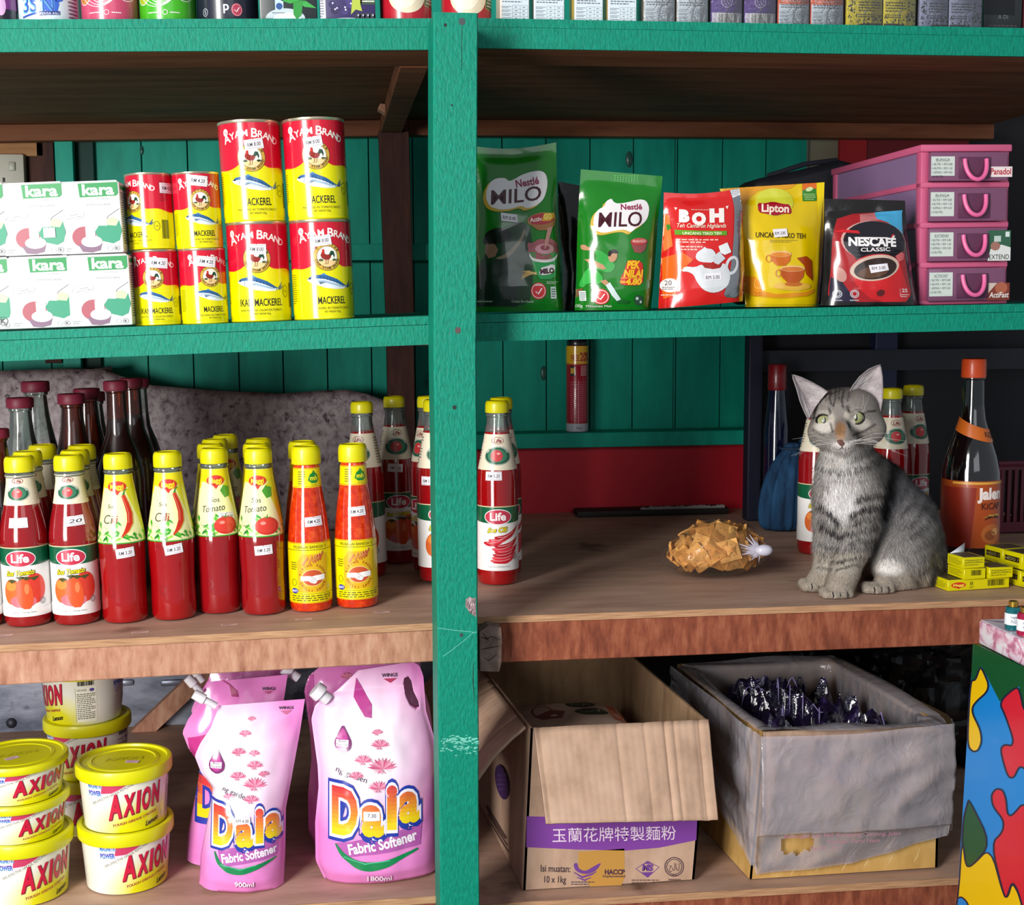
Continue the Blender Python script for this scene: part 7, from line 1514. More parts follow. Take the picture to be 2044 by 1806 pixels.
# ---------------------------------------------------------------- second carton wrapped in a thin plastic bag
K5 = (1300, 1240, 3.097)
Y2 = .028; zb2 = sz('S4R', .50)+.0004; zt2 = .716; x0b, x1b = at(1496, 1758, Y2).x, at(1871, 1733, Y2).x; x0t, x1t = at(1523, 1455, Y2).x, at(1884, 1449, Y2).x; dD = .36
org = Vector(((x0b+x1b)/2, Y2, zb2)); fc = thing('wrapped_carton', 'brown carton with a torn milky plastic bag pulled over it on the lowest shelf', 'carton', org)
a0, a1, a2, a3 = Vector((x0b, Y2, zb2)), Vector((x1b, Y2, zb2)), Vector((x1t-.004, Y2, zt2)), Vector((x0t, Y2, zt2))
sk_ = Vector((-.026, dD, 0)); back = [v+sk_ for v in (a0, a1, a2, a3)]
fw_ = wall4(a0, a1, a2, a3, (0, 1, 0), YCARD, 'front_panel', fc); wall4(back[0], back[1], back[2], back[3], (0, -1, 0), YCARD, 'rear_panel', fc)
wall4(a0, back[0], back[3], a3, (1, 0, 0), YCARD, 'side_panel', fc); wall4(a1, back[1], back[2], a2, (-1, 0, 0), YCARD, 'side_panel', fc)
wall4(a0+Vector((CW, CW, 0)), a1+Vector((-CW, CW, 0)), back[1]+Vector((-CW, -CW, 0)), back[0]+Vector((CW, -CW, 0)), (0, 0, 1), YCARD, 'bottom_panel', fc)
Yq = .010
crease_flap(a3+Vector((0, -.004, .001)), a2+Vector((0, -.004, .001)), at(1884, 1640, Yq), at(1522, 1663, Yq), 'front_flap', CARD, 2, 15)
A = Art(.6)
for k, (x, y) in enumerate(((1195, 1535), (1480, 1495), (1640, 1480), (880, 1560), (1030, 1545), (1330, 1515))): A.stroke(neg([(x-18, y+8), (x+4, y-30), (x+20, y-80)]), [3, 8, 3], '#d8ba84', 1)
A.build('crease_marks', fw_, crop_map(*K5, (0, Y2, 0), (0, -1, 0), org), du=0, dv=0)
MILK = thin_mat('milky_bag_film', '#f0ecf4', .66, rough=.22, bump=.5, bscale=26, white='#dcd6e0')
INKP = pm('#a8788c', .5)
# the bag: a loop round front and both sides, its hem lowest at the front corner
loop = [back[3]+Vector((-.012, -.02, 0)), a3+Vector((-.020, .03, 0)), a3+Vector((-.010, -.020, 0)), a2.lerp(a3, .5)+Vector((0, -.024, 0)), a2+Vector((.008, -.020, 0)), a2+Vector((.016, .03, 0)), back[2]+Vector((.014, -.02, 0))]
lows = [zb2+.10, zb2+.050, zb2+.010, zb2+.018, zb2+.052, zb2+.070, zb2+.10]
def bagp(u, v):
    k = u*(len(loop)-1); i = min(int(k), len(loop)-2); f = k-i; p = loop[i].lerp(loop[i+1], f); lo = lows[i]*(1-f)+lows[i+1]*f
    ztop = zt2+.003+.004*math.sin(u*11)+.0; z = lo+(ztop-lo)*v
    out = .006*math.sin(v*math.pi)+.005*noise.noise((u*9, v*5, 3.3))+.004*noise.noise((u*22, v*7, 8.1))+.010*max(0, .35-v)
    n = Vector((1 if u > .72 else (-1 if u < .28 else 0), -1 if .2 < u < .8 else -.2, 0)).normalized()
    taper = -.020*max(0, (.30-v)/.30)**2
    fe = max(0, min(1, (u-.30)*25))*max(0, min(1, (.70-u)*25)); out += fe*(-.015*max(0, min(1, (.578-z)/.006)))
    q = p+n*(out+.004+taper*(.2 if .28 < u < .72 else .0)); return (q.x-org.x, q.y-org.y, z-org.z)
hole = lambda u, v: (abs(u-.40)/.028)**2+(abs(v-.20)/.075)**2 < 1+.35*math.sin(u*300)
mb = MB(); mb.grid(240, 110, bagp, MILK, skip=hole); bag_o = mb.build('plastic_bag', fc, angle=80)
loop2 = loop+[back[2]+Vector((-.01, -.004, .0)), back[3]+Vector((.01, -.004, 0)), loop[0]]
def inner(u, v):  # the bag folded over the rim and down inside
    k = u*(len(loop2)-1); i = min(int(k), len(loop2)-2); f = k-i; p = loop2[i].lerp(loop2[i+1], f); c_ = (a2+a3)/2+Vector((-.01, dD*.55, 0))
    q = p.lerp(c_, .02+.17*min(1, v*4)+.03*v); z = zt2+.004+.003*math.sin(u*11)+.006*math.sin(min(1, v*3)*math.pi)*.4-.12*v*v+.006*noise.noise((u*14, v*6, 2)); return (q.x-org.x, q.y-org.y, z-org.z)
mb = MB(); mb.grid(110, 20, inner, MILK); mb.build('bag_rim', fc, angle=80)
A = Art(.5)
for t_, x, y, w_ in (('Bawangan Lot 964, Kampung Tunjong, Jalan', 1180, 1330, 720), ('Kelantan Darul Naim', 1250, 1368, 330), ('Tel: 09 - 7711', 1080, 1412, 190)): A.text(t_, x, -y, 24, INKP, 2, w=w_, rot=.03, shear=.15, bold=.01)
A.build('bag_print', fc, crop_map(*K5, (0, Y2-.040, 0), (0, -1, 0), org), du=0, dv=0)
# black bags inside the carton and behind it
BLK = pm('#120e1a', .16, .5, bump=.0); 
def crumple(name, label, c, r, seed, m, grp=None, amp=.22, rest=True):
    t = thing(name, label, 'bag', (c[0], c[1], c[2]-r[2]), group=grp); mb = MB(); nu, nv = 96, 60
    def f(u, v):
        a, b = 2*math.pi*u, math.pi*(v-.5); d = Vector((math.cos(b)*math.cos(a), math.cos(b)*math.sin(a), math.sin(b))); d = Vector([math.copysign(abs(q)**.72, q) for q in d])
        k = 1-amp*.5+amp*(abs(noise.noise(d*2.3+Vector((seed, 0, 0))))*1.5+.8*abs(noise.noise(d*5.5+Vector((0, seed, 0))))+.25*abs(noise.noise(d*10+Vector((0, 0, seed))))); z = d.z*r[2]*k+r[2]
        return (d.x*r[0]*k, d.y*r[1]*k, max(.0008, z))
    mb.grid(nu, nv, f, m); mb.build('bag_film', t, angle=26)
    q = [f(.62+.02*k, .72+.03*k) for k in range(5)]; mb = MB(); mb.tube([Vector(p)*1.02 for p in q], [.004, .003, .0035, .003, .001], 8, m); mb.build('bag_twist', t); return t
FILMB = ramp_mat('purple_black_film', [(.3, '#0b0912'), (.55, '#1a1330'), (.75, '#43346a')], 16, (1, 1, 1), rough=.13, bump=.8, bdist=.01, detail=3, dist=2.0, coat=.5, spec=.7)
pl0 = Vector(((x0t+x1t)/2-.010, Y2+.16, zb2+CW+.0006)); bl_t = thing('plastic_bag', 'crumpled purple black plastic bag filling the milky wrapped carton', 'bag', pl0)
hx, hy = (x1t-x0t)/2-.040, .125
def crf(u, v):
    x, y = (2*u-1)*hx-(v-.5)*.022, (2*v-1)*hy; e = min(1, (1-abs(2*u-1))*7)*min(1, (1-abs(2*v-1))*7)
    p = Vector((x*17, y*17, 2.2)); z = .150+.050*noise.noise(p*.45)+.040*(1-abs(noise.noise(p)*2.2))+.018*(1-abs(noise.noise(p*2.3)*2))+.014*v+.030*max(0, u-.5)
    return Vector((x, y, max(.0, (z-.012)*(.80+.20*e) if e > 0 else .0)))
mb = MB(); mb.grid(110, 110, crf, FILMB); mb.build('bag_film', bl_t, angle=32)
mb = MB(); rn = random.Random(12); TW_ = pm('#8e82b4', .2, .5)
for k in range(15):
    u, v = rn.uniform(.12, .9), rn.uniform(.05, .8); a = rn.uniform(0, 6.28); q = [crf(min(.95, max(.05, u+.10*t*math.cos(a))), min(.95, max(.03, v+.10*t*math.sin(a))))+Vector((0, 0, .004+.012*math.sin(t*math.pi))) for t in (0, .25, .5, .75, 1)]
    mb = MB(); mb.tube(q, [.0003, .0011, .0008, .0012, .0002], 5, TW_); mb.build('bag_fold', bl_t)
for k, (px_, py_, Y_, r_, lab) in enumerate(((1865, 1345, .50, (.12, .10, .135), 'big black bin bag on the lowest shelf behind the puzzle patterned stand'), (1660, 1330, .68, (.09, .08, .12), 'big black bin bag in the dark behind the wrapped carton'))):
    x = at(px_, py_, Y_).x; crumple('bin_bag', lab, (x, Y_, sz('S4R', x)+r_[2]), r_, 20+k*7, ramp_mat('black_film', [(.3, '#070709'), (.75, '#121114')], 14, (1, 1, 1), rough=.28, bump=.2, bdist=.01, detail=2, dist=1.5, coat=.2), 'black bin bags on the lowest shelf', .2)
# ---------------------------------------------------------------- puzzle patterned stand with its perfume tray
K7b = (1860, 1200, 2.978)
pc = at(1942, 1284, -.15); xs, zs_ = pc.x, pc.z
st = thing('display_stand', 'tall display stand covered in a red blue yellow and green puzzle pattern', 'stand', (xs, -.15, 0))
mb = MB(); mb.rbox((.22, -.25, zs_/2), (.44, .50, zs_), .004, pm('#0c4f28', .35, .2)); mb.build('stand_body', st)
cm = crop_map(*K7b, (xs-.0002, 0, 0), (-1, 0, 0), st.location)
A = Art(.35, .25); OUT = '#181c34'; YW_, BL__, RD_, GR_ = '#e8bc00', '#0c82d0', '#d01c30', '#0c4f28'
# behind everything the panel is blue; pieces lie over it
A.poly(neg([(247, 262), (1100, 640), (1100, 4000), (20, 4000), (205, 900)]), BL__, 1)
A.poly(neg([(245, 250), (1100, 640), (1100, 1200), (548, 640), (520, 505), (405, 595), (300, 390), (265, 465), (235, 470)]), GR_, 2)
y1 = [(232, 470), (262, 470), (285, 400), (300, 395), (352, 520), (250, 610), (240, 660), (290, 760), (300, 830), (280, 885), (250, 895), (222, 870), (215, 800)]
y1 = chaikin(y1); A.poly(neg(y1), YW_, 3).stroke(neg(y1), 11, OUT, 4, closed=True)
r1 = [(402, 598), (510, 500), (532, 560), (548, 650), (700, 800), (700, 1100), (545, 985), (520, 985), (490, 1050), (455, 1045), (420, 930), (412, 870), (440, 850), (478, 860), (488, 820), (440, 680)]
r1 = chaikin(r1); A.poly(neg(r1), RD_, 3).stroke(neg(r1), 11, OUT, 4, closed=True)
g1 = [(190, 1290), (215, 1200), (222, 1172), (355, 1440), (240, 1575), (205, 1575), (190, 1450), (182, 1440)]
g1 = chaikin(g1); A.poly(neg(g1), GR_, 3).stroke(neg(g1), 11, OUT, 4, closed=True)
r2 = [(355, 1440), (425, 1370), (430, 1300), (365, 1220), (355, 1150), (385, 1112), (425, 1120), (445, 1180), (450, 1260), (475, 1280), (560, 1180), (800, 1400), (800, 2200), (560, 1900), (520, 1730), (480, 1660), (450, 1760), (430, 1750)]
r2 = chaikin(r2); A.poly(neg(r2), RD_, 3).stroke(neg(r2), 11, OUT, 4, closed=True)
y2 = [(180, 1440), (190, 1450), (205, 1575), (240, 1575), (350, 1460), (430, 1755), (455, 1760), (480, 1670), (520, 1740), (560, 1900), (700, 2600), (40, 2600), (160, 1760)]
y2 = chaikin(y2); A.poly(neg(y2), YW_, 2.5).stroke(neg(y2), 9, OUT, 3.5, closed=True)
b3 = [(150, 1765), (180, 1755), (215, 1790), (230, 1850), (150, 1900)]; b3 = chaikin(b3); A.poly(neg(b3), BL__, 3.2).stroke(neg(b3), 9, OUT, 4, closed=True)
A.build('puzzle_print', st, cm, du=0, dv=0, clip=(-40, -3200, 1000, -252))
# white floral tray
zt_ = at(1954, 1237, -.152).z; hT = zt_-zs_-.0006
tr_ = thing('perfume_tray', 'white carton tray with pink watercolour flowers on the puzzle patterned stand', 'tray', (xs+.006, -.152, zs_+.0004)); o_ = tr_.location
FLW = ramp_mat('pink_wash', [(.40, '#ece8ee'), (.52, '#e0b4c6'), (.60, '#c0688c'), (.68, '#9aa0a4'), (.76, '#eae6ec')], 26, (1, 1, 1), rough=.4, bump=.0, dist=2.0, coat=.2)
mb = MB(); w_, d_ = .15, .22
mb.rbox((w_/2, -d_/2, hT/2), (w_, d_, hT), .0025, FLW); mb.build('tray_body', tr_)
mb = MB(); mb.box((.002, -d_+.002, hT), (w_-.002, -.002, hT+.0008), pm('#d9cfdc', .35, .2)); mb.build('tray_top', tr_)
A = Art(.4); A.stroke([(.004, -.004), (.03, -.03), (.05, -.07)], .0012, '#3a2a38', 1).stroke([(.012, -.012), (.03, -.018), (.05, -.012)], .003, '#a88aa0', 1); A.build('floral_print', tr_, lambda u, v, h: (u, v, hT+.0009+h), du=0, dv=0)
for k, (px_, py_, col, cc, txt, lab) in enumerate(((2021, 1256, '#0e6a72', '#d0a848', 'Inspired by', 'small teal perfume bottle with a gold cap standing in the tray'), (2045, 1268, '#b01848', '#d0a848', 'Inspired by', 'small pink perfume bottle with a gold cap standing in the tray'))):
    p = on(px_, py_, zs_+.0004+hT+.0010); q = mpp(p); r = 15.5*q; h = 46*q
    pb = thing('perfume_bottle', lab, 'bottle', (p.x, p.y, p.z+.0003), group='small perfume bottles in the tray')
    mb = MB(); mb.lathe([(r*.9, 0), (r, .001), (r, h*.92), (r*.8, h)], 32, pm(col, .1, .8, metal=.3)); mb.build('glass_bottle', pb)
    mb = MB(); mb.lathe([(r*.55, h*1.0), (r*.6, h*1.02), (r*.6, h*1.22), (r*.5, h*1.25), (.0001, h*1.25)], 24, pm(cc, .2, metal=.9)); mb.build('spray_cap', pb)
    mb = MB(); ps = [(r+.0002, h*.22), (r+.0002, h*.70)]; lb = band([(r, 0), (r, h)], h*.24, h*.74, pm('#e4e8ee', .4), n=32).build('body_label', pb)
    A = Art(.4); A.text(txt, 0, h*.54, h*.13, '#2a3a5a', 1, w=r*1.5).text('FLORAL', 0, h*.34, h*.14, '#2a3a5a', 1, w=r*1.4); A.build('label_print', lb, wrap([(r, 0), (r, h)], off=.0003), du=.002, dv=0)
# ---------------------------------------------------------------- the cat
KC = (1560, 700, 3.472)
def cq(cx, cy, Y): return np.array(at(KC[0]+cx/KC[2], KC[1]+cy/KC[2], Y))
def pq(px, py, Y): return np.array(at(px, py, Y))
CS = .00072
blobs = []      # (a, b, ra, rb) tapered capsules
def cap(a, b, ra, rb=None): blobs.append((np.array(a), np.array(b), ra, ra if rb is None else rb))
def chain(*pts):
    for (p, r), (q, s_) in zip(pts[:-1], pts[1:]): cap(p, q, r, s_)
FZ = sz('S3R', .75)
# trunk
chain((pq(1690, 893, .125), .036), (pq(1690, 945, .135), .042), (pq(1690, 1000, .145), .0445), (pq(1694, 1045, .155), .042))
chain((pq(1700, 935, .150), .040), (pq(1745, 985, .190), .050), (pq(1785, 1045, .190), .060), (pq(1803, 1100, .175), .058), (pq(1812, 1120, .165), .050))
chain((pq(1715, 1030, .165), .042), (pq(1770, 1100, .165), .050))
# near hind leg: thigh, knee, hock, foot
chain((pq(1812, 1065, .140), .044), (pq(1800, 1105, .115), .040), (pq(1778, 1125, .100), .030))
chain((pq(1840, 1120, .125), .030), (pq(1842, 1148, .110), .021), (pq(1800, 1162, .090), .0165), (pq(1765, 1166, .074), .0155))
chain((pq(1780, 1128, .100), .024), (pq(1790, 1155, .092), .015))
# front legs
chain((pq(1664, 985, .120), .030), (pq(1660, 1040, .112), .0235), (pq(1655, 1090, .106), .0195), (pq(1651, 1130, .102), .0160), (pq(1640, 1158, .098), .0155), (pq(1629, 1163, .092), .0150))
chain((pq(1720, 990, .118), .034), (pq(1712, 1045, .100), .027), (pq(1701, 1095, .082), .0215), (pq(1688, 1140, .066), .0175), (pq(1677, 1170, .056), .0165), (pq(1671, 1178, .050), .0155))
# tail curled behind the haunch
chain((pq(1850, 1140, .19), .018), (pq(1868, 1155, .16), .0145), (pq(1858, 1160, .125), .012))
def paw(cx, cy, Y, w, n=4, sp=.0098):
    c = pq(cx, cy, Y)
    for i in range(n):
        u = i-(n-1)/2; p = c+np.array([u*sp, -.008+.0022*abs(u)**1.5, -.0015]); cap(p+np.array([0, .010, .003]), p, .0082, .0076)
paw(1627, 1167, .088, 1); paw(1670, 1184, .044, 1, sp=.0104); paw(1752, 1174, .066, 1, sp=.0105)
# head
HC = pq(1688, 828, .090)
ell = []
def ellip(c, r): ell.append((np.array(c), np.array(r)))
ellip(HC, (.0480, .042, .0345)); ellip(pq(1689, 806, .088), (.0420, .034, .0225))
ellip(pq(1650, 862, .080), (.026, .028, .0235)); ellip(pq(1731, 855, .080), (.026, .028, .0235))
ellip(pq(1681, 878, .050), (.0215, .019, .0145)); ellip(pq(1680, 860, .050), (.0100, .019, .017)); ellip(pq(1683, 893, .060), (.0145, .014, .0085))
def sdf(P):
    d = np.full(P.shape[0], 9.0)
    def smin(a, b, k):
        h = np.clip(.5+.5*(b-a)/k, 0, 1); return b*(1-h)+a*h-k*h*(1-h)
    for a, b, ra, rb in blobs:
        lo = np.minimum(a, b)-max(ra, rb)-.03; hi = np.maximum(a, b)+max(ra, rb)+.03
        m = np.all((P > lo) & (P < hi), axis=1)
        if not m.any(): continue
        Q = P[m]; ab = b-a; L2 = max(ab @ ab, 1e-12); t = np.clip(((Q-a) @ ab)/L2, 0, 1)
        v = np.linalg.norm(Q-a-t[:, None]*ab, axis=1)-(ra+(rb-ra)*t)
        k = .004 if max(ra, rb) < .009 else .014
        d[m] = smin(d[m], v, k)
    for c, r in ell:
        m = np.all(np.abs(P-c) < r+.03, axis=1); Q = (P[m]-c)/r; n = np.linalg.norm(Q, axis=1); g = np.linalg.norm(Q/r, axis=1)
        v = n*(n-1)/np.maximum(g, 1e-9); d[m] = smin(d[m], v, .010)
    return d
RES = .0026
allp = np.array([q for b in blobs for q in (b[0], b[1])]+[HC]); lo = allp.min(0)-.072; hi = allp.max(0)+.072; lo[2] = FZ-.012
dims = np.ceil((hi-lo)/RES).astype(int)+1
gx, gy, gz = [lo[i]+RES*np.arange(dims[i]) for i in range(3)]
G = np.stack(np.meshgrid(gx, gy, gz, indexing='ij'), -1).reshape(-1, 3)
F = sdf(G); F = np.maximum(F, (FZ+.0004)-G[:, 2]).reshape(dims)
def surface_nets(F, lo, res):
    ins = F < 0; c = np.zeros([n-1 for n in F.shape]); acc = np.zeros(c.shape+(3,))
    sh = F.shape
    def sub(a, i, j, k): return a[i:sh[0]-1+i, j:sh[1]-1+j, k:sh[2]-1+k]
    corners = [(i, j, k) for i in (0, 1) for j in (0, 1) for k in (0, 1)]
    for a in corners:
        for ax in range(3):
            if a[ax] == 0:
                b = list(a); b[ax] = 1; fa, fb = sub(F, *a), sub(F, *b); m = (fa < 0) != (fb < 0)
                t = np.where(m, fa/np.where(m, fa-fb, 1), 0)
                for q in range(3): acc[..., q] += np.where(m, a[q]+(t if q == ax else 0), 0)
                c += m
    act = c > 0; idx = -np.ones(c.shape, int); idx[act] = np.arange(act.sum())
    V = (np.argwhere(act)+acc[act]/c[act][:, None])*res+lo
    faces = []
    for ax in range(3):
        o = [0, 1, 2]; o.remove(ax); u, v = o
        sl0 = [slice(None)]*3; sl1 = [slice(None)]*3; sl0[ax] = slice(0, -1); sl1[ax] = slice(1, None)
        a, b = ins[tuple(sl0)], ins[tuple(sl1)]; E = np.argwhere(a != b); sgn = a[a != b]
        ok = (E[:, u] > 0) & (E[:, v] > 0) & (E[:, u] < c.shape[u]) & (E[:, v] < c.shape[v]); E, sgn = E[ok], sgn[ok]
        def cell(du, dv):
            q = E.copy(); q[:, u] -= du; q[:, v] -= dv; return idx[q[:, 0], q[:, 1], q[:, 2]]
        Q = np.stack([cell(1, 1), cell(0, 1), cell(0, 0), cell(1, 0)], 1); fl = sgn if ax != 1 else ~sgn
        Q[~fl] = Q[~fl][:, ::-1]; faces.append(Q)
    return V, np.concatenate(faces)
CV, CF = surface_nets(F, lo, RES)
def sdf_n(P, e=.002):
    g = np.stack([sdf(P+np.eye(3)[i]*e)-sdf(P-np.eye(3)[i]*e) for i in range(3)], 1); return g/np.maximum(np.linalg.norm(g, axis=1, keepdims=True), 1e-9)
# coat pattern: light ground, dark tabby bars (one takes in a shadow), pale chest and muzzle, tan nose
def to_crop(P):
    d = P-CAM; z = d @ FW; x = W/2+FPX*(d @ RT)/z; y = H/2-FPX*(d @ UP)/z; return np.stack([(x-KC[0])*KC[2], (y-KC[1])*KC[2]], 1)
bars = [(((215, 760), (300, 815), (400, 832), (520, 815), (640, 770), (690, 735)), 11, .9), (((228, 700), (290, 742), (360, 752)), 9, .7), (((490, 742), (600, 700), (690, 650)), 10, .75),
    (((245, 858), (400, 888), (560, 878), (690, 850)), 5, .55), (((258, 930), (330, 950)), 6, .6), (((560, 945), (650, 925), (700, 925)), 7, .6), (((250, 890), (330, 915)), 5, .5), (((540, 905), (690, 885)), 5, .5),
    (((700, 985), (620, 992), (550, 1012), (508, 1036)), 12, 1), (((700, 1070), (610, 1085), (530, 1112), (486, 1142)), 15, 1), (((665, 1145), (560, 1160), (490, 1192)), 8, .9), (((655, 1205), (540, 1246), (445, 1262)), 12, .95), (((640, 1285), (540, 1312), (470, 1340)), 9, .95), (((610, 1340), (520, 1372), (430, 1385)), 8, .9), (((570, 1420), (480, 1440), (390, 1470)), 8, .85), (((540, 1480), (440, 1500), (380, 1520)), 7, .75),
    (((266, 1070), (330, 1112), (392, 1182)), 14, 1), (((275, 1205), (340, 1240), (420, 1290)), 17, 1), (((345, 1345), (388, 1370)), 14, .9), (((268, 1325), (325, 1342)), 8, .85), (((268, 1400), (380, 1412)), 8, .85), (((262, 1450), (370, 1462)), 7, .8), (((255, 1500), (345, 1515)), 7, .7), (((270, 1160), (310, 1185)), 8, .7),
    (((745, 660), (770, 790), (735, 960), (705, 1140)), 26, 1), (((820, 790), (790, 900), (760, 1010)), 16, .75), (((900, 800), (870, 920), (815, 1040)), 9, .55), (((960, 920), (900, 1060), (830, 1140)), 9, .6), (((1030, 990), (960, 1130), (880, 1220)), 10, .65), (((1070, 1090), (1000, 1210), (900, 1290)), 10, .65), (((1100, 1190), (1030, 1300), (930, 1370)), 9, .6), (((1120, 1300), (1060, 1380), (980, 1430)), 10, .65), (((1100, 1420), (1030, 1490), (960, 1530)), 12, .75), (((1075, 1500), (1040, 1600)), 24, .9), (((900, 1560), (960, 1600)), 8, .6),  # first bar: back stripe and the shadow beside it painted as one
    (((345, 285), (330, 330), (348, 372)), 5, .9), (((375, 262), (372, 330), (358, 385)), 5, .9), (((432, 275), (418, 340), (430, 400)), 5, .9), (((400, 255), (398, 330)), 4, .8), (((458, 385), (466, 425)), 7, .95), (((328, 400), (340, 436)), 6, .9), (((300, 290), (306, 340)), 4, .7), (((470, 290), (455, 350)), 4, .7), (((345, 300), (430, 262)), 5, .6),
    (((200, 470), (250, 462)), 4, .9), (((565, 432), (600, 424), (650, 416)), 5, .95), (((340, 505), (352, 560)), 5, .85), (((458, 498), (474, 530)), 6, .9), (((215, 545), (262, 572), (300, 582)), 6, .7), (((495, 585), (570, 556), (650, 512)), 7, .75), (((560, 600), (640, 570)), 5, .6), (((210, 590), (250, 610)), 4, .5), (((255, 440), (330, 440)), 5, .5), (((480, 420), (560, 405)), 5, .6)]
def seg_d(C, pts):
    d = np.full(len(C), 1e9)
    for a, b in zip(pts[:-1], pts[1:]):
        a, b = np.array(a, float), np.array(b, float); ab = b-a; t = np.clip(((C-a) @ ab)/(ab @ ab), 0, 1); d = np.minimum(d, np.linalg.norm(C-a-t[:, None]*ab, axis=1))
    return d
def L3(h): return np.array(lin(h)[:3])
def coat(P, jit=0):
    C = to_crop(P)
    nz = np.array([noise.noise(Vector(p)*90) for p in P]); ja = np.where(C[:, 1] < 640, 3.0, 9.0); C = C+np.stack([nz*ja, nz*ja*.7], 1)
    base = np.tile(L3('#8f8a86'), (len(P), 1))
    def blend(c, w): 
        nonlocal base; w = np.clip(w, 0, 1)[:, None]; base = base*(1-w)+L3(c)*w
    head = C[:, 1] < 640; body = C[:, 0] > 700
    blend('#7a736c', head*.75)
    blend('#5f5e64', (body & (C[:, 1] > 640))*1.0*np.clip((C[:, 0]-690)/60, 0, 1)*np.clip((1500-C[:, 1])/500, 0, 1)*.75)
    blend('#aa9f90', (C[:, 1] > 1380)*(C[:, 0] < 640)*.6); blend('#978c80', np.clip((C[:, 1]-1520)/40, 0, 1))
    e = lambda cx, cy, rx, ry: np.clip(1.35-((C[:, 0]-cx)/rx)**2-((C[:, 1]-cy)/ry)**2, 0, 1)
    blend('#e6e2e2', e(415, 1030, 120, 150)*.95); blend('#d6d2ce', e(400, 760, 190, 130)*.85); blend('#e6e0dc', e(420, 690, 120, 55)); blend('#d9d3ce', e(750, 1500, 110, 60)*.9); blend('#d0cbc7', e(440, 900, 190, 80)*.6)
    blend('#cdc5bc', e(297, 525, 75, 45)*.85); blend('#cdc5bc', e(540, 505, 75, 45)*.8); blend('#c2b8ac', e(345, 470, 26, 40)*.7); blend('#c2b8ac', e(452, 455, 20, 40)*.6); blend('#a9a29a', e(300, 430, 60, 22)*.7); blend('#a9a29a', e(520, 415, 60, 22)*.5)
    blend('#4a4542', e(395, 290, 110, 70)*.6)
    for pts, w, s_ in bars: blend('#1f1c1f', s_*np.clip(1.7-seg_d(C, pts)/w, 0, 1))
    blend('#7d5a3a', e(408, 545, 44, 58)*.95); blend('#a0785a', e(412, 600, 34, 22)*.7); blend('#d8d2ce', e(380, 665, 40, 22)*.8); blend('#d8d2ce', e(455, 655, 40, 20)*.7)
    if jit: base = base*(1+jit*(np.random.rand(len(P))[:, None]*2-1))
    return np.clip(base, 0.004, 1)
def fur_mat(name, rough):
    m, nt, b = newmat(name); N, L = nt.nodes, nt.links
    a = N.new('ShaderNodeAttribute'); a.attribute_name = 'coat'; n = N.new('ShaderNodeTexNoise'); n.inputs['Scale'].default_value = 420
    tc = N.new('ShaderNodeTexCoord'); L.new(tc.outputs['Object'], n.inputs['Vector']); h = N.new('ShaderNodeHueSaturation'); mr = N.new('ShaderNodeMapRange'); mr.inputs['To Min'].default_value = .75; mr.inputs['To Max'].default_value = 1.25
    L.new(n.outputs['Fac'], mr.inputs['Value']); L.new(mr.outputs['Result'], h.inputs['Value']); L.new(a.outputs['Color'], h.inputs['Color']); L.new(h.outputs['Color'], b.inputs['Base Color'])
    b.inputs['Roughness'].default_value = rough; b.inputs['Specular IOR Level'].default_value = .2; return m
FURM = fur_mat('tabby_coat', .8)
cat_p = Vector((.74, .11, FZ)); cat = thing('cat', 'young grey tabby cat sitting upright on the plywood shelf beside the yellow boxes', 'cat', cat_p)
cp_ = np.array(cat_p)
me = bpy.data.meshes.new('body'); me.from_pydata((CV-cp_).tolist(), [], CF.tolist()); me.materials.append(FURM)
me.polygons.foreach_set('use_smooth', [True]*len(me.polygons))
bm = bmesh.new(); bm.from_mesh(me); bmesh.ops.recalc_face_normals(bm, faces=bm.faces); bm.to_mesh(me); bm.free()
nv_ = len(me.vertices); co = np.empty(nv_*3); me.vertices.foreach_get('co', co); BP = co.reshape(-1, 3)+cp_
ca = me.color_attributes.new('coat', 'FLOAT_COLOR', 'POINT'); ca.data.foreach_set('color', np.concatenate([coat(BP), np.ones((nv_, 1))], 1).ravel())
body = bpy.data.objects.new('body', me); COL.objects.link(body); body.parent = cat
def front_y(px, py, off=0.0):
    """first point of the coat met along the line of sight through this spot"""
    q = ray(px, py); t = np.linspace(1.55, 2.15, 400); P = CAM+q[None, :]*t[:, None]/1.0; d = sdf(P); k = np.argmax(d < off); return Vector(P[k])
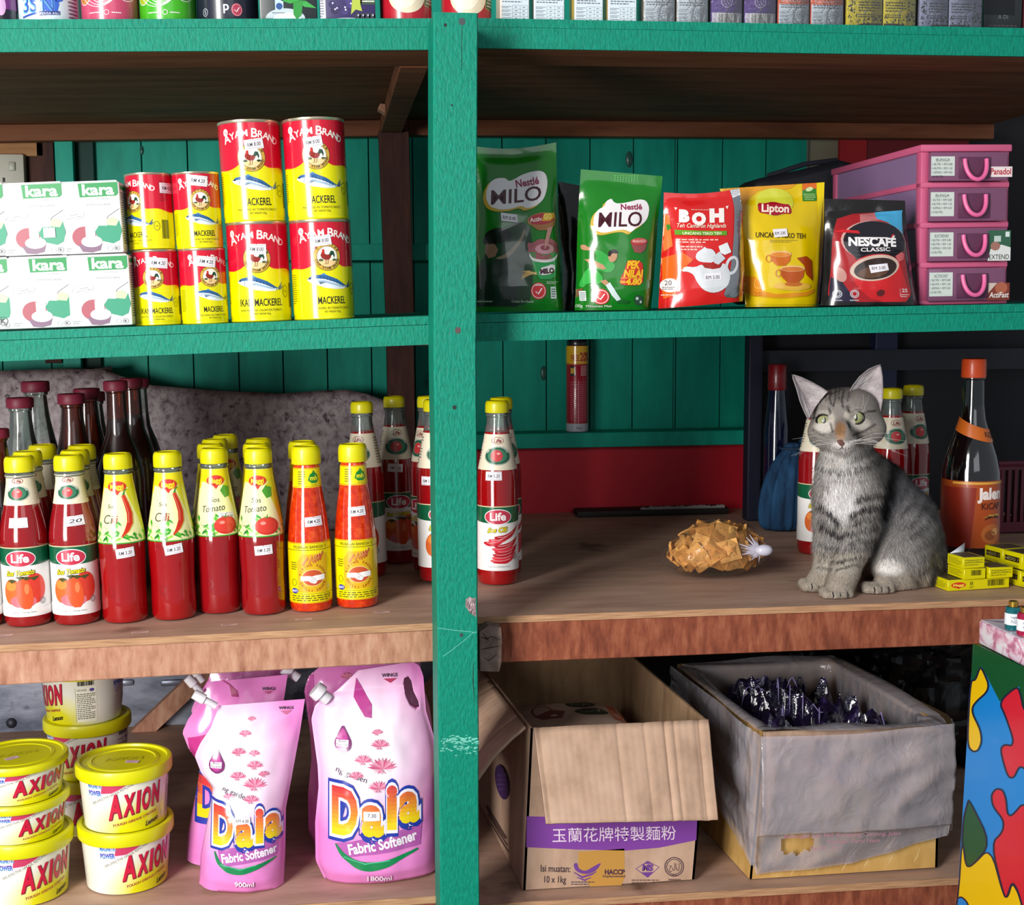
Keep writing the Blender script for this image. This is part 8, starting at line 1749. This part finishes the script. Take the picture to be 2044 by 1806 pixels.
# fur: fine strands grown from the coat, lying down along it
def strands(name, n, pts, nrm, leng, wid, cols, lie):
    rnd = np.random.rand; flow = np.array([0, -.15, -1.0])+0*pts
    flow = flow-nrm*np.sum(flow*nrm, 1)[:, None]; flow += (rnd(n, 3)-.5)*.55; flow /= np.maximum(np.linalg.norm(flow, axis=1, keepdims=True), 1e-6)
    dirv = nrm*(1-lie)[:, None]+flow*lie[:, None]; dirv /= np.linalg.norm(dirv, axis=1, keepdims=True)
    side = np.cross(dirv, nrm+.3*(rnd(n, 3)-.5)); side /= np.maximum(np.linalg.norm(side, axis=1, keepdims=True), 1e-6)
    b0 = pts-nrm*.0006; mid = b0+dirv*(leng*.55)[:, None]; tip = b0+dirv*leng[:, None]+np.array([0, 0, -1])*(leng*.12)[:, None]; w = wid[:, None]
    for q in (b0, mid, tip): q[:, 2] = np.maximum(q[:, 2], FZ+.0012)
    V = np.stack([b0-side*w, b0+side*w, mid+side*w*.8, mid-side*w*.8, tip], 1).reshape(-1, 3)-cp_
    i = np.arange(n)*5; Fq = np.stack([i, i+1, i+2, i+3], 1).tolist(); Ft = np.stack([i+3, i+2, i+4], 1).tolist()
    me = bpy.data.meshes.new(name); me.from_pydata(V.tolist(), [], Fq+Ft); me.materials.append(FURM)
    me.polygons.foreach_set('use_smooth', [True]*len(me.polygons))
    ca = me.color_attributes.new('coat', 'FLOAT_COLOR', 'POINT'); ca.data.foreach_set('color', np.repeat(np.concatenate([cols, np.ones((n, 1))], 1), 5, 0).ravel())
    me.normals_split_custom_set_from_vertices(np.repeat(nrm, 5, 0).tolist())
    o = bpy.data.objects.new(name, me); COL.objects.link(o); o.parent = cat; o['kind'] = 'stuff'; return o
tri = np.concatenate([CF[:, [0, 1, 2]], CF[:, [0, 2, 3]]]); A3 = BP[tri[:, 0]], BP[tri[:, 1]], BP[tri[:, 2]]
ar = np.linalg.norm(np.cross(A3[1]-A3[0], A3[2]-A3[0]), axis=1); NF = 90000
pick = np.random.choice(len(tri), NF, p=ar/ar.sum()); r1_, r2_ = np.random.rand(NF, 1), np.random.rand(NF, 1); sq = np.sqrt(r1_)
FP = A3[0][pick]*(1-sq)+A3[1][pick]*sq*(1-r2_)+A3[2][pick]*sq*r2_; FN = sdf_n(FP)
keep = (FP[:, 2] > FZ+.003); FP, FN = FP[keep], FN[keep]; NF = len(FP); CC = to_crop(FP)
face = np.clip((700-CC[:, 1])/80, 0, 1); low = np.clip((CC[:, 1]-1350)/150, 0, 1)*(CC[:, 0] < 900)
leng = (.0105-.0068*face-.0060*low)*(.7+.6*np.random.rand(NF))
eyes_c = [(1645.5, 840), (1709, 833)]
PXY = CC/KC[2]+np.array(KC[:2]); near_eye = np.min([np.hypot((PXY[:, 0]-ex)/1.25, PXY[:, 1]-ey) for ex, ey in eyes_c]+[np.hypot(PXY[:, 0]-1680, (PXY[:, 1]-884)*1.3)], axis=0) < 11.5
kk = ~near_eye; FP, FN, leng, face = FP[kk], FN[kk], leng[kk], face[kk]; NF = len(FP)
FC = coat(FP, .30); FC = np.where((np.random.rand(NF) < .22)[:, None], np.clip(FC*1.7+.03, 0, .9), FC)
strands('fur', NF, FP, FN, leng, np.full(NF, .00022), FC, .66+.20*face+np.random.rand(NF)*.08)
# eyes
IRIS = ramp_mat('cat_iris', [(.3, '#83865a'), (.55, '#97996c'), (.8, '#aeae88')], 90, (1, 1, 1), rough=.08, bump=.0, coat=1.0)
RIM = pm('#17130f', .35, .3); BLKP = pm('#050505', .08, 1.0)
for ex, ey in eyes_c:
    p = front_y(ex, ey); r = .0110; d = Vector(CAM)-p; d.normalize(); c = p-d*(r-.0020)-cat_p
    Rm = Matrix.Translation(c) @ d.to_track_quat('Z', 'Y').to_matrix().to_4x4()
    mb = MB(); mb.ball((0, 0, 0), r, IRIS, Rm, 28, 18); eo = mb.build('eye', cat)
    mb = MB(); pr = [(.0001, r+.00035)]+[(r*math.sin(a), r*math.cos(a)+.0003) for a in (.10, .22, .33)]
    mb.lathe(pr[::-1], 20, BLKP, Rm @ Matrix.Diagonal((.58, 1.30, 1, 1)) @ Matrix.Rotation(0, 4, 'X')); mb.build('pupil', eo)
    mb = MB(); n = 36; tl = -.10 if ex < 1680 else .12; vs, fs = [], []
    for k in range(n):
        a = 2*math.pi*k/n; xx, yy = math.cos(a), math.sin(a); sh_ = (.0093, .0074 if yy > 0 else .0080); X, Y_ = xx*sh_[0], yy*sh_[1]; X, Y_ = X*math.cos(tl)-Y_*math.sin(tl), X*math.sin(tl)+Y_*math.cos(tl)
        zc = math.sqrt(max(r*r-X*X-Y_*Y_, 1e-9)); vs += [(X, Y_, zc+.0004), (X*1.10, Y_*1.14, zc+.0010), (X*1.32, Y_*1.36, zc-.0028)]
    fs = [(3*k+j, 3*((k+1) % n)+j, 3*((k+1) % n)+j+1, 3*k+j+1) for k in range(n) for j in range(2)]
    mb.add(vs, fs, RIM, Rm); mb.build('eyelid', eo, angle=80)
# nose leather and mouth
p = front_y(1680, 884)-cat_p; NOSE = pm('#6a463e', .45, bump=.4, bscale=900)
mb = MB(); mb.prism([(-.0068, .0032), (-.0030, .0046), (.0030, .0046), (.0068, .0032), (.0042, -.0012), (.0010, -.0042), (-.0010, -.0042), (-.0042, -.0012)][::-1], -.0022, .006, NOSE, Matrix.Translation(p)); no = mb.build('nose', cat, bevel=.0012)
mb = MB()
for pts in (((1680, 889), (1680, 893)), ((1680, 893), (1674, 897), (1667, 896), (1662, 893)), ((1680, 893), (1686, 897), (1694, 895), (1700, 891))):
    q = [front_y(a, b)-cat_p+Vector((0, -.0012, 0)) for a, b in pts]; mb.tube(q, .0006, 6, pm('#2c1c18', .7))
mb.build('mouth', cat)
# ears: cupped shells, furred behind, bare and pale inside
EARI = ramp_mat('ear_inside', [(.3, '#8d8184'), (.55, '#b0a5a8'), (.8, '#c6bcc0')], 40, (1, 1, 2), rough=.6, bump=.2)
EARO = pm('#4a4442', .8, bump=.4, bscale=300)
def ear(outer, inner, tip, Yb, deep):
    """outline from the outer base corner round the tip to the inner base corner"""
    O = [Vector(pq(a, b, Yb)) for a, b in outer]; I = [Vector(pq(a, b, Yb)) for a, b in inner]; T = Vector(pq(tip[0], tip[1], Yb+.004)); n = 18
    O.append(T); I.append(T)
    def f(u, v):
        a, b = interp_pts(O, v), interp_pts(I, v); p = a.lerp(b, u); k = 4*u*(1-u); dd = deep*k*(1-v)**.6*(.35+.65*min(1, v*5)); p = p+Vector((0, dd, 0))
        return p-cat_p
    mb = MB(); mb.grid(n, 22, f, EARI); mb.grid(n, 22, lambda u, v: f(u, v)+Vector((0, .0016+.001*4*u*(1-u), 0)), EARO)
    e = mb.build('ear', cat, angle=80)
    mb = MB(); rim = [f(0, k/20) for k in range(20)]+[f(1, 1-k/20) for k in range(1, 21)]; mb.tube(rim, .0009, 6, pm('#8a8284', .7)); mb.build('ear_edge', e)
    rn = random.Random(int(tip[0])); mb = MB()
    for k in range(120):
        v0 = rn.random()**1.5*.55; s_ = rn.random() < .72; u0 = (rn.uniform(.55, .98) if tip[0] < 1680 else rn.uniform(.55, .98)) if s_ else rn.uniform(.03, .25); p = f(u0, v0)+Vector((0, -.0005, 0)); q = f(max(.05, min(.95, u0+(-.35 if u0 > .5 else .25)*rn.random())), min(.95, v0+.22+.2*rn.random()))+Vector((0, -.004, 0))
        sd = Vector((0, 0, 0)); sd = (q-p).cross(Vector((0, 1, 0))).normalized()*.00024; mb.add([p-sd, p+sd, q], [(0, 1, 2)], pm('#cfc8c8', .8))
    mb.build('ear_fur', e, recalc=False)
ear([(1614, 838), (1606, 822), (1597, 800), (1591, 778)], [(1652, 782), (1640, 774), (1622, 764), (1601, 754)], (1580.5, 747), .066, .018)
ear([(1757, 822), (1761, 800), (1762, 780), (1761, 752)], [(1694, 785), (1703, 769), (1716, 752), (1734, 737)], (1757, 727), .070, .020)
# whiskers and brow hairs
mb = MB(); rn = random.Random(9)
for sx, x0 in ((-1, 1664), (1, 1697)):
    for k in range(7):
        a = front_y(x0+sx*rn.uniform(-3, 6), 880+rn.uniform(-5, 8))-cat_p; e_ = a+Vector((sx*rn.uniform(.045, .075), -.012+rn.uniform(-.015, .01), rn.uniform(-.018, .014))); m_ = a.lerp(e_, .5)+Vector((0, -.004, .006)); mb.tube([a, m_, e_], [.00018, .00014, .00005], 4, pm('#e6e2e0', .5))
for ex in (1632, 1724):
    for k in range(3): a = front_y(ex+rn.uniform(-4, 4), 818)-cat_p; mb.tube([a, a+Vector((rn.uniform(-.01, .01), -.012, .022))], [.00010, .00004], 4, pm('#e6e2e0', .5))
mb.build('whisker_hair', cat)
# dark hair between the toes
for cx, cy, Y_, sp in ((1627, 1167, .088, .0098), (1670, 1184, .044, .0104), (1752, 1174, .066, .0105)):
    c = pq(cx, cy, Y_); mb = MB()
    for i in range(3):
        u = i-1; p = Vector(c+np.array([u*sp, -.0135, .0]))-cat_p; mb.tube([p+Vector((0, .002, .0045)), p+Vector((0, -.0012, .0)), p+Vector((0, .0, -.0040))], [.0006, .0009, .0004], 6, pm('#2a2422', .8))
    mb.build('toe_hair', cat)
